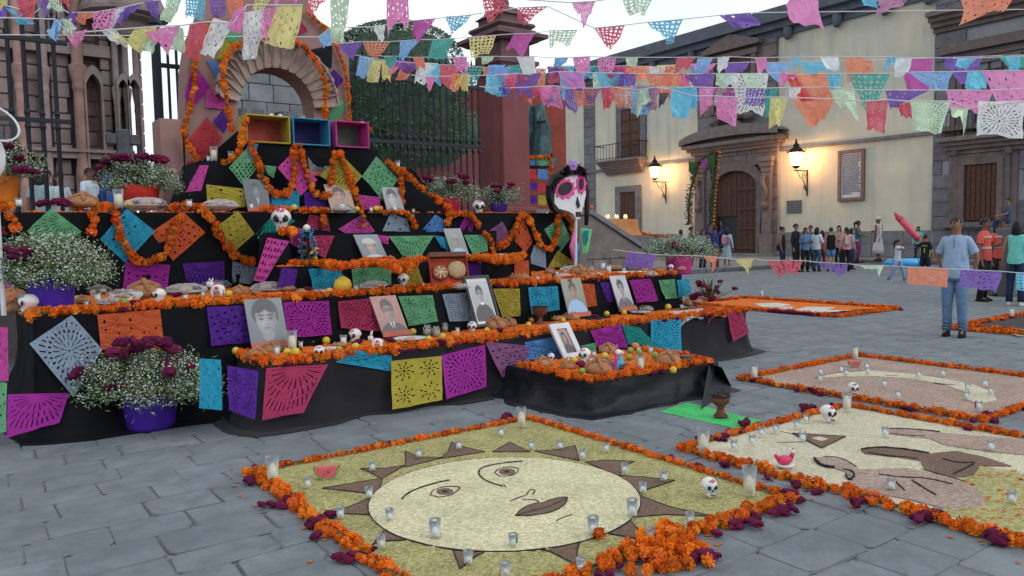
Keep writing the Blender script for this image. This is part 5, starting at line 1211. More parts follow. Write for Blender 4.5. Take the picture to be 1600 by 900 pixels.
S_ol = seedmat('olive_seeds', (.45, .41, .18), (.22, .20, .075)); S_cr = seedmat('cream_seeds', (.70, .65, .43), (.44, .39, .23)); S_br = seedmat('brown_sawdust', (.22, .14, .10), (.11, .07, .05), 300)
S_pk = seedmat('rose_beige_seeds', (.42, .31, .25), (.24, .17, .135)); S_bk = seedmat('black_beans', (.03, .03, .035), (.01, .01, .014)); S_wh = seedmat('pale_seeds', (.60, .56, .42), (.40, .35, .24)); S_ri = seedmat('white_rice', (.62, .62, .58), (.4, .4, .37)); S_or = seedmat('orange_petal_bed', (.70, .17, .015), (.42, .08, .008), 90); S_dk = seedmat('dark_sawdust', (.07, .06, .06), (.03, .03, .03))
S_fl = seedmat('orange_flecks', (.6, .2, .04), (.45, .12, .03)); S_gn = seedmat('green_dyed_seeds', (.12, .30, .08), (.06, .16, .04))
def slab(pts, z, m, name, par, t=.006):
    q_ = []
    for a, b in zip(pts, list(pts[1:])+[pts[0]]):
        n_ = max(1, int(math.hypot(b[0]-a[0], b[1]-a[1])/.022))
        q_ += [(a[0]+(b[0]-a[0])*i/n_+RN.uniform(-.003, .003), a[1]+(b[1]-a[1])*i/n_+RN.uniform(-.003, .003)) for i in range(n_)]
    pts = q_
    """raised layer of seeds with an outline given on the ground"""
    mb = MB(); n = len(pts); c = Vector((sum(p[0] for p in pts)/n, sum(p[1] for p in pts)/n))
    mb.add([(p[0], p[1], z) for p in pts]+[(p[0]+(p[0]-c.x)*.006, p[1]+(p[1]-c.y)*.006, z-t-.004) for p in pts], [tuple(range(n))]+[(i, n+i, n+(i+1) % n, (i+1) % n) for i in range(n)])
    o = mb.build(name, m, par); recalc(o.data); return o
def px2(pts, z=.02): return [tuple(G(x_, y_, z)[:2]) for x_, y_ in pts]
def line(pts, z, w_, m, name, par, sm_=2, closed=False):
    P = smooth([Vector((*p, 0)) for p in pts], sm_); mb = MB(); r_ = RN
    if closed: P.append(P[0])
    mb.tube([(p.x+r_.uniform(-.001, .001), p.y+r_.uniform(-.001, .001), z) for p in P], [w_*r_.uniform(.75, 1.15)*(1 if closed or 0 < i < len(P)-1 else .4) for i in range(len(P))], 6); return mb.build(name, m, par)
# near carpet: the sun face
C1 = (1.53, 3.82, 2.62, 5.12)
c1 = empty('seed_carpet', (C1[0], C1[2], 0), label='large seed carpet of a sun face with olive rays nearest the camera', cat='seed carpet', group='seed carpets on the paving')
MB().box((C1[0], C1[2], .0), (C1[1], C1[3], .012)).build('ray_field', S_ol, c1)
for t_ in ([(503, 763), (598, 747), (590, 774), (578, 771)], [(513, 801), (545, 792), (582, 777), (594, 779), (606, 813), (575, 804), (548, 803)], [(612, 814), (582, 851), (604, 845), (650, 843), (692, 844), (665, 832)],
           [(690, 842), (706, 853), (719, 889), (738, 872), (760, 861), (800, 851), (750, 849)], [(800, 851), (817, 853), (860, 862), (899, 882), (903, 856), (910, 836), (870, 845)], [(934, 831), (980, 807), (995, 825), (1013, 846), (975, 838)],
           [(994, 772), (992, 808), (1040, 804), (1116, 807), (1050, 793)], [(968, 743), (993, 775), (1010, 765), (1054, 751), (1005, 745)], [(915, 722), (968, 744), (976, 728), (991, 721), (950, 719)], [(835, 705), (905, 720), (899, 696), (870, 703)], [(770, 706), (828, 706), (796, 691)],
           [(563, 732), (600, 732), (633, 727), (596, 748), (580, 739)], [(633, 705), (655, 714), (692, 715), (634, 730)], [(706, 691), (724, 698), (758, 706), (686, 717), (700, 706)]):
    P = px2(t_, .015); slab(P, .0155, S_br, 'brown_gap', c1, .004); line(P, .016, .0035, S_bk, 'bean_outline', c1, 0, True)
ext = [G(587, 782, .02), G(996, 788, .02), G(802, 706, .02), G(770, 851, .02)]; cc = (ext[0]+ext[1]+ext[2]+ext[3])/4
cr0 = sum((e-cc).length for e in ext)/4
circ = [(cc.x+cr0*math.cos(2*PI*k/72), cc.y+cr0*math.sin(2*PI*k/72)) for k in range(72)]
slab(circ, .021, S_cr, 'sun_disc', c1, .01); line(circ, .018, .0045, S_bk, 'bean_outline', c1, 0, True)
for l_, w_ in (([(628, 780), (632, 774), (650, 764), (680, 755), (703, 750)], .006), ([(786, 760), (765, 754), (751, 746), (747, 737), (752, 731), (770, 726), (799, 722), (817, 721)], .006), ([(797, 783), (812, 777), (821, 774)], .0035), ([(822, 774), (826, 767), (831, 764), (837, 767), (832, 773)], .0035),
               ([(816, 781), (830, 781), (838, 781), (842, 785)], .0035), ([(869, 814), (878, 809), (894, 804)], .0035), ([(787, 757), (791, 762)], .003)): line(px2(l_, .022), .0225, w_, S_bk, 'drawn_line', c1)
for e_ in ([(672, 774), (676, 766), (690, 761), (706, 760), (721, 761), (712, 769), (704, 774), (686, 777)], [(773, 739), (777, 733), (790, 730), (803, 730), (812, 733), (806, 740), (796, 744), (781, 744)]): line(px2(e_, .022), .0225, .0035, S_bk, 'eye_outline', c1, 1, True)
for ex, ey in ((695, 768), (792, 737)): slab(px2([(ex+13*math.cos(k*PI/8), ey+5*math.sin(k*PI/8)) for k in range(16)], .022), .024, S_br, 'iris', c1, .003); slab(px2([(ex+4*math.cos(k*PI/6), ey+1.6*math.sin(k*PI/6)) for k in range(12)], .024), .026, S_bk, 'pupil', c1, .002)
LP = px2([(805, 806), (813, 797), (824, 791), (838, 786), (846, 787), (862, 780), (888, 776), (883, 788), (870, 797), (852, 803), (828, 806)], .022); slab(LP, .0245, S_br, 'lips', c1, .003); line(LP, .0245, .003, S_bk, 'lip_outline', c1, 1, True); line(px2([(808, 805), (835, 797), (850, 795), (870, 786), (886, 778)], .024), .0255, .0025, S_bk, 'lip_line', c1)
CG = 'marigold borders of the seed carpets'
bd = [(C1[0], C1[3]), (C1[1], C1[3]), (C1[1], C1[2]), (C1[0], C1[2])]
garland([(C1[0]-.02, C1[3], .028), (C1[1], C1[3]+.02, .028)], .028, 'marigold border on the far side of the sun carpet', rows=1, step=.040, group=CG, cat='flower border', sm_=0, comb=.10, combside=-1)
garland([(C1[1]+.01, C1[3], .028), (C1[1]+.01, C1[2], .028)], .028, 'marigold border on the right side of the sun carpet', rows=1, step=.040, group=CG, cat='flower border', sm_=0, comb=.10, combside=-1)
garland([(C1[0]-.02, C1[3], .03), (C1[0]-.0, C1[2], .03)], .030, 'marigold border on the left side of the sun carpet', rows=2, step=.048, spread=.045, group=CG, cat='flower border', sm_=0, comb=.14)
garland([(C1[1]+.02, C1[2], .03), (C1[0]-.02, C1[2], .03)], .030, 'marigold border on the near side of the sun carpet', rows=2, step=.046, spread=.05, group=CG, cat='flower border', sm_=0, comb=.2, combside=-1)
# heap at the near right corner
hp = empty('marigold_heap', (*G(1040, 870)[:2], 0), label='heap of loose marigold heads at the near corner of the sun carpet', cat='flowers')
for k in range(85):
    p = G(RN.gauss(1040, 40), RN.gauss(866, 14)); 
    s_ = RN.uniform(.028, .038); link('marigold', RN.choice(MAR), hp, (p.x-hp.location.x, p.y-hp.location.y, RN.uniform(.02, .055)), (RN.uniform(0, 6), RN.uniform(0, 6), 0), (s_, s_, s_))
def combclump(px_, py_, label, n=4, sp=.05, z=0, s=.038):
    p = G(px_, py_, z); root = empty('cockscomb_clump', p, label=label, cat='flowers', group='crimson cockscomb clumps')
    for k in range(n): s_ = s*RN.uniform(.7, 1.2); link('cockscomb', RN.choice(COMB), root, (RN.gauss(0, sp), RN.gauss(0, sp*.5), s_*.6+RN.uniform(0, .01)), (0, 0, RN.uniform(0, 6)), (s_*1.2, s_, s_))
for x_, y_, l_, n_ in ((388, 757, 'left corner of the sun carpet', 3), (548, 874, 'left edge near the bottom of the picture', 5), (430, 792, 'left border just below the left corner', 3), (492, 822, 'middle of the left border', 5), (1235, 783, 'right corner of the sun carpet', 5), (1218, 803, 'right corner, nearer one', 4), (1165, 824, 'near border right part', 5), (1098, 877, 'heap of marigolds', 5), (1008, 888, 'marigold heap, left side', 4), (795, 657, 'far corner of the sun carpet', 4),
                       (1144, 679, 'green sheet and the middle carpet', 4), (1128, 690, 'left corner of the middle carpet', 4), (1162, 665, 'far side of the middle carpet', 3), (1270, 640, 'two right carpets, left', 4), (1345, 787, 'near border of middle carpet', 4), (1455, 812, 'near border of middle carpet further right', 6), (1560, 845, 'near border at the right edge', 6), (1545, 655, 'near corner of the far carpet', 5), (1275, 614, 'near border of far carpet', 4), (1180, 598, 'left corner of the far carpet', 3)):
    combclump(x_, y_, 'crimson cockscomb heads lying by the '+l_, n_)
mb = MB()
for k in range(5200):   # loose grains standing proud of the seed bed
    x_, y_ = RN.uniform(C1[0]+.02, C1[1]-.02), RN.uniform(C1[2]+.02, C1[3]-.02); i_ = math.hypot(x_-cc.x, y_-cc.y) < cr0; s_ = RN.uniform(.0028, .0048); z_ = .0215 if i_ else .013; a = RN.uniform(0, 6.3); c_, d_ = math.cos(a)*s_, math.sin(a)*s_
    mb.add([(x_-c_*1.5, y_-d_*1.5, z_), (x_+d_*.7, y_-c_*.7, z_), (x_+c_*1.5, y_+d_*1.5, z_), (x_-d_*.7, y_+c_*.7, z_), (x_, y_, z_+s_*.8)], [(0, 1, 4), (1, 2, 4), (2, 3, 4), (3, 0, 4)], 0 if i_ else 1)
mb.build('loose_seeds', [S_cr, S_ol], c1, kind='stuff')
# middle carpet: three lying figures
C2 = (4.14, 6.24, .10, 3.72)
c2 = empty('seed_carpet', (C2[0], C2[2], 0), label='cream seed carpet with three brown figures and yellow corn, middle right', cat='seed carpet', group='seed carpets on the paving')
MB().box((C2[0], C2[2], 0), (C2[1], C2[3], .012)).build('cream_field', S_wh, c2)
q4 = lambda pts: px2([(1080+x_/2.904, 540+y_/2.904) for x_, y_ in pts], .018)
slab(q4([(1310, 545), (1400, 560), (1560, 590), (1600, 860), (1380, 830), (1250, 790), (1150, 760), (1100, 690), (1150, 665), (1230, 640), (1200, 600), (1280, 590)]), .0175, S_ol, 'corn_field', c2, .004)
slab(q4([(560, 510), (620, 502), (700, 515), (760, 560), (860, 560), (960, 555), (1100, 580), (1200, 605), (1300, 650), (1350, 720), (1280, 735), (1200, 750), (1000, 700), (820, 665), (720, 640), (735, 600), (700, 572), (640, 550), (590, 540)]), .020, S_pk, 'figure', c2)
slab(q4([(770, 470), (870, 460), (1000, 475), (1090, 490), (1200, 478), (1330, 505), (1450, 545), (1310, 545), (1280, 590), (1180, 600), (1060, 560), (1040, 520), (900, 500), (790, 490)]), .020, S_br, 'figure', c2)
slab(q4([(870, 380), (1000, 378), (1130, 395), (1300, 410), (1560, 430), (1580, 500), (1350, 480), (1150, 450), (1080, 420), (900, 400)]), .020, S_pk, 'figure', c2)
for l_, w_ in (([(558, 510), (572, 530), (600, 548), (650, 553)], .011), ([(690, 562), (735, 572), (742, 595), (715, 612), (700, 585)], .008), ([(600, 505), (680, 508), (750, 550)], .004), ([(850, 585), (900, 592), (960, 600), (1060, 600), (1190, 632)], .006), ([(920, 612), (970, 660)], .006), ([(1000, 612), (1060, 650), (1110, 680)], .007),
               ([(770, 472), (850, 462), (940, 468), (1010, 478), (1080, 490)], .010), ([(800, 485), (880, 500), (960, 505), (1030, 515)], .005), ([(1140, 515), (1210, 535), (1300, 530), (1240, 560), (1190, 585)], .007), ([(870, 378), (960, 378), (1050, 384), (1130, 393)], .007), ([(900, 398), (980, 408), (1060, 412)], .004), ([(1040, 560), (1150, 590), (1250, 620)], .003)): line(q4(l_), .021, w_, S_bk, 'bean_line', c2)
tr_ = q4([(460, 398), (700, 412), (592, 464)]); slab(tr_, .019, S_br, 'triangle', c2); line(tr_, .020, .0045, S_bk, 'bean_line', c2, 0, True); slab(q4([(548, 422), (580, 415), (622, 424), (590, 434)]), .022, S_wh, 'eye', c2, .003)
line(q4([(380, 435), (450, 438), (520, 430)]), .014, .002, S_bk, 'bean_line', c2); line(q4([(400, 385), (470, 400)]), .014, .002, S_bk, 'bean_line', c2)
for k in range(60):
    x_, y_ = RN.uniform(1180, 1560), RN.uniform(560, 800)
    if y_ > 545+(x_-1180)*-.2 and x_ > 1180+(y_-620)*.3: slab(q4([(x_, y_), (x_+RN.uniform(12, 30), y_-3), (x_+RN.uniform(20, 34), y_+4), (x_+8, y_+6)]), .0195, S_fl, 'orange_fleck', c2, .002)
garland([(C2[0], C2[3], .028), (C2[1], C2[3]+.01, .028)], .032, 'marigold border on the left side of the middle carpet', rows=1, step=.044, group=CG, cat='flower border', sm_=0, comb=.15, combside=-1)
garland([(C2[0], C2[3], .028), (C2[0]+.02, C2[2], .028)], .034, 'marigold border on the near side of the middle carpet', rows=2, step=.052, spread=.04, group=CG, cat='flower border', sm_=0, comb=.10)
garland([(C2[1], C2[3], .028), (C2[1]+.02, C2[2], .028)], .034, 'marigold border on the far side of the middle carpet', rows=1, step=.044, group=CG, cat='flower border', sm_=0, comb=.05)
# far carpet: crescent
C3 = (6.56, 8.82, 2.75, 5.10)
c3 = empty('seed_carpet', (C3[0], C3[2], 0), label='rose beige seed carpet with pale crescent, behind the middle carpet', cat='seed carpet', group='seed carpets on the paving')
MB().box((C3[0], C3[2], 0), (C3[1], C3[3], .012)).build('rose_field', S_pk, c3)
slab(q4([(560, 145), (620, 130), (700, 120), (830, 113), (1000, 128), (1150, 150), (1280, 175), (1370, 210), (1385, 245), (1300, 262), (1240, 240), (1255, 215), (1150, 175), (1000, 150), (850, 138), (700, 140)]), .018, S_wh, 'crescent', c3)
line(q4([(560, 148), (620, 130), (700, 119), (780, 114)]), .018, .004, S_bk, 'bean_line', c3); line(q4([(1100, 170), (1200, 180)]), .018, .005, S_bk, 'bean_line', c3); line(q4([(880, 136), (940, 138)]), .018, .005, S_bk, 'bean_line', c3)
for a, b, l_, cs in (((C3[0], C3[3]), (C3[1], C3[3]), 'left', -1), ((C3[1], C3[3]), (C3[1], C3[2]), 'far', -1), ((C3[0], C3[3]), (C3[0], C3[2]), 'near', 1), ((C3[0], C3[2]), (C3[1], C3[2]), 'right', 1)):
    garland([(*a, .03), (*b, .03)], .036, f'marigold border on the {l_} side of the rose beige carpet', rows=1, step=.046, group=CG, cat='flower border', sm_=0, comb=.10, combside=cs)
# orange carpet far off and dark carpet at the right edge
C4 = (12.45, 14.5, 7.6, 11.2)
c4 = empty('petal_carpet', (C4[0], C4[2], 0), label='orange petal carpet with a white figure, far behind the altar end', cat='petal carpet')
MB().box((C4[0], C4[2], 0), (C4[1], C4[3], .02)).build('orange_field', S_or, c4)
for w_ in ([(1178, 474), (1215, 473), (1236, 476), (1215, 479), (1190, 479)], [(1228, 487), (1262, 479), (1305, 480), (1290, 484), (1328, 485), (1300, 488), (1282, 492), (1250, 489)], [(1215, 480), (1240, 479), (1232, 484)]): slab(px2(w_, .03), .03, S_ri, 'white_shape', c4)
line(px2([(1200, 486), (1240, 489), (1290, 493), (1320, 489), (1370, 485)], .03), .03, .05, M_comb, 'cockscomb_line', c4)
for a, b, l_ in (((C4[0], C4[3]), (C4[0], C4[2]), 'near'), ((C4[0], C4[2]), (C4[1], C4[2]), 'right'), ((C4[1], C4[3]), (C4[1], C4[2]), 'far'), ((C4[0], C4[3]), (C4[1], C4[3]), 'left')): garland([(*a, .04), (*b, .04)], .05, f'flower border on the {l_} side of the orange petal carpet', group=CG, cat='flower border', sm_=0, comb=.55 if l_ in ('far', 'left') else .05, combside=-1 if l_ == 'far' else 1)
C5 = (9.75, 12.1, 1.2, 5.55); C5 = (G(1600, 528)[0]-.0, 12.1, 2.0, 5.55)
a5_, b5_, c5_ = G(1478, 515), G(1600, 529), G(1565, 492)
c5 = empty('seed_carpet', (a5_.x, a5_.y, 0), label='dark seed carpet with green and yellow motif cut by the right edge', cat='seed carpet', group='seed carpets on the paving')
u5, v5 = a5_.x, a5_.y; u5b = c5_.x+.1
MB().box((u5, v5-3, 0), (u5b, v5, .012)).build('dark_field', S_dk, c5)
slab(px2([(1563, 517), (1590, 513), (1625, 517), (1625, 525), (1580, 521)], .018), .02, S_gn, 'green_motif', c5); slab(px2([(1565, 518), (1580, 515), (1583, 521), (1620, 526), (1590, 525)], .018), .023, S_ol, 'yellow_motif', c5)
for a, b, l_ in (((u5, v5), (u5, v5-3), 'near'), ((u5b, v5), (u5b, v5-3), 'far'), ((u5, v5), (u5b, v5), 'left')): garland([(*a, .035), (*b, .035)], .045, f'marigold border on the {l_} side of the dark right carpet', group=CG, cat='flower border', sm_=0, comb=.06)
garland([(u5+.35, v5, .035), (u5+.35, v5-3, .035)], .045, 'second marigold row inside the dark right carpet', group=CG, cat='flower border', sm_=0)
# ---- offerings -----------------------------------------------------------
M_wax = mat('white_wax', (.78, .80, .78), .5, .05, 20, 0, spec=.4); M_waxc = mat('cream_wax', (.72, .66, .46), .5, .05, 20, 0, spec=.4); M_gl = glassmat('clear_glass', (.72, .78, .8), .05, .08)
M_lem = mat('lemon_skin', (.62, .42, .03), .45, .15, 30, .1, spec=.5); M_oran = mat('orange_skin', (.66, .17, .03), .5, .15, 40, .15, spec=.5); M_lime = mat('lime_skin', (.22, .32, .04), .45, .2, 20, .1, spec=.5)
M_bread = mat('bread_crust', (.42, .20, .09), .7, .35, 16, .2, col2=(.22, .09, .04)); M_sug = mat('sugar_white', (.70, .69, .66), .6, .06, 20, .1); M_blk = mat('icing_black', (.015, .015, .02), .5); M_pink = mat('icing_pink', (.75, .06, .25), .6); M_cyan = mat('icing_cyan', (.05, .40, .55), .6)
M_clay = mat('red_clay', (.16, .055, .03), .7, .3, 12, .2); M_plate = mat('white_dish', (.62, .64, .66), .35, .05, 8, 0, spec=.6); M_wrap = glassmat('plastic_wrap', (.8, .82, .84), .10, .22); M_meat = mat('wrapped_sweets', (.42, .20, .16), .6, .4, 22, .3, col2=(.5, .42, .36)); M_redm = mat('watermelon_flesh', (.62, .12, .14), .6, .15, 30, .1); M_rind = mat('watermelon_rind', (.16, .34, .10), .5, .2, 20, .05); M_yb = mat('squash_yellow', (.70, .48, .05), .5, .12, 10, .05)
M_flame = mat('candle_wick', (.03, .02, .02), .8); M_tin = mat('foil_grey', (.35, .37, .4), .4, .2, 20, .3, metal=.3)
PROTO = {}
def proto(kind):
    """(list of (part name, mesh)) for one kind of offering, z=0 at its foot"""
    if kind in PROTO: return PROTO[kind]
    P = []; r = random.Random(len(kind)*7+3)
    def add(n, mb, m, s=True): P.append((n, mb.mesh(n, [m] if not isinstance(m, list) else m, s)))
    if kind in ('candle', 'candle_big', 'candle_green', 'candle_red'):
        k = 1.15 if kind == 'candle_big' else .88; R_ = .027*k; H = .072*k*(1.15 if k > 1 else 1)
        add('wax', MB().lathe([(R_*.68, .010), (R_*.78, H*.78), (0.001, H*.76)], n=14), M_wax); add('glass_cup', MB().lathe([(R_*.78, 0), (R_, H), (R_*.97, H), (R_*.76, .006)], n=16, cap=False), M_gl)
        add('wick', MB().tube([(0, 0, H*.78), (.001, 0, H*.90)], .0016, 5), M_flame, False)
        if 'green' in kind or 'red' in kind:
            mb = MB()
            for a0 in (3.6, ): mb.add([(R_*1.02*math.cos(a0+t*.15), R_*1.02*math.sin(a0+t*.15), z) for z in (.02, .058) for t in range(8)], [(t, t+1, 9+t, 8+t) for t in range(7)])
            add('label', mb, mat('label_green', (.06, .30, .14), .5) if 'green' in kind else mat('label_red', (.55, .04, .06), .5))
    elif kind == 'tallcup':
        add('wax', MB().lathe([(.021, .012), (.0275, .112), (.001, .110)], n=16), M_waxc); add('glass_cup', MB().lathe([(.026, 0), (.038, .150), (.036, .150), (.025, .006)], n=18, cap=False), M_gl); add('wick', MB().tube([(0, 0, .12), (.001, 0, .138)], .002, 5), M_flame, False)
    elif kind in ('lemon', 'orange', 'lime'):
        R_ = {'lemon': .036, 'orange': .040, 'lime': .031}[kind]; mb = MB().lathe([(.001, 0), (R_*.5, R_*.12), (R_*.9, R_*.5), (R_, R_), (R_*.9, R_*1.5), (R_*.5, R_*1.86), (.15*R_, R_*1.98), (.001, R_*1.94)], n=14); add('fruit', mb, {'lemon': M_lem, 'orange': M_oran, 'lime': M_lime}[kind])
        add('stalk_end', MB().lathe([(.004, R_*1.93), (.005, R_*1.99), (.001, R_*2.02)], n=6), M_green, False)
    elif kind == 'bread':
        add('loaf', MB().lathe([(.07, 0), (.088, .012), (.085, .035), (.06, .058), (.025, .068), (.001, .069)], n=18), M_bread)
        for a in (0, PI/2):
            mb = MB(); mb.tube([(.085*math.cos(a)*t, .085*math.sin(a)*t, .015+.062*math.sqrt(max(0, 1-t*t*.92))) for t in (-1, -.8, -.55, -.25, 0, .25, .55, .8, 1)], [.008, .014, .010, .014, .016, .014, .010, .014, .008], 7); add('dough_bone', mb, M_bread)
        add('dough_knob', MB().blob((0, 0, .085), .018, 8, 6), M_bread)
    elif kind == 'loaf':
        mb = MB().blob((0, 0, .03), (.10, .055, .032), 14, 8, jit=.04); add('loaf', mb, M_bread)
        for k in range(3): add('crust_ridge', MB().tube([(-.05+.05*k, -.045, .035), (-.045+.05*k, 0, .064), (-.04+.05*k, .045, .035)], [.004, .010, .004], 6), M_bread)
    elif kind == 'pack':
        add('plate', MB().lathe([(.05, 0), (.10, .014), (.104, .018), (.05, .006), (.001, .006)], n=18), M_plate); mb = MB()
        for k in range(11): a = r.uniform(0, 6.3); q = r.uniform(0, .06); mb.blob((q*math.cos(a), q*math.sin(a), .022+r.uniform(0, .012)), (r.uniform(.015, .03), r.uniform(.012, .02), .014), 7, 5)
        add('sweets', mb, M_meat); mb = MB().blob((0, 0, .022), (.105, .10, .036), 16, 8, jit=.10); add('plastic_wrap', mb, M_wrap, False)
    elif kind == 'dish': add('plate', MB().lathe([(.06, 0), (.11, .016), (.115, .02), (.108, .018), (.055, .006), (.001, .006)], n=20), M_plate); add('food', MB().blob((0, 0, .012), (.05, .035, .014), 10, 6, jit=.15), M_meat)
    elif kind in ('skull', 'skull_pink', 'skull_cyan'):
        c = {'skull': M_blk, 'skull_pink': M_pink, 'skull_cyan': M_cyan}[kind]; mb = MB(); V, Fc = ICO3; vs = []
        for p in V:
            x_, y_, z_ = p; x_ *= .040*(1-.12*max(0, -z_)); y_ *= .050; zz_ = z_*.042
            if z_ < -.25 and y_ < .1: x_ *= .72; zz_ *= 1.25; y_ *= .85
            for sx in (-1, 1):
                d = math.hypot(p[0]-sx*.38, p[2]+.02); 
                if p[1] < -.5 and d < .27: y_ += .010*(1-d/.27)**.5
            vs.append((x_, y_, zz_+.052))
        mb.add(vs, Fc); mb.cbox((-.018, -.044, .0), (.018, -.010, .022), .005); add('skull', mb, M_sug)
        for sx in (-1, 1): add('eye_socket', MB().blob((sx*.0155, -.040, .051), (.010, .006, .011), 10, 6), M_blk); add('eye_ring', MB().tube([(sx*.0155+.0125*math.cos(k*PI/5), -.0435+.003*abs(math.cos(k*PI/5)), .051+.0135*math.sin(k*PI/5)) for k in range(11)], .0022, 4), c)
        add('nose_hole', MB().extr([(-.005, .033), (.005, .033), (0, .043)], 'y', -.049, -.040), M_blk, False)
        mb = MB()
        for k in range(5): mb.box((-.014+k*.0065, -.0455, .006), (-.0128+k*.0065, -.042, .019))
        add('teeth_lines', mb, M_blk, False)
        mb = MB()
        for k in range(6): mb.blob((.012*math.cos(k), -.034+.01*math.sin(k*2), .084+.004*math.sin(k)), .005, 6, 4)
        add('icing_flower', mb, M_pink if c is not M_pink else M_cyan)
    elif kind == 'chalice': add('cup', MB().lathe([(.045, 0), (.05, .008), (.022, .03), (.018, .055), (.03, .075), (.06, .095), (.066, .135), (.070, .145), (.060, .140), (.05, .10), (.001, .09)], n=20), M_clay); add('rim', MB().lathe([(.066, .14), (.072, .143), (.071, .152), (.064, .150)], n=20, cap=False), mat('burnt_clay', (.03, .02, .018), .8))
    elif kind == 'bowl': add('pot', MB().lathe([(.025, 0), (.045, .02), (.048, .04), (.036, .055), (.042, .062), (.036, .060), (.001, .03)], n=16), mat('dark_glazed_clay', (.06, .035, .03), .35, spec=.6)); add('handle', MB().tube([(.042, 0, .05), (.062, 0, .045), (.06, 0, .025), (.044, 0, .02)], .006, 6), mat('dark_glazed_clay', (.06, .035, .03), .35))
    elif kind == 'melon':
        mb = MB(); n = 12; pr = [(math.cos(PI*k/n), -math.sin(PI*k/n)) for k in range(n+1)]
        for sgn, m_ in ((1, 0),): mb.extr([(x_*.062, .060+z_*.062) for x_, z_ in pr], 'y', -.018, .018, 0)
        add('flesh', mb, M_redm, False); mb = MB(); o_ = [(x_*.070, .060+z_*.070) for x_, z_ in pr]; i_ = [(x_*.061, .060+z_*.061) for x_, z_ in pr]; nn = n+1
        vs = [(p[0], -.021, p[1]) for p in i_]+[(p[0], -.021, p[1]) for p in o_]+[(p[0], .021, p[1]) for p in i_]+[(p[0], .021, p[1]) for p in o_]; fs = []
        for i in range(n): fs += [(i, i+1, nn+i+1, nn+i), (nn+i, nn+i+1, 3*nn+i+1, 3*nn+i), (2*nn+i+1, 2*nn+i, 3*nn+i, 3*nn+i+1)]
        mb.add(vs, fs); add('rind', mb, M_rind, False)
        mb = MB()
        for k in range(9): mb.blob((r.uniform(-.035, .035), -.0185, .045-r.uniform(0, .028)), (.002, .0012, .003), 5, 4)
        add('seeds', mb, M_blk)
    elif kind == 'squash': add('body', MB().lathe([(.02, 0), (.065, .02), (.083, .065), (.07, .115), (.03, .145), (.012, .155), (.001, .155)], n=18), M_yb); add('stalk', MB().tube([(0, 0, .15), (.008, 0, .175)], [.010, .006], 6), M_green)
    elif kind in ('hen', 'cow', 'rabbit'):
        mm = {'hen': mat('hot_pink_sugar', (.62, .05, .14), .5), 'cow': M_sug, 'rabbit': M_sug}[kind]
        if kind == 'hen':
            mb = MB(); mb.blob((0, 0, .045), (.055, .032, .032), 12, 8); mb.tube([(-.04, 0, .055), (-.065, 0, .08), (-.07, 0, .085)], [.018, .012, .004], 8); mb.tube([(.04, 0, .055), (.055, 0, .08), (.055, 0, .09)], [.018, .014, .012], 8); add('body', mb, mm); add('head', MB().blob((.056, 0, .098), .014, 8, 6), M_sug); add('comb', MB().cbox((.05, -.003, .108), (.066, .003, .118), .002), mat('label_red', (.55, .04, .06), .5)); add('nest', MB().lathe([(.04, 0), (.058, .018), (.052, .02), (.001, .01)], n=16, sx=1.1), M_sug)
        else:
            mb = MB(); mb.blob((0, 0, .045), (.042, .024, .024), 10, 7); mb.blob((-.045, 0, .07), (.020, .016, .018), 9, 6)
            for sx in (-.025, .025):
                for sy in (-.012, .012): mb.tube([(sx, sy, .04), (sx, sy, 0)], [.009, .007], 6)
            for sy in (-1, 1): mb.tube([(-.04, sy*.010, .084), (-.036, sy*.016, .100 if kind == 'cow' else .118)], [.006, .003], 5)
            add('body', mb, mm); add('eyes', MB().blob((-.062, -.006, .073), .003, 5, 4).blob((-.062, .006, .073), .003, 5, 4), M_blk); add('painted_spots', MB().blob((.005, -.022, .05), (.012, .004, .010), 7, 5).blob((-.01, .0, .067), (.012, .010, .004), 7, 5), M_pink)
    elif kind == 'jar': add('glass_jar', MB().lathe([(.034, 0), (.036, .01), (.036, .075), (.026, .085), (.028, .1), (.024, .1), (.001, .01)], n=16), M_gl); add('contents', MB().lathe([(.030, .008), (.031, .06), (.001, .06)], n=14), mat('jar_contents', (.35, .33, .22), .5))
    elif kind == 'bag': mb = MB().blob((0, 0, .03), (.13, .08, .035), 16, 8, jit=.22); add('clear_bag', mb, M_wrap, False); mb = MB(); [mb.blob((r.uniform(-.08, .08), r.uniform(-.04, .04), .025), (.025, .018, .015), 7, 5) for k in range(8)]; add('sweets', mb, M_meat)
    elif kind == 'comb': P.append(('flower_head', COMB[1]))
    PROTO[kind] = P; return P
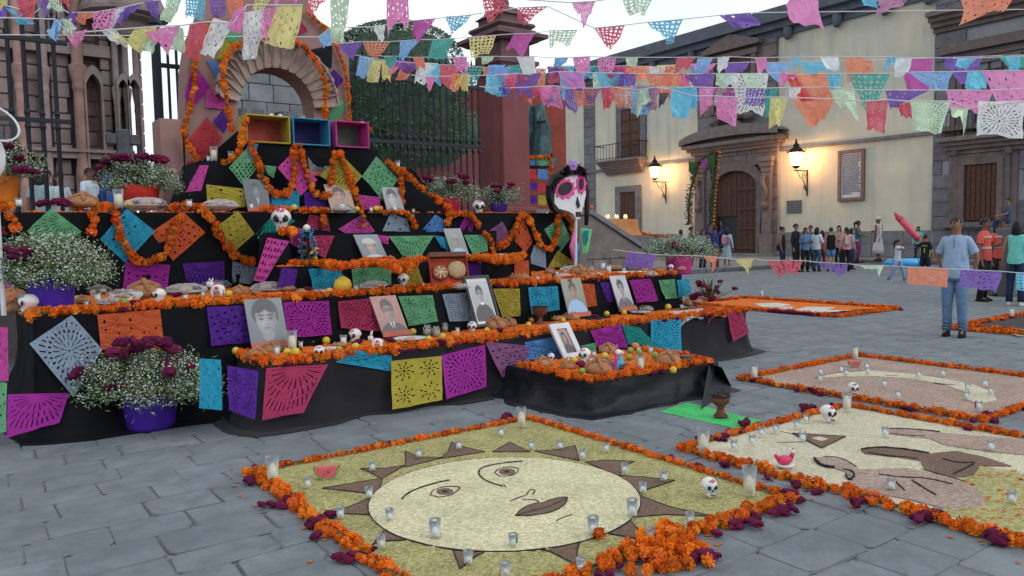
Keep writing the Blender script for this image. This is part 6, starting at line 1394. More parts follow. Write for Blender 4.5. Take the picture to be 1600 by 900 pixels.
DESC = dict(candle=('small white candle in a clear glass', 'candle', 'glass_candle'), candle_big=('stout white candle in a clear glass', 'candle', 'glass_candle'), candle_green=('glass candle with a green label', 'candle', 'glass_candle'), candle_red=('glass candle with a red label', 'candle', 'glass_candle'),
  tallcup=('tall cream candle in a flared glass', 'candle', 'tall_candle'), lemon=('yellow lemon', 'lemon', 'lemon'), orange=('ripe orange', 'orange', 'orange'), lime=('green lime', 'lime', 'lime'), bread=('round bread of the dead', 'bread', 'bread_of_the_dead'), loaf=('oblong browned bread loaf', 'bread', 'bread_loaf'), pack=('plastic wrapped plate of sweets', 'plate', 'wrapped_plate'), dish=('white dish with food', 'plate', 'offering_dish'),
  skull=('white sugar skull with black eyes', 'sugar skull', 'sugar_skull'), skull_pink=('white sugar skull with pink ringed eyes', 'sugar skull', 'sugar_skull'), skull_cyan=('white sugar skull with blue ringed eyes', 'sugar skull', 'sugar_skull'), chalice=('red clay incense chalice', 'chalice', 'incense_chalice'), bowl=('small dark glazed clay jug', 'jug', 'clay_jug'), melon=('sugar watermelon slice standing upright', 'watermelon slice', 'watermelon_slice'), squash=('big yellow squash', 'squash', 'squash'),
  hen=('pink sugar hen with white head on its nest', 'figurine', 'hen_figurine'), cow=('white sugar cow figurine', 'figurine', 'cow_figurine'), rabbit=('white sugar rabbit figurine', 'figurine', 'rabbit_figurine'), jar=('clear glass jar', 'jar', 'glass_jar'), bag=('clear plastic bag of sweets', 'bag', 'sweets_bag'), comb=('crimson cockscomb bloom', 'flower', 'cockscomb_bloom'))
def place(items, z, where, group, sc=1.0):
    cnt = {}
    for it in items: cnt[it[0]] = cnt.get(it[0], 0)+1
    idx = {}
    for it in sorted(items, key=lambda q: q[1]):
        kind, px_, py_ = it[:3]; s_ = (it[3] if len(it) > 3 else 1)*sc; extra = it[4] if len(it) > 4 else None
        d, cat, nm = DESC[kind]; i = idx.get(kind, 0); idx[kind] = i+1
        lab = d+' '+where if not extra else d+' '+extra
        if cnt[kind] > 1 and not extra:
            n = cnt[kind]; pos = ('leftmost' if i == 0 else 'rightmost' if i == n-1 else (ORD[i]+' from left') if i <= n/2 or n-1-i > 19 else (ORD[n-1-i]+' from right')); lab += ', '+pos
        p = G(px_, py_, z); rz = RN.uniform(0, 6.28)
        if kind.startswith('skull'): rz = yaw*-1+RN.uniform(-.5, .3)
        if kind in ('melon', 'hen', 'cow', 'rabbit'): rz = -yaw+RN.uniform(-.3, .3)
        q = MB(); root = empty(nm, p+Vector((0, 0, .012 if z < .1 else .01)), rz, lab, cat, group+' ('+cat+')'); 
        for n_, me in proto(kind): link(n_, me, root, sc=(s_, s_, s_) if kind != 'comb' else (.06*s_, .05*s_, .05*s_), loc=(0, 0, 0) if kind != 'comb' else (0, 0, .03))
A_ = 'offerings on the altar'
place([('bread', 343, 543, 1.1), ('candle_big', 381, 542), ('orange', 394, 541), ('bread', 402, 562, 1.15), ('lemon', 369, 556), ('lemon', 404, 562), ('tallcup', 457, 551, 1.3), ('loaf', 478, 540, 1), ('pack', 432, 547, 1), ('candle_big', 433, 558), ('lemon', 449, 558), ('lemon', 462, 560, 1.2), ('skull', 499, 561, 1.15), ('dish', 515, 549, 1), ('lemon', 510, 540, 1.1), ('candle_big', 537, 542, 1.1), ('skull', 555, 537, 1.5), ('comb', 560, 541), ('lemon', 556, 549), ('rabbit', 590, 546, 1.4), ('pack', 500, 529, .9),
  ('dish', 640, 534, 1.5), ('orange', 610, 519), ('loaf', 642, 521), ('lemon', 645, 526, 1.1), ('jar', 668, 527, 1.2), ('jar', 682, 528, 1.1), ('jar', 695, 520), ('lemon', 692, 533), ('orange', 712, 533, 1.2), ('comb', 676, 507, 1.2), ('loaf', 716, 513, 1.1), ('skull_pink', 738, 521, 1.3), ('bread', 775, 515, 1.5), ('bread', 795, 511, 1.1), ('lemon', 761, 521, .8), ('dish', 808, 504, 1.3), ('lemon', 809, 500, .9), ('chalice', 844, 508, 1.35), ('lemon', 826, 513, .9), ('loaf', 873, 503, 1.0), ('bread', 893, 501, 1.2), ('jar', 925, 492), ('jar', 940, 491), ('lemon', 948, 496), ('pack', 915, 489),
  ('skull', 957, 485, 1.3), ('tallcup', 972, 489, 1.15), ('lemon', 975, 494), ('pack', 1005, 487, 1.3), ('skull_pink', 1021, 474, 1.4), ('lemon', 1044, 486, 1.2), ('tallcup', 1056, 481, 1.1), ('comb', 780, 522), ('comb', 690, 541), ('orange', 899, 486, .9), ('comb', 930, 500), ('loaf', 1075, 480, 1.2), ('dish', 1000, 491, 1.2), ('bread', 425, 552, 1.1), ('lime', 530, 553), ('loaf', 575, 530), ('candle', 470, 545), ('lemon', 880, 506, .8), ('candle', 988, 480), ('dish', 1035, 478, 1.0), ('candle', 600, 527), ('loaf', 530, 545, .8), ('comb', 610, 538, .9), ('pack', 660, 517, .9), ('lime', 625, 541), ('bread', 590, 525, .9), ('candle', 715, 522), ('lemon', 670, 536, .9), ('pack', 850, 498, .9), ('loaf', 757, 507, .8), ('candle', 905, 496), ('orange', 830, 506, .8), ('comb', 985, 484, .9), ('loaf', 1090, 476, 1), ('candle', 1065, 484), ('lime', 870, 511, .8)], ZT1, 'on the lowest table', A_)
place([('bread', 20, 470, 1.4), ('loaf', 28, 478, 1.3), ('bread', 25, 489, 1.2), ('skull_pink', 46, 491, 1.7), ('comb', 26, 478, 1.5), ('bag', 155, 462, 1.7), ('bag', 195, 470, 1.6), ('candle_big', 153, 474), ('lime', 193, 480, 1.2), ('bread', 226, 466, 2.0), ('skull', 249, 474, 1.4), ('pack', 291, 461, 2.0), ('pack', 337, 452, 1.8), ('cow', 341, 466, 1.9), ('pack', 420, 457, 1.9), ('comb', 372, 458, 1.4), ('comb', 215, 482, 1.2), ('candle_big', 258, 450), ('loaf', 130, 478, 1.3), ('lemon', 122, 476, 1.1), ('loaf', 240, 461, 1.3), ('comb', 278, 467, 1), ('candle', 290, 471), ('bread', 375, 462, 1.1), ('loaf', 400, 463, .9), ('pack', 175, 478, 1.2),
  ('squash', 536, 459, 1.15), ('cow', 543, 447, 1.5), ('candle', 556, 457, 1.2), ('pack', 585, 453, 1.6), ('skull_cyan', 631, 449, 1.6), ('loaf', 811, 441, 1.5), ('pack', 720, 452, 1.0), ('bread', 905, 430, 1.5), ('bread', 920, 436, 1.3), ('pack', 880, 437, 1.2), ('dish', 990, 430, 1.9), ('candle_big', 942, 424, 1.5), ('candle_big', 951, 428, 1.3), ('jar', 924, 426, 1), ('bag', 890, 425, 1.3), ('loaf', 1010, 428, 1.2), ('skull', 1048, 425, 1.1), ('loaf', 960, 424, 1.3), ('pack', 930, 434, 1), ('comb', 866, 436, 1), ('candle', 840, 440, 1), ('pack', 500, 463, 1), ('loaf', 470, 463, 1), ('bread', 1030, 427, 1.0), ('comb', 480, 458, 1.1), ('loaf', 60, 493, .9), ('candle', 135, 482), ('orange', 212, 478, .9), ('candle', 318, 466), ('bread', 275, 455, 1.1), ('lemon', 358, 466), ('comb', 318, 456, .9), ('loaf', 450, 457, 1), ('lemon', 515, 462), ('candle', 660, 452), ('comb', 608, 455, .9), ('loaf', 745, 447, .9), ('lemon', 768, 447, .8), ('candle', 870, 432), ('orange', 895, 437, .9), ('comb', 915, 428, 1.1), ('candle', 975, 427, 1.1), ('bread', 860, 429, 1.1), ('loaf', 1065, 425, 1.1), ('pack', 1015, 432, 1)], ZT2, 'on the second table', A_)
place([('tallcup', 186, 328, 1.35), ('pack', 228, 327, 1.9), ('pack', 345, 328, 1.8), ('candle', 30, 325, 1.3), ('bread', 130, 325, 1.5), ('comb', 70, 325, 1.4), ('comb', 95, 324, 1.6), ('comb', 218, 328, 1.3), ('comb', 252, 327, 1.5), ('lemon', 202, 327, 1.1), ('comb', 420, 331, 1.6), ('lemon', 460, 330), ('lemon', 558, 332), ('lemon', 588, 332, 1.1), ('orange', 594, 332), ('bread', 773, 337, 1.3), ('pack', 703, 335, 1.6), ('candle', 646, 334), ('candle', 672, 335), ('candle', 792, 337), ('comb', 765, 338, 1.3), ('candle', 811, 338), ('candle', 393, 328), ('pack', 533, 332, 1.3), ('candle', 296, 325, 1.2), ('candle', 580, 332), ('comb', 860, 337, 1.4), ('candle', 855, 337, 1)], ZP+.0, 'on the high stage edge', A_)
place([('comb', 470, 368, 1), ('candle', 540, 368, 1), ('candle', 700, 366, 1), ('lemon', 545, 368, .8)], ZA_, 'on the upper middle step', A_)
place([('candle', 476, 412), ('lemon', 541, 408), ('skull_pink', 549, 409, 1.2), ('candle', 574, 411), ('loaf', 627, 407, 1.4), ('bread', 610, 410, .8), ('lime', 740, 402, 1.0), ('orange', 747, 400, .8), ('pack', 782, 406, 1.2), ('loaf', 698, 400, 1.2)], ZB, 'on the low step', A_)
place([('tallcup', 335, 254, 1.3), ('candle', 327, 255, 1.4), ('tallcup', 361, 254, .9), ('comb', 344, 256, 1), ('tallcup', 622, 266, .9), ('candle', 630, 270, 1.3), ('comb', 616, 270, 1.0)], ZL5, 'on the pyramid ledge', A_)
place([('candle', 402, 234, 1.2), ('tallcup', 411, 233, 1.2), ('skull_cyan', 417, 233, 1.1), ('candle', 450, 235, 1.0), ('tallcup', 479, 239, 1.0), ('skull_cyan', 543, 243, 1.2), ('skull', 540, 244, .8), ('candle', 577, 246, 1.0), ('candle', 520, 241)], ZL6+.02, 'inside the coloured crates', A_)
place([('candle', 397, 188), ('skull_pink', 424, 188, .9), ('skull_cyan', 438, 189, .9), ('comb', 464, 190, 1.1), ('tallcup', 474, 194, .8), ('candle', 499, 197), ('skull', 566, 205, 1.5), ('comb', 404, 187, .9)], ZL6+.40, 'on top of the three crates', A_)
place([('bread', 848, 574, 1.1), ('lime', 859, 574), ('skull_pink', 861, 566, .9), ('lemon', 891, 556), ('lemon', 897, 570), ('skull_cyan', 914, 567, 1.5), ('candle', 889, 569), ('candle', 924, 570), ('lime', 910, 587), ('comb', 909, 576), ('lemon', 945, 564, 1.1), ('bread', 935, 584, 1.5), ('bread', 948, 579, 1.2), ('tallcup', 1001, 581, 1.0), ('lime', 985, 554, 1.1), ('lime', 999, 557, 1.1), ('lime', 983, 565, 1.1), ('lime', 1023, 562, 1.2), ('orange', 993, 549, 1.1), ('bread', 1044, 571, 1.5), ('bowl', 1072, 570, 1.3), ('bowl', 973, 583, 1.3), ('candle', 1017, 554, 1.2), ('bread', 950, 553, 1.2), ('lime', 956, 583, 1.0), ('lemon', 1052, 585, .9), ('candle', 928, 559, 1.0), ('bread', 887, 578, .9), ('candle', 998, 552, 1)], .28, 'on the small table', 'offerings on the small table')
N_ = 'offerings on the seed carpets'
place([('candle', x_, y_) for x_, y_ in ((481, 764), (582, 738), (654, 717), (717, 704), (783, 683), (532, 812), (596, 859), (732, 884), (790, 903), (830, 704), (875, 704), (910, 719), (947, 708), (976, 742), (1037, 754), (1017, 847), (1078, 822), (908, 897))]+[('candle_green', 577, 780), ('candle_green', 802, 857), ('candle_red', 609, 816), ('candle_red', 1005, 773), ('candle_big', 680, 843), ('candle_big', 988, 810), ('candle_big', 927, 839), ('tallcup', 427, 757, 1.15), ('tallcup', 815, 669, 1.05), ('tallcup', 1171, 777, 1.15), ('melon', 511, 749, 1.2), ('skull_cyan', 1108, 777, 1.15)], .01, 'on the sun carpet', N_)
place([('candle', x_, y_, 1.1) for x_, y_ in ((1147, 705), (1175, 697), (1190, 684), (1245, 672), (1254, 692), (1383, 684), (1548, 706), (1392, 768), (1581, 789))]+[('candle_green', 1212, 678), ('candle_red', 1259, 662), ('skull', 1293, 660, 1.4), ('hen', 1226, 732, 1.0), ('tallcup', 1099, 711, 1.2), ('tallcup', 1323, 644, 1.1)], .01, 'on the middle carpet', N_)
place([('candle', x_, y_, 1.1) for x_, y_ in ((1282, 587), (1281, 598), (1314, 583), (1322, 589), (1354, 578), (1356, 586), (1381, 606), (1403, 624), (1435, 592), (1473, 590), (1512, 612), (1510, 626), (1539, 606), (1548, 619))]+[('candle_red', 1529, 644, 1.3), ('melon', 1335, 574, 1.0), ('skull_pink', 1333, 618, 1.2), ('tallcup', 1178, 595, 1.15), ('tallcup', 1336, 562, 1.1)], .01, 'on the rose beige carpet', N_)
place([('tallcup', 1190, 465, 1.2)], .01, 'at the corner of the orange petal carpet', N_); place([('tallcup', 1580, 497, 1.2)], .01, 'on the dark right carpet', N_)
# big chalice on green sheet
gs = [G(1030, 643, .006), G(1075, 629, .006), G(1190, 658, .006), G(1150, 669, .006)]
PC['G'] = '#58d878'; PN['G'] = 'bright green'; sheet([gs[0], gs[1], gs[2], gs[3]], 'G', 'plain', 'bright green plastic sheet on the paving under the incense burner', name='plastic_sheet', cat='plastic sheet', amp=.004)
p = G(1126, 651, .012); root = empty('incense_burner', p, label='tall brown clay incense burner standing on the green sheet', cat='incense burner')
MB().lathe([(.055, 0), (.06, .01), (.035, .04), (.025, .07), (.04, .095), (.07, .12), (.078, .155), (.065, .175), (.001, .15)], n=20).build('cup', M_clay, root, smooth=True, world=False)
MB().lathe([(.07, .165), (.083, .178), (.080, .190), (.068, .180)], n=20, cap=False).build('rim', mat('burnt_clay', (.03, .02, .018), .8), root, world=False)
mb = MB(); [mb.blob((RN.uniform(-.05, .05), RN.uniform(-.05, .05), .175), .018, 6, 4, jit=.2) for k in range(12)]; mb.tube([(.01, 0, .17), (.045, .01, .235)], [.008, .006], 5); mb.tube([(-.03, 0, .17), (-.035, .0, .22)], [.009, .004], 5); mb.build('charcoal', M_blk, root, world=False)
# two-tone figurine on the small table, bread box, doll, big skulls
p = G(966, 583, .28); root = empty('alebrije_figurine', p, -yaw, 'tall pink and blue figurine with white face on the small table', 'figurine')
mp, mc = mat('figurine_pink', (.62, .05, .32), .5, .2, 30), mat('figurine_blue', (.08, .38, .55), .5, .2, 30)
MB().lathe([(.035, 0), (.045, .02), (.05, .06), (.04, .11), (.028, .15), (.02, .17)], (.012, 0, 0), 12).build('blue_body', mc, root, smooth=True, world=False)
MB().tube([(-.03, -.01, 0), (-.035, -.015, .06), (-.022, -.018, .12), (-.01, -.012, .18), (-.012, 0, .23), (-.008, 0, .27)], [.022, .02, .018, .016, .012, .004], 8).build('pink_back', mp, root, smooth=True, world=False)
MB().blob((0, -.01, .195), (.03, .034, .028), 12, 8).tube([(.015, -.01, .2), (.045, -.03, .19)], [.018, .010], 8).build('head', M_sug, root, smooth=True, world=False)
MB().tube([(-.05, 0, 0), (-.07, 0, .05), (-.06, 0, .10)], [.012, .01, .004], 7).build('tail', mc, root, smooth=True, world=False)
# red bread box
p = G(703, 447, ZT2+.01); root = empty('bread_box', p, -yaw*.55, 'open red box holding two round breads beside the framed priest', 'box')
mr = mat('red_box', (.42, .05, .03), .7, .2, 8); Bx = .22; tilt = Matrix.Rotation(rad(-24), 4, 'X')
def TB(mb, T): mb.v = [tuple(T @ Vector(v_)) for v_ in mb.v]; return mb
for nm, a, b in (('box_floor', (-Bx, 0, 0), (Bx, .012, .33)), ('box_side', (-Bx, -.07, 0), (-Bx+.01, 0, .33)), ('box_side', (Bx-.01, -.07, 0), (Bx, 0, .33)), ('box_bottom', (-Bx+.01, -.07, 0), (Bx-.01, 0, .01)), ('box_lid', (-Bx, -.09, .332), (Bx, .0, .39))): TB(MB().cbox(a, b, .003), tilt).build(nm, mr if nm != 'box_lid' else mat('box_brown', (.16, .06, .04), .7), root, world=False)
for sx, m_, rr in ((-.10, M_bread, .095), (.10, mat('sesame_bread', (.50, .36, .20), .8, .3, 40, .3), .115)): TB(MB().lathe([(rr*.9, 0), (rr, .02), (rr*.85, .045), (rr*.4, .062), (.001, .066)], n=18), tilt @ Matrix.Translation((sx, -.005, .16+.03*(sx > 0))) @ Matrix.Rotation(rad(90), 4, 'X')).build('bread_round', m_, root, smooth=True, world=False)
mb = MB(); [mb.tube([(-.10, -.072, .15), (-.10+.07*math.cos(a), -.055, .15+.07*math.sin(a))], [.006, .010], 5) for a in [k*.9 for k in range(7)]]; TB(mb, tilt).build('sugar_ribs', mat('cream_sugar', (.62, .52, .38), .7), root, world=False)
MB().cbox((.05, -.16, 0), (.13, -.09, .05), .01).build('loaf', M_bread, root, world=False)
def bigskull(px_, py_, v, s, label, eyes=M_blk, z=None):
    p = PV(px_, py_, v) if z is None else G(px_, py_, z); root = empty('ceramic_skull', p, -yaw*.6, label, 'skull')
    for n_, me in proto('skull'): link(n_, me, root, sc=(s, s, s))
    return root
bigskull(440, 362, VA_-.05, 2.9, 'large white sugar skull with red icing crown above the pink strip')
bigskull(748, 336, VP+.2, 2.4, 'white skull with big black eyes on the stage before the flowers')
pd = PV(428, 363, VA_-.08); MB().lathe([(.19, -.35), (.16, -.1), (.13, -.012), (.12, 0), (.001, 0)], (pd.x, pd.y, pd.z), 20).build('skull_stand', M_cloth, label='small black draped stand under the large sugar skull', cat='stand')
mb = MB(); r = random.Random(2); c = G(611, 365, ZA_); root = empty('tissue_tuft', c, label='bright pink tissue paper tuft on the upper step edge', cat='tissue tuft')
for k in range(46): d = Vector((r.gauss(0, .11), r.gauss(0, .03), abs(r.gauss(.02, .03)))); s_ = .035; a = Vector((r.gauss(0, 1), r.gauss(0, 1), r.gauss(0, 1))).normalized()*s_; b = a.orthogonal().normalized()*s_; mb.add([d-a, d+b, d+a, d-b], [(0, 1, 2, 3)])
mb.build('paper_frill', mat('hot_pink_tissue', (.85, .08, .45), .7), root, world=False)
# paper doll: skirt of blue, yellow and black strips
p = PV(481, 410, VA_-.12); root = empty('paper_doll', p, label='blue tissue doll with yellow striped skirt on the low step', cat='doll'); H = (PV(481, 355, VA_-.12).z-p.z); r = random.Random(6)
for nm, hx, zr, n_ in (('blue_frill', '#2f86b8', (.45, .95), 60), ('blue_frill', '#2470a8', (.0, .5), 50), ('yellow_frill', '#d8c030', (.05, .42), 26), ('red_frill', '#b02a2a', (.3, .62), 18), ('black_frill', '#16181e', (.05, .5), 22)):
    mb = MB()
    for k in range(n_):
        z_ = H*r.uniform(*zr); rr = .07+.06*(1-z_/H); a0 = r.uniform(0, 6.3); d = Vector((rr*math.cos(a0)*r.uniform(.5, 1.1), rr*math.sin(a0)*r.uniform(.5, 1.1), z_)); a = Vector((r.gauss(0, .5), r.gauss(0, .5), r.gauss(0, 1))).normalized()*.035; b = a.orthogonal().normalized()*.018; mb.add([d-a, d+b, d+a, d-b], [(0, 1, 2, 3)])
    mb.build(nm, mat('doll'+hx, hexc(hx), .7), root, world=False)
MB().tube([(0, 0, 0), (0, 0, H*.9)], [.05, .03], 8).build('body', M_blk, root, world=False); MB().blob((0, 0, H*.96), (.045, .045, .05), 10, 8).build('head', M_sug, root, smooth=True, world=False)
# ---- bouquets -------------------------------------------------------------
M_gyp = mat('gypsophila_white', (.66, .70, .66), .7, .1, 30, 0); M_gyg = mat('gypsophila_green', (.13, .20, .07), .7, .4, 12, 0, col2=(.06, .10, .03))
GY = [ruffle(ICO1, .25, .8, k) for k in range(3)]
def bouquet(px_, py_, z, potw, poth, col, rx, ry, hz, label, ncomb=8, nw=1500, seed=1, lean=0, combup=.5, combspots=None, v=None, shape='pot'):
    p = G(px_, py_, z) if v is None else PV(px_, py_, v); r = random.Random(seed); root = empty('flower_bouquet', p, -yaw, label, 'potted flowers', 'potted bouquets of baby breath and cockscomb')
    if poth:
        mb = MB(); prof = [(potw*.40, 0), (potw*.43, poth*.1), (potw*.47, poth*.6), (potw*.5, poth), (potw*.47, poth), (potw*.42, poth*.85), (.001, poth*.8)]; n = 28; vs = []
        for rr, z_ in prof:
            for k in range(n): a = 2*PI*k/n; w_ = 1+.03*math.sin(a*7+seed)*(z_/poth)+.015*math.sin(a*13+z_*9); vs.append((rr*math.cos(a)*w_, rr*math.sin(a)*w_, z_+(.012*math.sin(a*5+seed) if z_ >= poth else 0)))
        mb.add(vs, [(i*n+k, i*n+(k+1) % n, (i+1)*n+(k+1) % n, (i+1)*n+k) for i in range(len(prof)-1) for k in range(n)]+[tuple(range(n-1, -1, -1))]); mb.build('wrapped_pot', mat('pot_'+col, hexc(col), .65, .15, 5, .3, 14), root, smooth=True, world=False)
    st = MB(); bl = MB(); lf = MB(); c = Vector((0, 0, poth*.9))
    def pt_():
        a = r.uniform(0, 2*PI); q = r.random()**.45*(1+.38*noise.noise(Vector((2.2*math.cos(a), 2.2*math.sin(a), seed)))); e = r.uniform(-.25, 1)*PI/2; zz_ = math.sin(e)
        return Vector((rx*q*math.cos(a)*math.cos(e*.9), ry*q*math.sin(a)*math.cos(e*.9), hz*q*zz_*(1 if zz_ > 0 else .5)+hz*.22))+c+Vector((lean*hz*.5, 0, 0))
    for k in range(int(nw/9)):
        q = pt_(); mid_ = c.lerp(q, .55)+Vector((0, 0, hz*.15)); st.tube([c*1.0, mid_, q], [.003, .002, .0012], 3, cap=False)
        for j in range(9):
            b = q+Vector((r.gauss(0, 1), r.gauss(0, 1), r.gauss(0, 1)))*rx*.075; s_ = r.uniform(.004, .0085); V, Fc = GY[j % 3]
            bl.add([(x_[0]*s_+b.x, x_[1]*s_+b.y, x_[2]*s_+b.z) for x_ in V], Fc)
            if j % 3 == 0: st.tube([mid_.lerp(q, .6), b], [.0014, .0008], 3, cap=False)
            if 1: a1 = Vector((r.gauss(0, 1), r.gauss(0, 1), r.gauss(0, 1))).normalized()*r.uniform(.015, .035); b1 = a1.orthogonal().normalized()*.006; d1 = q+Vector((r.gauss(0, 1), r.gauss(0, 1), r.gauss(0, 1)))*rx*.09-Vector((0, 0, .01)); lf.add([d1-a1, d1+b1, d1+a1, d1-b1], [(0, 1, 2, 3)])
    for k in range(26): a = r.uniform(0, 6.3); q = c+Vector((rx*.55*math.cos(a)*r.random(), ry*.55*math.sin(a)*r.random(), hz*r.uniform(.3, .9))); a1 = (q-c).normalized()*.09; b1 = Vector((math.sin(a), -math.cos(a), 0))*.018; lf.add([q-a1, q+b1, q+a1, q-b1], [(0, 1, 2, 3)])
    st.build('stems', M_green, root, world=False, kind='stuff'); lf.build('leaves', M_gyg, root, world=False, kind='stuff')
    if nw > 60: bl.build('white_blossoms', M_gyp, root, world=False, kind='stuff')
    for k in range(ncomb):
        if combspots: a_, b_ = combspots[k % len(combspots)]; q = c+Vector((rx*a_+r.gauss(0, .03)*rx, -ry*.45+r.gauss(0, .25)*ry, hz*b_))
        else: q = pt_(); q.z = c.z+hz*r.uniform(combup, 1.25); q.y -= ry*.2
        s_ = r.uniform(.040, .065)*min(1.3, max(.7, rx/.4)); link('cockscomb', r.choice(COMB), root, q, (r.uniform(-.4, .4), 0, r.uniform(0, 6)), (s_*1.2, s_, s_))
        MB().tube([c, q], .005, 4, cap=False).build('cockscomb_stem', M_green, root, world=False)
    return root
bouquet(83, 487, ZT2, .37, .30, '#46209a', .47, .34, .28, 'big bouquet in violet pot on the left of second table', 14, 5200, 1, combspots=[(-.42, .95), (-.1, .9), (-.25, .7), (.02, .85), (-.8, 1.4), (-.65, 1.5), (.05, .6), (-.2, .8)])
bouquet(237, 668, 0, .44, .32, '#3d1a8c', .54, .38, .28, 'big bouquet in violet pot standing on the paving', 22, 5200, 2, combspots=[(-.05, 1.7), (.1, 1.55), (-.2, 1.3), (.3, 1.6), (.45, 1.35), (-.35, 1.1), (.4, 1.0), (-.85, .8), (-.35, .35), (.62, .8), (-.1, 1.5)])
bouquet(220, 325, 0, .44, .26, '#b8261c', .50, .35, .26, 'bouquet in bright red pot on stage by the arch post', 18, 2600, 3, v=VP+.7, combspots=[(-.6, 1.2), (-.3, 1.3), (-.1, 1.4), (.3, 1.4), (.5, 1.3), (.7, 1.3), (-.7, .9), (0, 1.2)])
bouquet(2, 320, 0, .36, .34, '#c46a18', .48, .36, .30, 'bouquet in orange pot on stage cut by left edge', 14, 2600, 4, v=VP+.6, combspots=[(.2, 1.1), (.5, 1.0), (.65, .6), (.3, .8), (.75, .2), (.9, .1)])
bouquet(702, 334, 0, .34, .24, '#b3203a', .50, .3, .25, 'bouquet in red pot on stage below the railing', 10, 2000, 5, v=VP+.6, combspots=[(-.8, 1.1), (-.5, 1.2), (.2, 1.0), (.5, 1.3), (.6, .9), (.3, .8)])
bouquet(779, 334, 0, .30, .18, '#4b2a86', .44, .3, .22, 'bouquet in violet pot on stage beside the gate pillar', 12, 1300, 6, v=VP+.6, combspots=[(-.1, 1.2), (.1, 1.2), (.4, 1.1), (.5, 1.3), (.25, 1.0), (0, .8)])
bouquet(1061, 428, 0, .42, .30, '#c22f86', .58, .4, .22, 'bouquet in hot pink pot at the far end of the altar', 5, 3000, 8, v=VT2+.9, combspots=[(-.25, .8), (.35, .6), (.4, .45), (-.1, .95)])
bouquet(1108, 470, 0, .2, 0, '#000000', .40, .25, .26, 'loose crimson cockscomb bunch at the right end of the table', 14, 60, 9, v=VT1+.55, combspots=[(-.5, .4), (-.3, .8), (-.4, 1.0), (.0, .6), (.2, .5), (.3, 1.0), (.25, .7), (.0, .2), (.85, .6), (-.7, .3), (-.1, .3)])
# ================================================================== PEOPLE
SKQ = []
def skin_obj(name, nodes, m, parent, sub=1):
    """nodes: (pos, parent index, (rx, ry)); the first is the root"""
    me = bpy.data.meshes.new(name); me.from_pydata([n_[0] for n_ in nodes], [(n_[1], i) for i, n_ in enumerate(nodes) if n_[1] is not None], [])
    o = link(name, me, parent); md = o.modifiers.new('skin', 'SKIN'); md.use_smooth_shade = True; md.branch_smoothing = .4
    if not me.skin_vertices: 
        pass
    sk = me.skin_vertices[0].data if me.skin_vertices else None
    SKQ.append((o, nodes, m)); s2 = o.modifiers.new('sub', 'SUBSURF'); s2.levels = sub; s2.render_levels = sub
    return o
def finish_skins():
    for o, nodes, m in SKQ:
        me = o.data
        if not me.skin_vertices:
            bm = bmesh.new(); bm.from_mesh(me); bm.verts.layers.skin.verify(); bm.to_mesh(me); bm.free()
        sv = me.skin_vertices[0].data
        for i, n_ in enumerate(nodes): sv[i].radius = n_[2]; sv[i].use_root = (i == 0)
    bpy.context.view_layer.update(); dg = bpy.context.evaluated_depsgraph_get()
    for o, nodes, m in SKQ:
        me = bpy.data.meshes.new_from_object(o.evaluated_get(dg)); me.materials.clear(); me.materials.append(m); me.polygons.foreach_set('use_smooth', [True]*len(me.polygons))
        o.modifiers.clear(); o.data = me
def rings(mb, rs, n=14, m=0, cap=True, wob=0, seed=0):
    """rs: (cx, cy, z, rx, ry) horizontal rings"""
    vs = []
    for j, (cx_, cy_, z, rx, ry) in enumerate(rs):
        for k in range(n):
            a = 2*PI*k/n; w_ = 1+wob*noise.noise(Vector((math.cos(a)*2, math.sin(a)*2+seed, z*7))); vs.append((cx_+rx*math.cos(a)*w_, cy_+ry*math.sin(a)*w_, z))
    fs = [(i*n+k, i*n+(k+1) % n, (i+1)*n+(k+1) % n, (i+1)*n+k) for i in range(len(rs)-1) for k in range(n)]
    if cap: fs += [tuple(range(n-1, -1, -1)), tuple((len(rs)-1)*n+k for k in range(n))]
    return mb.add(vs, fs, m)
SKINS = [mat('skin_tan', (.30, .15, .095), .55, .1, 20, .05), mat('skin_brown', (.20, .095, .06), .55, .1, 20, .05), mat('skin_light', (.42, .24, .17), .55, .1, 20, .05)]
M_hair = mat('black_hair', (.012, .009, .009), .5, .3, 60, .3, 120); M_hairg = mat('greying_hair', (.022, .019, .018), .6, .4, 60, .3, 120)
M_eye = mat('eye_dark', (.02, .015, .015), .3); M_lips = mat('lips', (.25, .09, .075), .5)
ARMS = dict(down=((.05, .01, -.27), (.07, -.05, -.51)), back=((.085, .07, -.25), (.03, .13, -.47)), phone=((.06, -.02, -.26), (-.03, -.25, -.20)), folded=((.06, -.03, -.25), (-.14, -.19, -.22)), up=((.10, -.08, .10), (.07, -.12, .36)), hips=((.16, .04, -.22), (.04, -.02, -.40)), point=((.05, -.22, -.06), (.06, -.47, -.02)), hold=((.05, -.08, -.25), (.02, -.30, -.30)), side=((.22, -.06, -.10), (.44, -.10, -.06)))
def cloth(name, col): return mat('garment_'+col.lstrip('#'), hexc(col), .85, .14, 14, .25, 30)
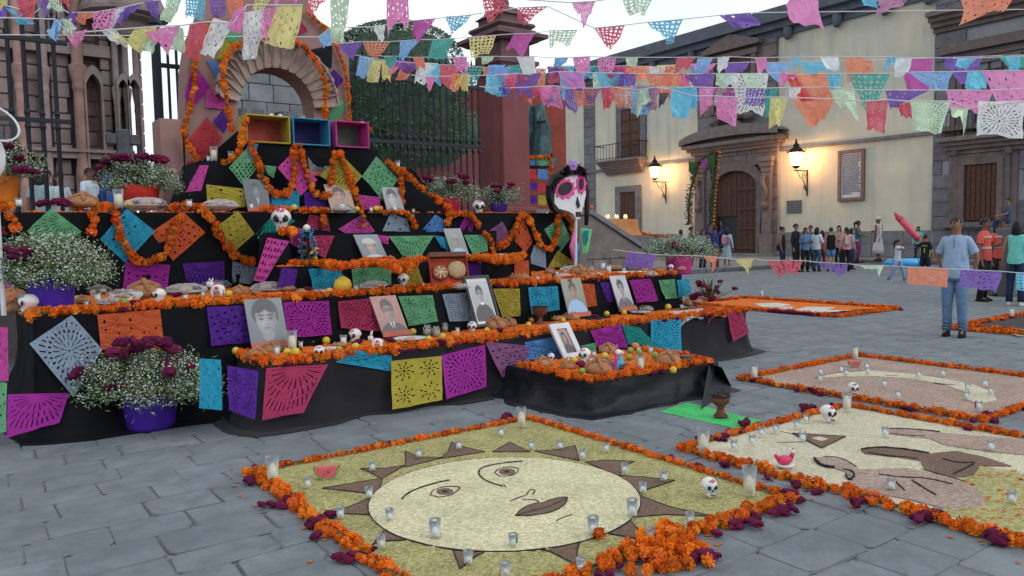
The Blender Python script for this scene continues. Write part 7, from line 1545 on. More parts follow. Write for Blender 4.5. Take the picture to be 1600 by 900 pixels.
def person(px_, py_, H, face, label, top='#8899aa', bot='#334455', kind='trousers', sleeve='short', hair='short', skin=0, arms=('down', 'down'), stride=0, z=0, p=None, hairm=None, detail=False, shoes='#181818', cat='person', headturn=0, sit=False, vneck=False, fat=1.0, strip=None):
    pos = G(px_, py_, z) if p is None else p; rz = math.atan2(-pos.x, pos.y)*1.0
    rz = math.atan2(-pos.x, pos.y); rz = math.atan2(-pos.x, pos.y)
    # local -Y must point to the camera: (sin rz, -cos rz) = -pos/|pos|
    rz = math.atan2(-pos.x, pos.y)+rad(face)
    root = empty('person', pos, rz, label, cat); k = H/1.70; S = SKINS[skin]
    def V_(x_, y_, z_): return Vector((x_*k, y_*k, z_*k))
    N = []; fw = fat
    def nd(p_, par, r_): N.append((p_, par, (r_[0]*k, r_[1]*k) if isinstance(r_, tuple) else (r_*k, r_*k))); return len(N)-1
    pel = nd(V_(0, 0, .93), None, (.115*fw, .095*fw)); wa = nd(V_(0, .0, 1.08), pel, (.105*fw, .08*fw)); chs = nd(V_(0, .0, 1.27), wa, (.125, .085)); nb = nd(V_(0, .01, 1.42), chs, .055); nk = nd(V_(0, .0, 1.48), nb, .048)
    jw = nd(V_(0, -.022, 1.535), nk, (.066, .078)); hd = nd(V_(0, -.008, 1.605), jw, (.086, .106)); nd(V_(0, .0, 1.690), hd, (.068, .084))
    wr = {}; el_ = {}; sh_ = {}
    for i, sx in enumerate((1, -1)):
        a = ARMS[arms[i]]; s0 = V_(sx*.165, .01, 1.375); sh = nd(V_(sx*.10, .01, 1.375), nb, .040); s1 = nd(s0, sh, .040)
        e = s0+V_(sx*a[0][0], a[0][1], a[0][2]); w_ = s0+V_(sx*a[1][0], a[1][1], a[1][2]); e1 = nd(e, s1, .037); w1 = nd(w_, e1, .025); d = (w_-e).normalized()
        pm = w_+d*.055*k; p1 = nd(pm, w1, (.020, .032)); sh_[sx], el_[sx], wr[sx] = s0, e, w_
        sd = d.cross(Vector((0, 1, 0))); sd = sd.normalized() if sd.length > .2 else Vector((1, 0, 0)); cu = d.cross(sd).normalized()
        for q in range(4):
            b = pm+d*.035*k+sd*(q-1.5)*.018*k; f1 = nd(b, p1, .0085); ln = (.036, .042, .040, .030)[q]*k; f2 = nd(b+d*ln+cu*.006*k, f1, .0075); nd(b+d*ln*1.75+cu*.022*k, f2, .006)
        t1 = nd(w_+d*.03*k+sd*.030*k*(-sx), p1, .010); nd(w_+d*.065*k+sd*.046*k*(-sx)+cu*.01*k, t1, .008)
    kn = {}; an = {}
    for sx in (1, -1):
        st = stride*sx; h_ = nd(V_(sx*.085, 0, .86), pel, .085*fw); kp = V_(sx*(.095+abs(stride)*.02), -.02+st*-.16, .49); ap = V_(sx*(.10+abs(stride)*.05), .03+st*-.30, .085)
        if sit: kp = V_(sx*.11, -.40, .86); ap = V_(sx*.11, -.42, .45)
        k1 = nd(kp, h_, .054); a1 = nd(ap, k1, .036); nd(ap+V_(sx*.01, -.13, -.05), a1, (.034, .026)); kn[sx], an[sx] = kp, ap
    skin_obj('body', N, S, root, 1)
    # face
    hr = Matrix.Rotation(rad(headturn), 4, 'Z'); C0 = V_(0, -.005, 1.60)
    def HT(mb):
        mb.v = [tuple(hr @ (Vector(v_)-Vector((C0.x, C0.y, 0)))+Vector((C0.x, C0.y, 0))) for v_ in mb.v]; return mb
    rx, ry = .066*k, .083*k
    fm = MB(); fm.add([tuple(q) for q in (V_(-.014, -.092, 1.570), V_(.014, -.092, 1.570), V_(.007, -.094, 1.615), V_(-.007, -.094, 1.615), V_(0, -.124, 1.574), V_(0, -.102, 1.612), V_(0, -.092, 1.562))], [(0, 4, 5, 3), (4, 1, 2, 5), (0, 6, 4), (6, 1, 4), (3, 5, 2)])
    HT(fm).build('nose', S, root, world=False)
    for sx in (-1, 1): HT(MB().blob(tuple(V_(sx*.072, .0, 1.595)), (.010*k, .02*k, .032*k), 8, 6)).build('ear', S, root, smooth=True, world=False)
    for sx in (-1, 1): HT(MB().blob(tuple(V_(sx*.029, -.093, 1.607)), (.015*k, .008*k, .009*k), 8, 5)).build('eye', M_eye, root, world=False)
    if 1:
        for sx in (-1, 1): HT(MB().tube([V_(sx*.012, -.101, 1.626), V_(sx*.03, -.097, 1.631), V_(sx*.048, -.082, 1.626)], [.004*k, .0055*k, .003*k], 6)).build('eyebrow', M_hair, root, world=False)
    HT(MB().blob(tuple(V_(0, -.092, 1.545)), (.024*k, .009*k, .007*k), 8, 5)).build('mouth', M_lips, root, world=False)
    hm = hairm or M_hair; hb = MB(); n = 16; rs = []
    vs = []; J = 9
    for j in range(J+1):
        t = j/J*PI*.62
        for q in range(n):
            a = 2*PI*q/n; back = .5+.5*math.sin(a); low = PI*(.355+.30*back**.6)*(1.0 if hair == 'short' else 1.08); tt = j/J*low; jit = 1+.035*noise.noise(Vector((math.cos(a)*4, math.sin(a)*4, j+px_)))
            vs.append(tuple(Vector((C0.x, C0.y+.008*k, C0.z+.01*k))+Vector((.081*k*math.sin(tt)*math.cos(a)*jit, .104*k*math.sin(tt)*math.sin(a)*jit, .102*k*math.cos(tt)*jit))))
    hb.add(vs, [(j*n+q, j*n+(q+1) % n, (j+1)*n+(q+1) % n, (j+1)*n+q) for j in range(J) for q in range(n)])
    if hair == 'long':
        rings(hb, [(0, .03*k, z_*k, rx_*k, ry_*k) for z_, rx_, ry_ in ((1.64, .08, .075), (1.56, .088, .075), (1.46, .095, .065), (1.36, .105, .05), (1.26, .09, .04), (1.20, .04, .02))], 12, wob=.15, seed=px_)
    if hair == 'tail': hb.tube([V_(0, .09, 1.66), V_(0, .14, 1.60), V_(0, .13, 1.42), V_(0, .11, 1.30)], [.03*k, .035*k, .03*k, .008*k], 8)
    if hair == 'bun': hb.blob(tuple(V_(0, .08, 1.69)), .045*k, 8, 6)
    if hair == 'turban':
        hb = MB(); rings(hb, [(0, 0, z_*k, r_*k, r_*1.1*k) for z_, r_ in ((1.615, .085), (1.63, .105), (1.67, .112), (1.70, .095), (1.725, .05))], 14, wob=.12); HT(hb).build('turban', cloth('', '#c9ccd0'), root, smooth=True, world=False)
        HT(MB().blob(tuple(V_(0, -.06, 1.535)), (.05*k, .045*k, .045*k), 8, 6)).build('beard', M_hair, root, smooth=True, world=False)
    elif hair != 'none': HT(hb).build('hair', hm, root, smooth=True, world=False)
    # clothes
    tc_ = cloth('', top); bc = cloth('', bot); g = 1.12
    if kind == 'dress': T_ = [(0, 0, .40*k, .20*k, .17*k), (0, 0, .62*k, .185*k, .155*k), (0, 0, .88*k, .165*k, .135*k), (0, 0, 1.08*k, .128*k, .10*k)]
    else: T_ = [(0, .0, .84*k, .158*k*fw, .122*k*fw), (0, 0, .90*k, .162*k*fw, .128*k*fw), (0, -.004*k, 1.0*k, .150*k*fw, .122*k*fw), (0, -.004*k, 1.10*k, .142*k*fw, .112*k*fw)]
    T_ += [(0, 0, 1.22*k, .150*k, .110*k), (0, 0, 1.31*k, .160*k, .105*k), (0, .005*k, 1.375*k, .165*k, .088*k), (0, .008*k, 1.42*k, .115*k, .072*k)]
    if sleeve != 'none': T_.append((0, .008*k, 1.445*k, .065*k, .062*k))
    tm = MB(); rings(tm, T_, 18, wob=.09, seed=px_, cap=False)
    for sx in (1, -1):
        if sleeve == 'none': continue
        s0, e, w_ = sh_[sx]-Vector((sx*.035*k, 0, -.018*k)), el_[sx], wr[sx]
        if sleeve == 'short': tm.tube([s0-Vector((sx*.035*k, 0, .0)), s0+Vector((sx*.008*k, 0, -.012*k)), s0.lerp(e, .35), s0.lerp(e, .74)], [.048*k, .056*k, .062*k, .064*k], 12, cap=False)
        else: tm.tube([s0-Vector((sx*.03*k, 0, -.01*k)), s0, s0.lerp(e, .5), e, e.lerp(w_, .5), e.lerp(w_, .97)], [.05*k, .066*k, .058*k, .050*k, .042*k, .036*k], 12, cap=False)
    tm.build('shirt' if kind != 'dress' else 'dress', tc_, root, smooth=True, world=False)
    if kind in ('trousers', 'shorts'):
        bm2 = MB(); rings(bm2, [(0, 0, z_*k, r1*k*fw, r2*k*fw) for z_, r1, r2 in ((.80, .145, .108), (.88, .150, .118), (.97, .138, .112))], 16, cap=True)
        for sx in (1, -1):
            hp_ = V_(sx*.078, 0, .86); K, A_ = kn[sx], an[sx]
            if kind == 'trousers': bm2.tube([hp_, hp_.lerp(K, .5), K, K.lerp(A_, .5), A_+Vector((0, 0, .0))], [.092*k*fw, .088*k, .070*k, .062*k, .062*k], 12)
            else: bm2.tube([hp_, hp_.lerp(K, .5), hp_.lerp(K, .7)], [.094*k, .09*k, .088*k], 12)
        bm2.build('trousers' if kind == 'trousers' else 'shorts', bc, root, smooth=True, world=False)
    elif kind == 'skirt': bm2 = MB(); rings(bm2, [(0, 0, z_*k, r_*k, r_*.88*k) for z_, r_ in ((.30, .24), (.5, .22), (.75, .18), (.97, .142))], 18, wob=.12, seed=px_); bm2.build('skirt', bc, root, smooth=True, world=False)
    if detail: b_ = MB(); rings(b_, [(0, 0, z_*k, .148*k*fw, .120*k*fw) for z_ in (.955, .985)], 18, cap=False); b_.build('belt', M_blk, root, smooth=True, world=False)
    for sx in (1, -1):
        A_ = an[sx]; s_ = MB(); vs = []
        if sit: continue
        rings(s_, [(A_.x+sx*.004*k, A_.y-.045*k, 0.002*k, .045*k, .125*k), (A_.x+sx*.004*k, A_.y-.045*k, .022*k, .048*k, .130*k), (A_.x, A_.y-.04*k, .055*k, .042*k, .110*k), (A_.x, A_.y-.01*k, .085*k, .040*k, .065*k), (A_.x, A_.y+.0, .105*k, .036*k, .042*k)], 12); s_.build('shoe', cloth('', shoes), root, smooth=True, world=False)
    return root, k
def accessory(root, mb, name, m, smooth=True): return mb.build(name, m, root, smooth=smooth, world=False)
# the man in front
root, k = person(1491, 526, 1.70, -14, 'man in light blue henley shirt and faded jeans standing alone at right', '#93a9c4', '#6580a0', skin=0, hairm=M_hairg, arms=('back', 'back'), detail=True, headturn=-20, fat=1.12, stride=.06)
mb = MB(); mb.box((-.012*k, -.119*k, 1.27*k), (.012*k, -.108*k, 1.40*k)); accessory(root, mb, 'button_placket', cloth('', '#7c93b0'), False)
mb = MB()
for q_ in range(9): x_ = -.12+q_*.03; mb.tube([(x_*k, -.112*k+abs(x_)*.25*k, (1.02+.02*(q_%3))*k), ((x_+.02)*k, -.118*k+abs(x_)*.25*k, (1.10+.03*(q_%2))*k), ((x_+.01)*k, -.106*k+abs(x_)*.25*k, (1.18+.02*(q_%4))*k)], [.002, .007, .002], 6)
accessory(root, mb, 'shirt_creases', cloth('', '#93a9c4')); mb = MB(); [mb.tube([(sx*.05*k, -.05*k, z_*k), (sx*.10*k, -.085*k, (z_+.012)*k), (sx*.155*k, -.045*k, (z_-.01)*k)], [.003, .010, .003], 6) for sx in (-1, 1) for z_ in (.12, .16, .21, .44, .50, .54)]
accessory(root, mb, 'jeans_creases', cloth('', '#6580a0'))
GP = 'people gathered before the hall'
def P_(*a, **kw): r_, kk = person(*a, **kw); r_['group'] = GP; return r_, kk
r_, k = P_(1222, 424, 1.66, 75, 'woman in dark tank top with black shoulder bag at the left end of the group', '#2a2028', '#2a3448', sleeve='none', hair='bun', arms=('phone', 'down'))
accessory(r_, MB().cbox((-.10*k, .08*k, .78*k), (.16*k, .20*k, 1.02*k), .03), 'shoulder_bag', M_blk); accessory(r_, MB().tube([(.0, .14*k, 1.0*k), (-.05*k, .1*k, 1.25*k), (.12*k, .03*k, 1.43*k)], .012*k, 6), 'strap', M_blk)
P_(1243, 425, 1.76, 60, 'tall young man all in black within the left of the group', '#16181e', '#14151a', sleeve='long', hair='short', arms=('folded', 'down'))
P_(1258, 425, 1.62, 20, 'woman in blue denim shirt and black trousers holding her phone', '#56749c', '#15161b', sleeve='long', hair='long', arms=('phone', 'folded'))
P_(1276, 424, 1.62, 150, 'woman with white long sleeved top and blue jeans seen from behind', '#c4ccd6', '#3b5474', sleeve='long', hair='long', arms=('down', 'phone'))
P_(1298, 424, 1.60, 175, 'woman in black racerback top and denim shorts seen from behind', '#15151a', '#5a7fa8', kind='shorts', sleeve='none', hair='short', skin=2, arms=('down', 'phone'))
P_(1284, 419, 1.50, 200, 'girl in red top half hidden between the two women', '#b03040', '#6a2634', hair='long', arms=('down', 'down'))
P_(1310, 420, 1.68, -20, 'young woman with long dark hair facing the camera in beige top', '#a08c78', '#20222a', sleeve='long', hair='long', skin=2, arms=('folded', 'down'))
r_, k = P_(1322, 424, 1.60, -160, 'woman in pink blouse with a white backpack near the right of the group', '#c98a9c', '#16161c', sleeve='long', hair='tail', arms=('down', 'phone'))
accessory(r_, MB().cbox((-.13*k, .10*k, 1.0*k), (.13*k, .24*k, 1.38*k), .05), 'backpack', cloth('', '#b8a890'))
P_(1266, 420, 1.70, -30, 'young man in grey shirt seen between the denim shirt and white top', '#5c6068', '#23252c', skin=0, arms=('folded', 'down'))
P_(1330, 421, 1.56, 120, 'girl in lilac top and dark jeans at the right end of the group', '#9a84b4', '#28324a', hair='long', skin=2, arms=('phone', 'down'))
P_(1625, 474, 1.70, 20, 'man in dark red shirt partly cut by the right edge', '#6a2028', '#20242c', skin=1)
P_(1098, 424, 1.64, 40, 'woman in grey shawl between the flower arch legs', '#6c7078', '#2a2c34', sleeve='long', hair='long', arms=('folded', 'folded'))
P_(1340, 411, 1.72, 100, 'woman in teal top and purple trousers on the far pavement', '#1f6060', '#6a2a58', sleeve='none', hair='tail', z=.14, arms=('hold', 'folded'), skin=1)
r_, k = P_(1372, 408, 1.86, -70, 'bearded man in white turban and long white robe on the pavement', '#b8b6b4', '#c0beba', kind='skirt', sleeve='long', hair='turban', skin=1, z=.14, arms=('down', 'folded'))
accessory(r_, MB().tube([(.06*k, -.13*k, 1.42*k), (.07*k, -.14*k, 1.1*k), (.06*k, -.16*k, .75*k)], [.035*k]*3, 6), 'printed_scarf', cloth('', '#8c3a4a')); accessory(r_, MB().tube([(-.10*k, .12*k, 1.40*k), (-.12*k, .14*k, 1.1*k), (-.1*k, .13*k, .75*k)], [.07*k]*3, 6), 'patterned_shawl', cloth('', '#3a6a6a'))
r_, k = P_(1402, 441, 1.22, 75, 'little girl in white shirt and pale jeans striding with one arm stretched', '#bcc2cc', '#7c93b4', hair='tail', stride=.9, arms=('point', 'point'), shoes='#a8a8a8')
P_(1434, 408, 1.45, 0, 'girl in mint and pink top standing behind the boy in jersey', '#5ab8a0', '#26304a', hair='long', sleeve='long', z=.14, arms=('phone', 'down'))
r_, k = P_(1445, 442, 1.36, 165, 'boy in black sports jersey numbered one seen from behind', '#14182a', '#14182a', kind='shorts', sleeve='short', hair='short', arms=('hold', 'down'))
for sx in (1, -1): accessory(r_, MB().tube([(sx*.15*k, .09*k, .9*k), (sx*.165*k, .02*k, 1.2*k), (sx*.15*k, .0, 1.38*k)], .016*k, 6), 'yellow_stripe', cloth('', '#b4c43a'))
tx_ = bpy.data.curves.new('jersey_number', 'FONT'); tx_.body = '1'; tx_.size = .24*k; tx_.extrude = .002; tx_.align_x = 'CENTER'
tob = bpy.data.objects.new('jersey_number', tx_); COL.objects.link(tob); bpy.context.view_layer.update(); me = bpy.data.meshes.new_from_object(tob.evaluated_get(bpy.context.evaluated_depsgraph_get())); bpy.data.objects.remove(tob); me.materials.append(cloth('', '#b4c43a'))
link('jersey_number', me, r_, (0, .122*k, 1.06*k), (rad(90), 0, PI)); nb_ = MB(); [nb_.box((-.085*k+i*.026*k, .112*k, 1.285*k), (-.068*k+i*.026*k, .116*k, 1.315*k)) for i in range(7)]; accessory(r_, nb_, 'jersey_name', cloth('', '#b4c43a'), False)
# coral vest pair, woman in teal, and those behind
def vest(r_, k):
    for z_ in (1.08, 1.30):
        b = MB(); rings(b, [(0, 0, (z_+d)*k, .162*k, .124*k) for d in (0, .045)], 18, cap=False); accessory(r_, b, 'reflective_band', cloth('', '#b9b2a8'))
r_, k = P_(1536, 471, 1.72, 70, 'man in coral safety vest nearer the lone man, head bowed', '#d0544a', '#1c1c22', skin=1, arms=('down', 'down')); vest(r_, k)
r_, k = P_(1562, 463, 1.70, 10, 'man in coral safety vest looking down between vest and teal top', '#d4564c', '#1a1a20', skin=1, arms=('folded', 'folded')); vest(r_, k)
P_(1586, 478, 1.66, 170, 'woman in turquoise sleeveless top and dark jeans at right edge', '#6cc4bc', '#1e2e48', sleeve='none', hair='long', skin=0, arms=('down', 'down'), shoes='#b8b8b8')
P_(1606, 470, 1.68, 180, 'person in dark clothes cut by the right edge', '#17181d', '#17181d', sleeve='long', hair='long')
pr = PD(1574, 392, 17.0); person(0, 0, 1.05, -80, 'small child in blue shirt sitting high up near the carved window', '#3a4a6a', '#22304a', p=Vector((pr.x, pr.y, PD(1574, 392, 17.0).z+.12)), sit=True, arms=('hold', 'down'))
b_ = PD(1574, 396, 17.0); ped = empty('stone_plinth', (b_.x, b_.y, 0), label='dark stone plinth behind the vest wearers carrying the sitting child', cat='plinth'); zt_ = b_.z+.93*1.05/1.7
MB().cbox((-.22, -.2, 0), (.22, .3, zt_), .03).build('plinth_block', M_kerb, ped, world=False)
# arch makers and others by the door
P_(1064, 428, 1.62, 170, 'person in teal shirt seen from behind above the hot pink pot', '#4a8090', '#2a2a30', sleeve='short', hair='short', skin=1)
P_(1080, 420, 1.74, 100, 'person in black holding the left leg of the flower arch', '#121318', '#16161a', sleeve='long', hair='short', arms=('up', 'phone'))
P_(1117, 423, 1.74, 185, 'man in violet shirt with both arms raised to the flower arch', '#2c2f6a', '#6a4a34', sleeve='long', hair='short', arms=('up', 'up'), z=.0, skin=1)
r_, k = P_(1136, 420, 1.66, 160, 'woman with long white dress and pink backpack beside the open door', '#9fb0bc', '#a8b6c0', kind='dress', sleeve='long', hair='long', arms=('folded', 'down'))
accessory(r_, MB().cbox((-.14*k, .10*k, 1.0*k), (.14*k, .26*k, 1.38*k), .06), 'backpack', cloth('', '#c08aa0'))
# churchyard people
r_, k = person(145, 0, 1.55, 40, 'boy in white shirt with a fan or camera beyond the stage', '#c3cfdb', '#28405c', p=PD(145, 378, 14.3)-Vector((0, 0, PD(145, 378, 14.3).z-ZA)), sleeve='short', arms=('phone', 'hold'), skin=1); accessory(r_, MB().tube([(.0, -.3*k, .9*k), (-.05*k, -.32*k, 1.15*k), (-.02*k, -.3*k, 1.3*k)], .012, 6), 'black_stick', M_blk)
person(98, 0, 1.62, 30, 'woman with long black hair and white top beyond the stage', '#b4c4c6', '#30384a', p=PD(98, 390, 13.6)-Vector((0, 0, PD(98, 390, 13.6).z-ZA+.2)), sleeve='long', hair='long', arms=('phone', 'phone'))
person(70, 0, 1.62, 160, 'dark haired woman in pale top behind the iron gate', '#8fa4a8', '#2c3040', p=PD(68, 390, 14.2)-Vector((0, 0, PD(68, 390, 14.2).z-ZA+.1)), sleeve='short', hair='long')
person(80, 0, 1.58, -30, 'girl in purplish top half hidden behind the gate bars', '#6a4a66', '#2c3040', p=PD(80, 390, 14.8)-Vector((0, 0, PD(80, 390, 14.8).z-ZA)), sleeve='short', hair='short')
person(186, 0, 1.66, 170, 'person in bright blue jacket behind the red pot bouquet', '#2a58a8', '#20283a', p=PD(186, 380, 13.8)-Vector((0, 0, PD(186, 380, 13.8).z-ZA)), sleeve='long', hair='short')
person(254, 0, 1.5, 170, 'person in pale clothes glimpsed beside the arch post', '#a8b4bc', '#26406a', p=PD(252, 380, 14.5)-Vector((0, 0, PD(252, 380, 14.5).z-ZA+.2)), sleeve='long', hair='short')
finish_skins()
# inflated crayons
def crayon(pa, pb, r_, col, label):
    root = empty('inflatable_crayon', pa, label=label, cat='inflatable crayon', group='inflatable crayons'); d = (pb-pa); L_ = d.length; d.normalize()
    MB().tube([Vector(), d*L_*.03, d*L_*.80], [r_*.8, r_, r_], 14).build('barrel', mat('vinyl_'+col, hexc(col), .4, .05, 3, 0, spec=.5), root, smooth=True, world=False)
    MB().tube([d*L_*.80, d*L_*.83, d*L_], [r_, r_*.8, r_*.05], 14).build('tip', mat('vinyl_tip_'+col, tuple(c*.85 for c in hexc(col)), .4), root, smooth=True, world=False)
    for t in (.08, .74): MB().tube([d*L_*t, d*L_*(t+.02)], [r_*1.03, r_*1.03], 14).build('seam_band', M_blk, root, smooth=True, world=False)
crayon(PD(1437, 376, 26.0), PD(1396, 331, 26.0), .11, '#d0485e', 'red inflatable crayon slanting up behind the children')
crayon(PD(1438, 410, 25.2), PD(1378, 411, 25.2), .14, '#3fa4d8', 'blue inflatable crayon held flat behind the little girl')
# ================================================================== FLAGS ON STRINGS
TWHITE = mat('white_cord', (.6, .6, .62), .8, .05, 10, 0)
for k_, h_ in dict(P='#ef8fc8', M='#c04aa6', V='#7a52b4', O='#f08c6a', R='#d8546a', Y='#ded78c', W='#e2ecf0', C='#6cc8e6', T='#3aa89c', B='#86b8ea', g='#c9e4c4', D='#b87a9c', N='#39404e').items(): PC['_'+k_] = h_
FN = dict(P='pink', M='magenta', V='violet', O='orange', R='coral red', Y='pale yellow', W='white', C='sky cyan', T='teal', B='light blue', g='pale green', D='mauve', N='dark grey')
KK = dict(s='sun', d='dots', f='flower', l='leaf', a='lace', r='rays', p='plain'); KNM = dict(s='wheel cut', d='dotted', f='flower cut', l='leaf cut', a='lacy', r='fan cut', p='plain')
def string_(name_lab, d0, d1, flags, where, extend=(True, True), grp='strings of paper banners', fill=None):
    D = lambda x_: d0+(d1-d0)*x_/1600
    if fill:   # smaller banners crowding between and behind the big ones
        xa, xb, n_, yf, w_ = fill; rf_ = random.Random(int(xa))
        for i in range(n_):
            x_ = xa+(xb-xa)*(i+rf_.uniform(.1, .9))/n_; y_ = yf+rf_.uniform(-1.5, 1.5); ww = w_*rf_.uniform(.6, 1.25); hh = ww*rf_.uniform(.6, 1.2); sk = rf_.uniform(-.35, .35)*ww; flags = flags+[((x_, y_, x_+ww, y_-.5, x_+ww*.85+sk, y_+hh*rf_.uniform(.75, 1.1), x_+ww*.12+sk, y_+hh), rf_.choice('PPMVORWWCCTBBg'), rf_.choice('ddapl'))]
    cnt = {}
    for f_ in flags: cnt[(f_[1], f_[2])] = cnt.get((f_[1], f_[2]), 0)+1
    idx = {}; tops = []
    for f_ in sorted(flags, key=lambda q: min(q[0][0], q[0][2])):
        q, c_, kd = f_; a, b = (q[0], q[1]), (q[2], q[3]); tops += [a, b]; j = RN.uniform(-.04, .04)
        cs = [PD(q[2*i], q[2*i+1], D(q[2*i])+(j+RN.uniform(-.10, .10) if i > 1 else 0)) for i in range(4)]
        i = idx.get((c_, kd), 0); idx[(c_, kd)] = i+1; n_ = cnt[(c_, kd)]; pos = '' if n_ == 1 else (', leftmost' if i == 0 else ', rightmost' if i == n_-1 else f', {ORD[i]} from left')
        lab = f'{FN[c_]} {KNM[kd]} banner {where}{pos}'
        bow = max(0, abs(math.hypot(q[2]-q[0], q[3]-q[1])-math.hypot(q[4]-q[6], q[5]-q[7]))/60)
        sheet(cs, '_'+c_, KK[kd], lab, name='paper_banner', cat='paper banner', group='papel picado banners '+where, amp=.045, n=14, transl=.6, curl=RN.uniform(-.2, .2), pale=.10, bright=1.25)
    tops.sort(); P = [PD(x_, y_, D(x_)) for x_, y_ in tops]; m_ = []
    for p_ in P:
        if not m_ or (p_-m_[-1]).length > .12: m_.append(p_)
    m_.insert(0, PD(-60, tops[0][1]-4, D(-60)) if extend[0] else PD(tops[0][0]-22, tops[0][1]-3, D(tops[0][0])))
    if extend[1]: m_.append(PD(1660, tops[-1][1]-6, D(1660)))
    MB().tube(m_, .0045, 5).build('banner_string', TWHITE, label=name_lab, cat='string', group=grp)
string_('white cord of the nearest banners across the top left of the picture', 5.2, 6.4, [
 ((890, 4, 930, 2, 915, 38, 905, 20), 'P', 'r'), ((-6, -10, 12, -8, 10, 10, -4, 9), 'Y', 'p'), ((25, -2, 60, -2, 52, 24, 28, 12), 'R', 'l'), ((62, -4, 76, -4, 74, 14, 64, 18), 'V', 'p'), ((92, -8, 110, -8, 108, 4, 94, 4), 'R', 'p'), ((262, -4, 286, -5, 268, 38, 254, 30), 'g', 'd'), ((292, -5, 322, -5, 318, 32, 290, 26), 'C', 'a'),
 ((327, -5, 352, -5, 352, 25, 332, 30), 'V', 'a'), ((355, -5, 384, -6, 378, 22, 358, 25), 'O', 'p'), ((398, -6, 426, -6, 411, 20, 395, 20), 'Y', 'a'), ((427, -6, 466, -6, 460, 6, 432, 8), 'P', 'a'), ((480, -6, 512, -6, 497, 20, 480, 14), 'R', 'a'), ((516, -6, 547, -6, 536, 66, 517, 66), 'g', 'l'), ((604, -6, 638, -6, 640, 32, 604, 55), 'P', 'd'),
 ((753, -5, 775, -4, 796, 16, 760, 33), 'R', 'a'), ((972, -6, 1022, -6, 1006, 25, 984, 26), 'g', 'a'), ((1240, -8, 1275, -9, 1291, 40, 1222, 15), 'P', 'p'), ((1345, -9, 1378, -9, 1374, 10, 1352, 10), 'C', 'p'), ((1374, -9, 1424, -9, 1405, 12, 1372, 28), 'D', 'd'), ((1496, -9, 1584, -9, 1575, 15, 1510, 33), 'O', 'd')], 'on the topmost string')
string_('white cord of banners dipping before the cathedral and arch', 5.8, 5.8, [
 ((-10, 4, 14, 2, 8, 30, -10, 32), 'V', 'p'), ((8, 12, 32, 18, 50, 38, 34, 38), 'C', 'p'), ((76, 0, 95, -2, 93, 25, 75, 14), 'g', 'a'), ((30, 14, 55, 20, 48, 30, 30, 26), 'R', 'a'), ((107, 20, 122, 18, 115, 40, 106, 34), 'V', 'p'), ((115, 20, 152, 18, 135, 36, 120, 34), 'O', 'l'), ((150, 19, 186, 12, 165, 48, 142, 48), 'P', 'a'), ((180, 14, 202, 9, 175, 42, 168, 45), 'W', 'p'), ((196, 10, 223, 5, 196, 36, 182, 34), 'V', 'p'), ((225, 3, 249, 0, 245, 24, 232, 18), 'V', 'd')], 'on the string crossing the cathedral top', extend=(True, False))
string_('white cord of large white and yellow banners in front of the arch', 4.9, 5.6, [
 ((86, 30, 97, 30, 88, 60, 80, 54), 'B', 'p'), ((97, 29, 112, 30, 118, 50, 99, 48), 'g', 'd'), ((108, 52, 136, 46, 126, 79, 107, 62), 'P', 'd'), ((158, 48, 180, 45, 201, 76, 180, 66), 'W', 'd'), ((212, 44, 248, 41, 214, 78, 181, 68), 'Y', 'd'), ((222, 50, 250, 48, 244, 84, 214, 78), 'g', 'p'), ((234, 46, 282, 40, 264, 87, 230, 58), 'P', 'd'), ((276, 42, 286, 44, 289, 82, 270, 80), 'g', 'p'),
 ((296, 38, 324, 34, 314, 93, 288, 88), 'R', 'd'), ((334, 28, 364, 36, 336, 91, 307, 82), 'W', 'd'), ((366, 16, 386, 8, 372, 53, 358, 44), 'P', 'p'), ((378, 20, 414, 14, 402, 90, 380, 92), 'W', 'l'), ((408, 16, 434, 8, 425, 50, 408, 55), 'P', 'a'), ((434, 10, 473, 8, 460, 76, 414, 68), 'Y', 'd')], 'on the string before the painted arch', extend=(True, False))
string_('white cord carrying scattered banners against the white sky', 6.2, 7.2, [
 ((497, 58, 518, 43, 520, 72, 505, 74), 'B', 'p'), ((583, 42, 602, 38, 600, 65, 590, 60), 'W', 'd'), ((646, 32, 680, 29, 659, 60, 645, 61), 'M', 'd'), ((697, 26, 737, 23, 712, 50, 699, 38), 'C', 'a'), ((812, 12, 856, 10, 816, 40, 809, 28), 'R', 'a'), ((928, 44, 977, 39, 958, 78, 943, 66), 'R', 'a'), ((1011, 35, 1067, 30, 1050, 72, 1033, 60), 'C', 'a'), ((1123, 24, 1172, 20, 1188, 38, 1150, 46), 'V', 'd')], 'on the thin string against the sky', extend=(True, True))
string_('white cord of small banners before the laurel and gate pillar', 8.5, 8.5, [
 ((858, 48, 902, 47, 888, 72, 859, 72), 'g', 'a'), ((530, 68, 567, 65, 550, 87, 531, 85), 'V', 'd'), ((567, 66, 610, 65, 590, 93, 575, 85), 'O', 'a'), ((625, 64, 657, 62, 630, 94, 623, 92), 'B', 'd'), ((676, 62, 711, 60, 695, 92, 668, 93), 'T', 'd'), ((733, 58, 775, 55, 764, 88, 736, 90), 'Y', 'a'), ((803, 53, 836, 52, 817, 86, 790, 75), 'M', 'p')], 'on the short string across the laurel and pillar', extend=(False, False))
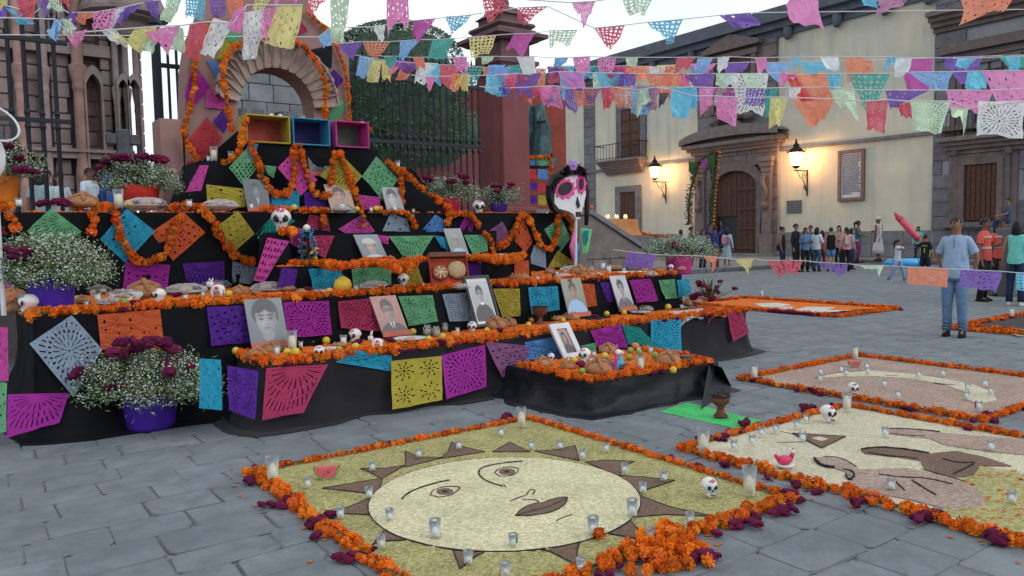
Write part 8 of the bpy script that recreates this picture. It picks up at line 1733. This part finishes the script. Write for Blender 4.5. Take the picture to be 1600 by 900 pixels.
string_('white cord of the far long row of banners', 10.5, 9.0, [
 ((562, 87, 585, 90, 572, 123, 558, 120), 'B', 'd'), ((576, 92, 597, 95, 588, 130, 573, 126), 'Y', 'd'), ((597, 93, 612, 95, 610, 128, 596, 128), 'Y', 'p'), ((610, 94, 628, 97, 621, 116, 606, 113), 'P', 'p'), ((604, 92, 656, 97, 650, 106, 622, 104), 'V', 'p'), ((628, 98, 652, 99, 635, 125, 618, 127), 'O', 'p'), ((654, 97, 685, 99, 663, 132, 646, 130), 'W', 'd'), ((672, 100, 688, 101, 688, 135, 668, 122), 'C', 'p'), ((687, 101, 721, 102, 705, 137, 688, 130), 'R', 'd'), ((724, 104, 756, 104, 742, 135, 727, 132), 'T', 'a'), ((753, 105, 784, 106, 770, 122, 755, 118), 'O', 'p'), ((763, 106, 791, 106, 780, 127, 760, 124), 'B', 'd'), ((785, 106, 817, 105, 800, 122, 780, 135), 'B', 'p'), ((829, 108, 853, 108, 850, 142, 832, 142), 'O', 'd'), ((860, 106, 891, 105, 880, 130, 857, 130), 'R', 'p'), ((914, 104, 941, 104, 925, 118, 912, 122), 'T', 'p'), ((949, 104, 981, 103, 975, 113, 951, 112), 'M', 'd'), ((984, 103, 1019, 103, 1005, 130, 988, 125), 'O', 'd'), ((1026, 102, 1059, 101, 1045, 142, 1035, 122), 'Y', 'd'), ((1077, 100, 1120, 99, 1107, 115, 1088, 116), 'P', 'l'), ((1128, 98, 1172, 97, 1160, 116, 1136, 116), 'V', 'p'), ((1190, 98, 1236, 97, 1222, 131, 1202, 118), 'B', 'p'), ((1247, 97, 1297, 97, 1295, 116, 1262, 114), 'C', 'p'), ((1319, 95, 1362, 94, 1364, 116, 1324, 115), 'O', 'd'), ((1402, 93, 1459, 91, 1452, 141, 1418, 140), 'M', 'p'), ((1474, 89, 1536, 88, 1520, 130, 1502, 132), 'V', 'l'), ((1559, 87, 1606, 86, 1606, 108, 1575, 106), 'T', 'd')], 'on the far long string', extend=(False, True), fill=(740, 1110, 9, 103, 24))
string_('white cord of the main near row of banners across the facade', 8.6, 6.6, [
 ((664, 120, 680, 120, 673, 143, 667, 136), 'P', 'p'), ((706, 119, 725, 118, 714, 137, 709, 132), 'Y', 'a'), ((720, 118, 734, 118, 731, 143, 722, 141), 'Y', 'p'), ((760, 118, 788, 117, 795, 142, 757, 143), 'C', 'd'), ((792, 117, 821, 116, 818, 145, 788, 137), 'R', 'a'), ((818, 117, 831, 117, 831, 165, 812, 148), 'O', 'p'), ((871, 112, 909, 113, 920, 157, 900, 150), 'P', 'd'), ((930, 114, 973, 113, 985, 152, 950, 160), 'C', 'p'), ((967, 115, 993, 115, 992, 132, 966, 138), 'V', 'd'), ((1062, 116, 1076, 116, 1078, 132, 1062, 135), 'P', 'p'), ((1067, 115, 1118, 115, 1107, 162, 1088, 140), 'V', 'd'), ((1119, 115, 1141, 115, 1138, 133, 1118, 135), 'g', 'd'), ((1145, 114, 1201, 115, 1193, 178, 1152, 172), 'W', 's'), ((1228, 115, 1292, 115, 1299, 167, 1245, 168), 'O', 'd'), ((1226, 118, 1242, 117, 1287, 182, 1262, 176), 'R', 'd'), ((1292, 115, 1315, 115, 1310, 140, 1296, 140), 'C', 'p'), ((1325, 115, 1391, 115, 1368, 164, 1345, 163), 'T', 'a'), ((1420, 113, 1490, 112, 1475, 141, 1452, 138), 'B', 'l'), ((1512, 112, 1541, 112, 1538, 140, 1508, 138), 'C', 'p'), ((1533, 111, 1606, 110, 1606, 176, 1562, 172), 'P', 'd')], 'on the main bright string', extend=(False, True), fill=(690, 1230, 11, 115, 34))
string_('white cord of the lower near row with the big cut wheels', 8.0, 6.2, [
 ((779, 136, 796, 136, 794, 149, 782, 146), 'V', 'p'), ((831, 136, 850, 136, 848, 144, 834, 149), 'R', 'p'), ((850, 135, 884, 133, 850, 167, 832, 150), 'P', 'd'), ((864, 134, 881, 134, 870, 161, 855, 160), 'T', 'd'), ((886, 138, 911, 138, 901, 173, 881, 165), 'V', 'r'), ((912, 138, 939, 138, 928, 159, 916, 156), 'V', 'a'), ((938, 138, 953, 137, 962, 155, 944, 177), 'R', 'd'), ((975, 139, 997, 140, 992, 169, 978, 170), 'W', 'd'), ((993, 139, 1012, 139, 1018, 158, 995, 186), 'g', 'd'), ((988, 134, 1031, 134, 1024, 172, 1009, 166), 'D', 'l'), ((1030, 145, 1046, 145, 1036, 165, 1029, 168), 'N', 'd'), ((1046, 135, 1085, 136, 1091, 160, 1070, 164), 'C', 'd'), ((1092, 138, 1116, 137, 1112, 165, 1094, 180), 'P', 'd'), ((1115, 137, 1147, 137, 1149, 156, 1118, 155), 'M', 'p'), ((1196, 138, 1215, 138, 1212, 180, 1196, 180), 'T', 'd'), ((1299, 140, 1334, 140, 1342, 188, 1312, 168), 'g', 'l'), ((1383, 141, 1452, 141, 1405, 165, 1391, 171), 'V', 'd'), ((1478, 141, 1551, 141, 1543, 174, 1486, 172), 'P', 'd')], 'on the lower near string', extend=(False, True), fill=(760, 1300, 10, 137, 34))
string_('white cord of small faint banners high over the facade', 9.5, 8.5, [((600, 88, 622, 88, 615, 104, 604, 104), 'T', 'd')], 'on the small high string', extend=(False, True), fill=(640, 1580, 20, 90, 26))
string_('white cord of the lowest overhead row of banners', 7.6, 5.9, [
 ((1204, 152, 1231, 152, 1217, 199, 1200, 198), 'Y', 'd'), ((1353, 158, 1388, 156, 1382, 207, 1355, 205), 'R', 'f'), ((1404, 162, 1422, 160, 1424, 188, 1406, 172), 'R', 'p'), ((1422, 158, 1485, 158, 1470, 208, 1427, 205), 'g', 's'), ((1486, 168, 1513, 168, 1508, 206, 1488, 184), 'g', 'p'), ((1528, 158, 1604, 158, 1595, 220, 1526, 213), 'W', 's'), ((1118, 150, 1153, 152, 1150, 198, 1120, 186), 'P', 'd'), ((1240, 160, 1304, 155, 1290, 186, 1266, 199), 'O', 'p'), ((1048, 140, 1083, 150, 1073, 187, 1048, 186), 'C', 'p')], 'on the lowest overhead string', extend=(False, True))
string_('thin cord of low banners tied across the plaza at waist height', 11.5, 8.5, [
 ((980, 393, 1026, 398, 1017, 422, 974, 415), 'V', 'd'), ((1099, 400, 1122, 402, 1115, 415, 1108, 412), 'O', 'p'), ((1148, 405, 1177, 404, 1173, 424, 1166, 420), 'Y', 'p'), ((1197, 407, 1255, 407, 1245, 428, 1215, 427), 'R', 'a'), ((1279, 410, 1326, 412, 1320, 426, 1300, 425), 'V', 'a'), ((1345, 415, 1382, 415, 1375, 424, 1362, 420), 'g', 'p'), ((1418, 417, 1482, 420, 1479, 449, 1418, 443), 'O', 'd'), ((1501, 421, 1566, 424, 1560, 452, 1499, 445), 'V', 'l'), ((1588, 426, 1612, 427, 1610, 455, 1588, 455), 'C', 'a')], 'on the low cord across the plaza', extend=(False, True))
# ================================================================== PAPER SKULL PUPPET AND SMALL STRUCTURES
vs_ = VP-.25
def pv(x_, y_): q = PV(x_, y_, vs_); return (q.x, q.z)
root = empty('skull_puppet', PV(885, 420, vs_), label='big papier mache catrina skull with pink flower eyes on a pole', cat='puppet')
M_pm = mat('paper_mache_white', (.68, .69, .72), .7, .06, 8, .2); M_hp = mat('hot_pink_paint', (.80, .07, .33), .6, .1, 8)
def plate(pts, y0, y1, m, name): o = MB().extr([pv(*q) for q in pts], 'y', vs_+y0, vs_+y1).build(name, m, root); recalc(o.data)
plate([(862, 284), (872, 268), (890, 262), (905, 268), (912, 285), (913, 305), (908, 325), (904, 342), (898, 343), (893, 334), (885, 330), (870, 326), (862, 318), (858, 303)], -.04, .06, M_pm, 'skull_face')
plate([(856, 310), (856, 290), (866, 272), (882, 259), (895, 255), (909, 264), (913, 280), (905, 272), (890, 274), (876, 279), (866, 290), (862, 304), (862, 318), (870, 328), (880, 332), (872, 334), (862, 328)], -.07, .05, M_hair, 'hair')
def flower_eye(cx_, cy_, rx, ry, n): return [(cx_+rx*(1+.14*math.cos(n*a))*math.cos(a), cy_+ry*(1+.14*math.cos(n*a))*math.sin(a)) for a in [2*PI*k/60 for k in range(60)]]
plate(flower_eye(879, 295, 16, 15, 11), -.062, -.042, M_hp, 'eye_flower'); plate(flower_eye(905, 287, 7, 15, 9), -.062, -.042, M_hp, 'eye_flower')
plate([(879+11*math.cos(a), 295+10*math.sin(a)-3*math.cos(a)) for a in [2*PI*k/20 for k in range(20)]], -.075, -.063, M_blk, 'eye_hole'); plate([(904+3.6*math.cos(a), 288+9*math.sin(a)) for a in [2*PI*k/16 for k in range(16)]], -.075, -.063, M_blk, 'eye_hole')
plate([(899, 308), (903, 322), (900, 326), (897, 318)], -.06, -.041, M_blk, 'nose_hole')
for k_ in range(4): plate([(897+k_*2.2, 331), (898+k_*2.2, 331), (898+k_*2.2, 339), (897+k_*2.2, 339)], -.055, -.041, M_blk, 'tooth_line')
mb = MB(); r = random.Random(3)
for k_ in range(90):
    x_, y_ = r.uniform(858, 912), 0; y_ = 262+((x_-892)/30)**2*22+r.uniform(-6, 8); q = pv(x_, y_); a = Vector((r.gauss(0, .5), -abs(r.gauss(0, .5)), r.gauss(0, 1))).normalized()*.10; b = a.orthogonal().normalized()*.014; c = Vector((q[0], vs_-.08, q[1])); mb.add([c-a, c+b, c+a, c-b], [(0, 1, 2, 3)])
mb.build('feather_fringe', M_hair, root)
c = PV(895, 258, vs_-.1); mb = MB(); [mb.blob((c.x+.05*math.cos(k_*1.05), c.y, c.z+.05*math.sin(k_*1.05)), (.045, .03, .045), 8, 6) for k_ in range(6)]; mb.blob((c.x, c.y-.02, c.z), .035, 8, 6); mb.build('violet_flower', mat('violet_paper', (.45, .25, .62), .7), root, smooth=True)
MB().tube([PV(900, 335, vs_), PV(899, 425, vs_)], .025, 8).build('pole', TWHITE, root)
MB().tube([PV(x_, y_, vs_) for x_, y_ in ((914, 278), (917, 300), (917, 330), (916, 352))], [.035, .04, .04, .03], 8).build('braid', M_hair, root, smooth=True)
for nm, pts, hx in (('pink_ribbon', ((899, 360), (893, 385), (897, 412)), '#e070b0'), ('blue_ribbon', ((903, 380), (900, 395), (903, 414)), '#2f9ad0')): MB().tube([PV(x_, y_, vs_+.02) for x_, y_ in pts], [.03, .04, .025], 6).build(nm, mat('rib'+hx, hexc(hx), .7), root, smooth=True)
for nm, pts, hx in (('green_bow', ((908, 356), (925, 358), (921, 392), (911, 397)), '#7cd890'), ('blue_bow_tail', ((912, 360), (920, 360), (919, 378), (914, 386)), '#2a90b8')):
    cs = [PV(x_, y_, vs_-.05 if 'green' in nm else vs_-.08) for x_, y_ in pts]; PC['tmp'] = hx; o = sheet(cs, 'tmp', 'plain', None, name=nm, cat=None, parent=root, amp=.02); KIDS.setdefault(root.name, [])
# left edge: black wide hat with white lace edge
hc = PD(-14, 190, 6.2); root = empty('puppet_hat', hc, label='black translucent hat brim with white trim cut by the left edge', cat='hat')
mb = MB(); n = 40; e = [hc*0+R*(.225*math.cos(a))*1.0+U*(.135*math.sin(a)-.10*math.cos(a)*.9)+F*(.04*math.sin(a)) for a in [2*PI*k/n for k in range(n)]]
mb.add([R*0-F*.05]+e, [(0, 1+k, 1+(k+1) % n) for k in range(n)]); mb.build('brim', glassmat('black_tulle', (.02, .02, .025), .55, .6), root, world=False); MB().tube(e+[e[0]], .009, 6).build('white_trim', M_pm, root, world=False)
fc = PD(-10, 245, 6.25); rr = empty('edge_puppet', fc, label='white puppet face edge below the black hat at the left edge', cat='puppet'); MB().blob((0, 0, 0), (.085, .07, .17), 14, 10).build('face', M_pm, rr, smooth=True, world=False); MB().tube([(0, 0, -.15), (0, 0, -fc.z+.0+ZT2)], .02, 6).build('pole', TWHITE, rr, world=False)
# papel panel beside the pillar
vq = 15.0
pr_ = [((828, 249, 836, 249, 836, 258, 828, 258), 'b', 'short'), ((838, 248, 858, 247, 856, 256, 846, 260), 'g', ''), ((827, 264, 838, 264, 838, 280, 827, 280), 'r', ''), ((840, 264, 859, 265, 858, 281, 840, 279), 'b', ''), ((828, 286, 840, 286, 839, 297, 828, 297), 'v', ''), ((841, 286, 859, 287, 858, 301, 841, 299), 'r', ''), ((828, 306, 839, 306, 839, 318, 830, 319), 'v', ''), ((841, 305, 855, 306, 854, 321, 841, 320), 'y', '')]
for q, c_, _ in pr_: sheet([PV(q[2*i], q[2*i+1], vq) for i in range(4)], c_, 'dots', ulabel(f'{PN[c_]} small tissue sheet strung beside the gate pillar'), group='small sheets strung beside the gate pillar', amp=.01)
fr_ = empty('sheet_rack', PV(826, 330, vq+.03), label='thin rack of strings beside the gate pillar carrying small sheets', cat='rack')
mb = MB(); [mb.tube([PV(825, y_, vq+.02), PV(862, y_+1, vq+.02)], .008, 5) for y_ in (247, 264, 286, 305)]; mb.tube([PV(862, 240, vq+.02), PV(862, 335, vq+.02)], .03, 6); mb.tube([PV(825, 240, vq+.02), PV(825, 335, vq+.02)], .03, 6); tag(mb.build('rack_strings', M_iron, fr_), kind='stuff')
garland([PV(x_, y_, vq-.05) for x_, y_ in ((826, 246), (845, 246), (861, 243), (862, 262), (861, 285))], .06, 'small marigold garland over the rack beside the gate pillar', group='marigold garlands off the altar')
# small orange covered altar on the stair, with candles
oa = PD(961, 368, 21.8); MB().box((oa.x-.9, oa.y-.5, 0), (oa.x+.8, oa.y+.9, oa.z)).build('stair_landing', M_ret, kind='structure'); root = empty('side_altar', oa, label='small orange draped altar with candle flames beyond the stairs', cat='altar table')
zt_ = PD(955, 343, 21.8).z; mb = MB(); skirt(mb, [(oa.x-.75, oa.y+.6), (oa.x-.75, oa.y-.35), (oa.x+.55, oa.y-.35), (oa.x+.55, oa.y+.6)], zt_, oa.z, .08, 5, nz=8, fold=.03); mb.box((oa.x-.75, oa.y-.35, zt_-.03), (oa.x+.55, oa.y+.6, zt_)); mb.build('orange_cover', mat('patterned_orange_cloth', (.52, .12, .02), .8, .5, 5, .1, col2=(.40, .26, .12)), root, smooth=True)
M_fl = mat('flame', (1, .6, .2), .5, 0, 1, 0, emit=((1, .55, .18), 5)); mb = MB()
for k_ in range(6): link('candle_flame', PROTO.setdefault('_fl', MB().lathe([(.001, 0), (.02, .02), (.013, .05), (.001, .09)], n=8).mesh('candle_flame', [M_fl], True)), root, (-.5+k_*.17, -.2+.1*(k_ % 2), zt_-oa.z+.05))
for k_ in range(6): link('candle_stub', PROTO.setdefault('_st', MB().lathe([(.035, 0), (.035, .06)], n=8).mesh('candle_stub', [M_waxc])), root, (-.5+k_*.17, -.2+.1*(k_ % 2), zt_-oa.z))
garland([PD(x_, y_, 20.5) for x_, y_ in ((905, 326), (925, 324))], .05, 'marigold rope on the stair landing behind the puppet', group='marigold garlands off the altar')
garland([PD(x_, y_, 22) for x_, y_ in ((984, 363), (1010, 366), (1050, 372))], .06, 'marigold rope on the low wall by the pavement', group='marigold garlands off the altar')
# tall flower arch being raised in front of the door
fa = PD(1078, 415, 24.5); root = empty('flower_arch', (fa.x, fa.y, 0), label='tall leaning arch of greenery and marigolds being raised by the door', cat='flower arch')
for nm, pts, w_ in (('arch_leg', ((1076, 350), (1077, 310), (1084, 275), (1093, 252)), .13), ('arch_leg', ((1110, 350), (1112, 315), (1116, 275), (1120, 237)), .14), ('arch_top', ((1093, 252), (1100, 246), (1110, 240), (1120, 236)), .09)):
    P = resample([PD(x_, y_, 24.5) for x_, y_ in pts], .06); mb = MB(); r = random.Random(4)
    for q in P:
        for j in range(9): s_ = .07; a = Vector((r.gauss(0, 1), r.gauss(0, 1), r.gauss(0, 1))).normalized()*s_; b = a.orthogonal().normalized()*.03; c = q+Vector((r.gauss(0, w_*.5), r.gauss(0, .05), 0)); mb.add([c-a, c+b, c+a, c-b], [(0, 1, 2, 3)])
    mb.tube(P, .03, 5); tag(mb.build(nm, mat('arch_leaves', (.035, .055, .022), .8, .4, 8, 0), root), kind='stuff')
    mb = MB()
    for q in P[::2]:
        V, Fc = MARS[1]; s_ = .045; c = q+Vector((w_*.6, -.05, 0)); mb.add([(v_[0]*s_+c.x, v_[1]*s_+c.y, v_[2]*s_+c.z) for v_ in V], Fc)
    tag(mb.build('arch_marigolds', M_mari, root), kind='stuff')
for q, c_ in (((1076, 252, 1090, 254, 1084, 276, 1076, 268), 'g'), ((1104, 244, 1117, 240, 1115, 272, 1108, 262), 'g'), ((1095, 250, 1104, 248, 1104, 262, 1098, 264), 'v')): PC['tmp'] = '#3a5a34' if c_ == 'g' else '#a050a0'; sheet([PD(q[2*i], q[2*i+1], 24.4) for i in range(4)], 'tmp', 'plain', None, name='arch_net', cat=None, parent=root, amp=.02)
# fingerprints of wear: a few fallen petals and leaves on the paving
mb = MB()
for k_ in range(900):
    a_ = RN.choice((c1, c2, c3)); cc_ = {c1.name: C1, c2.name: C2, c3.name: C3}[a_.name]; sd_ = RN.random()
    x_ = RN.uniform(cc_[0]-.25, cc_[1]+.25); y_ = RN.uniform(cc_[2]-.25, cc_[3]+.25)
    if cc_[0]-.02 < x_ < cc_[1]+.02 and cc_[2]-.02 < y_ < cc_[3]+.02: continue
    s_ = RN.uniform(.006, .017); V, Fc = ICO1; mb.add([(p[0]*s_+x_, p[1]*s_+y_, abs(p[2])*s_*.4+.006) for p in V], Fc)
tag(mb.build('fallen_petals', M_mari2), 'scattered fallen marigold petals on the paving round the carpets', 'petals', kind='stuff')
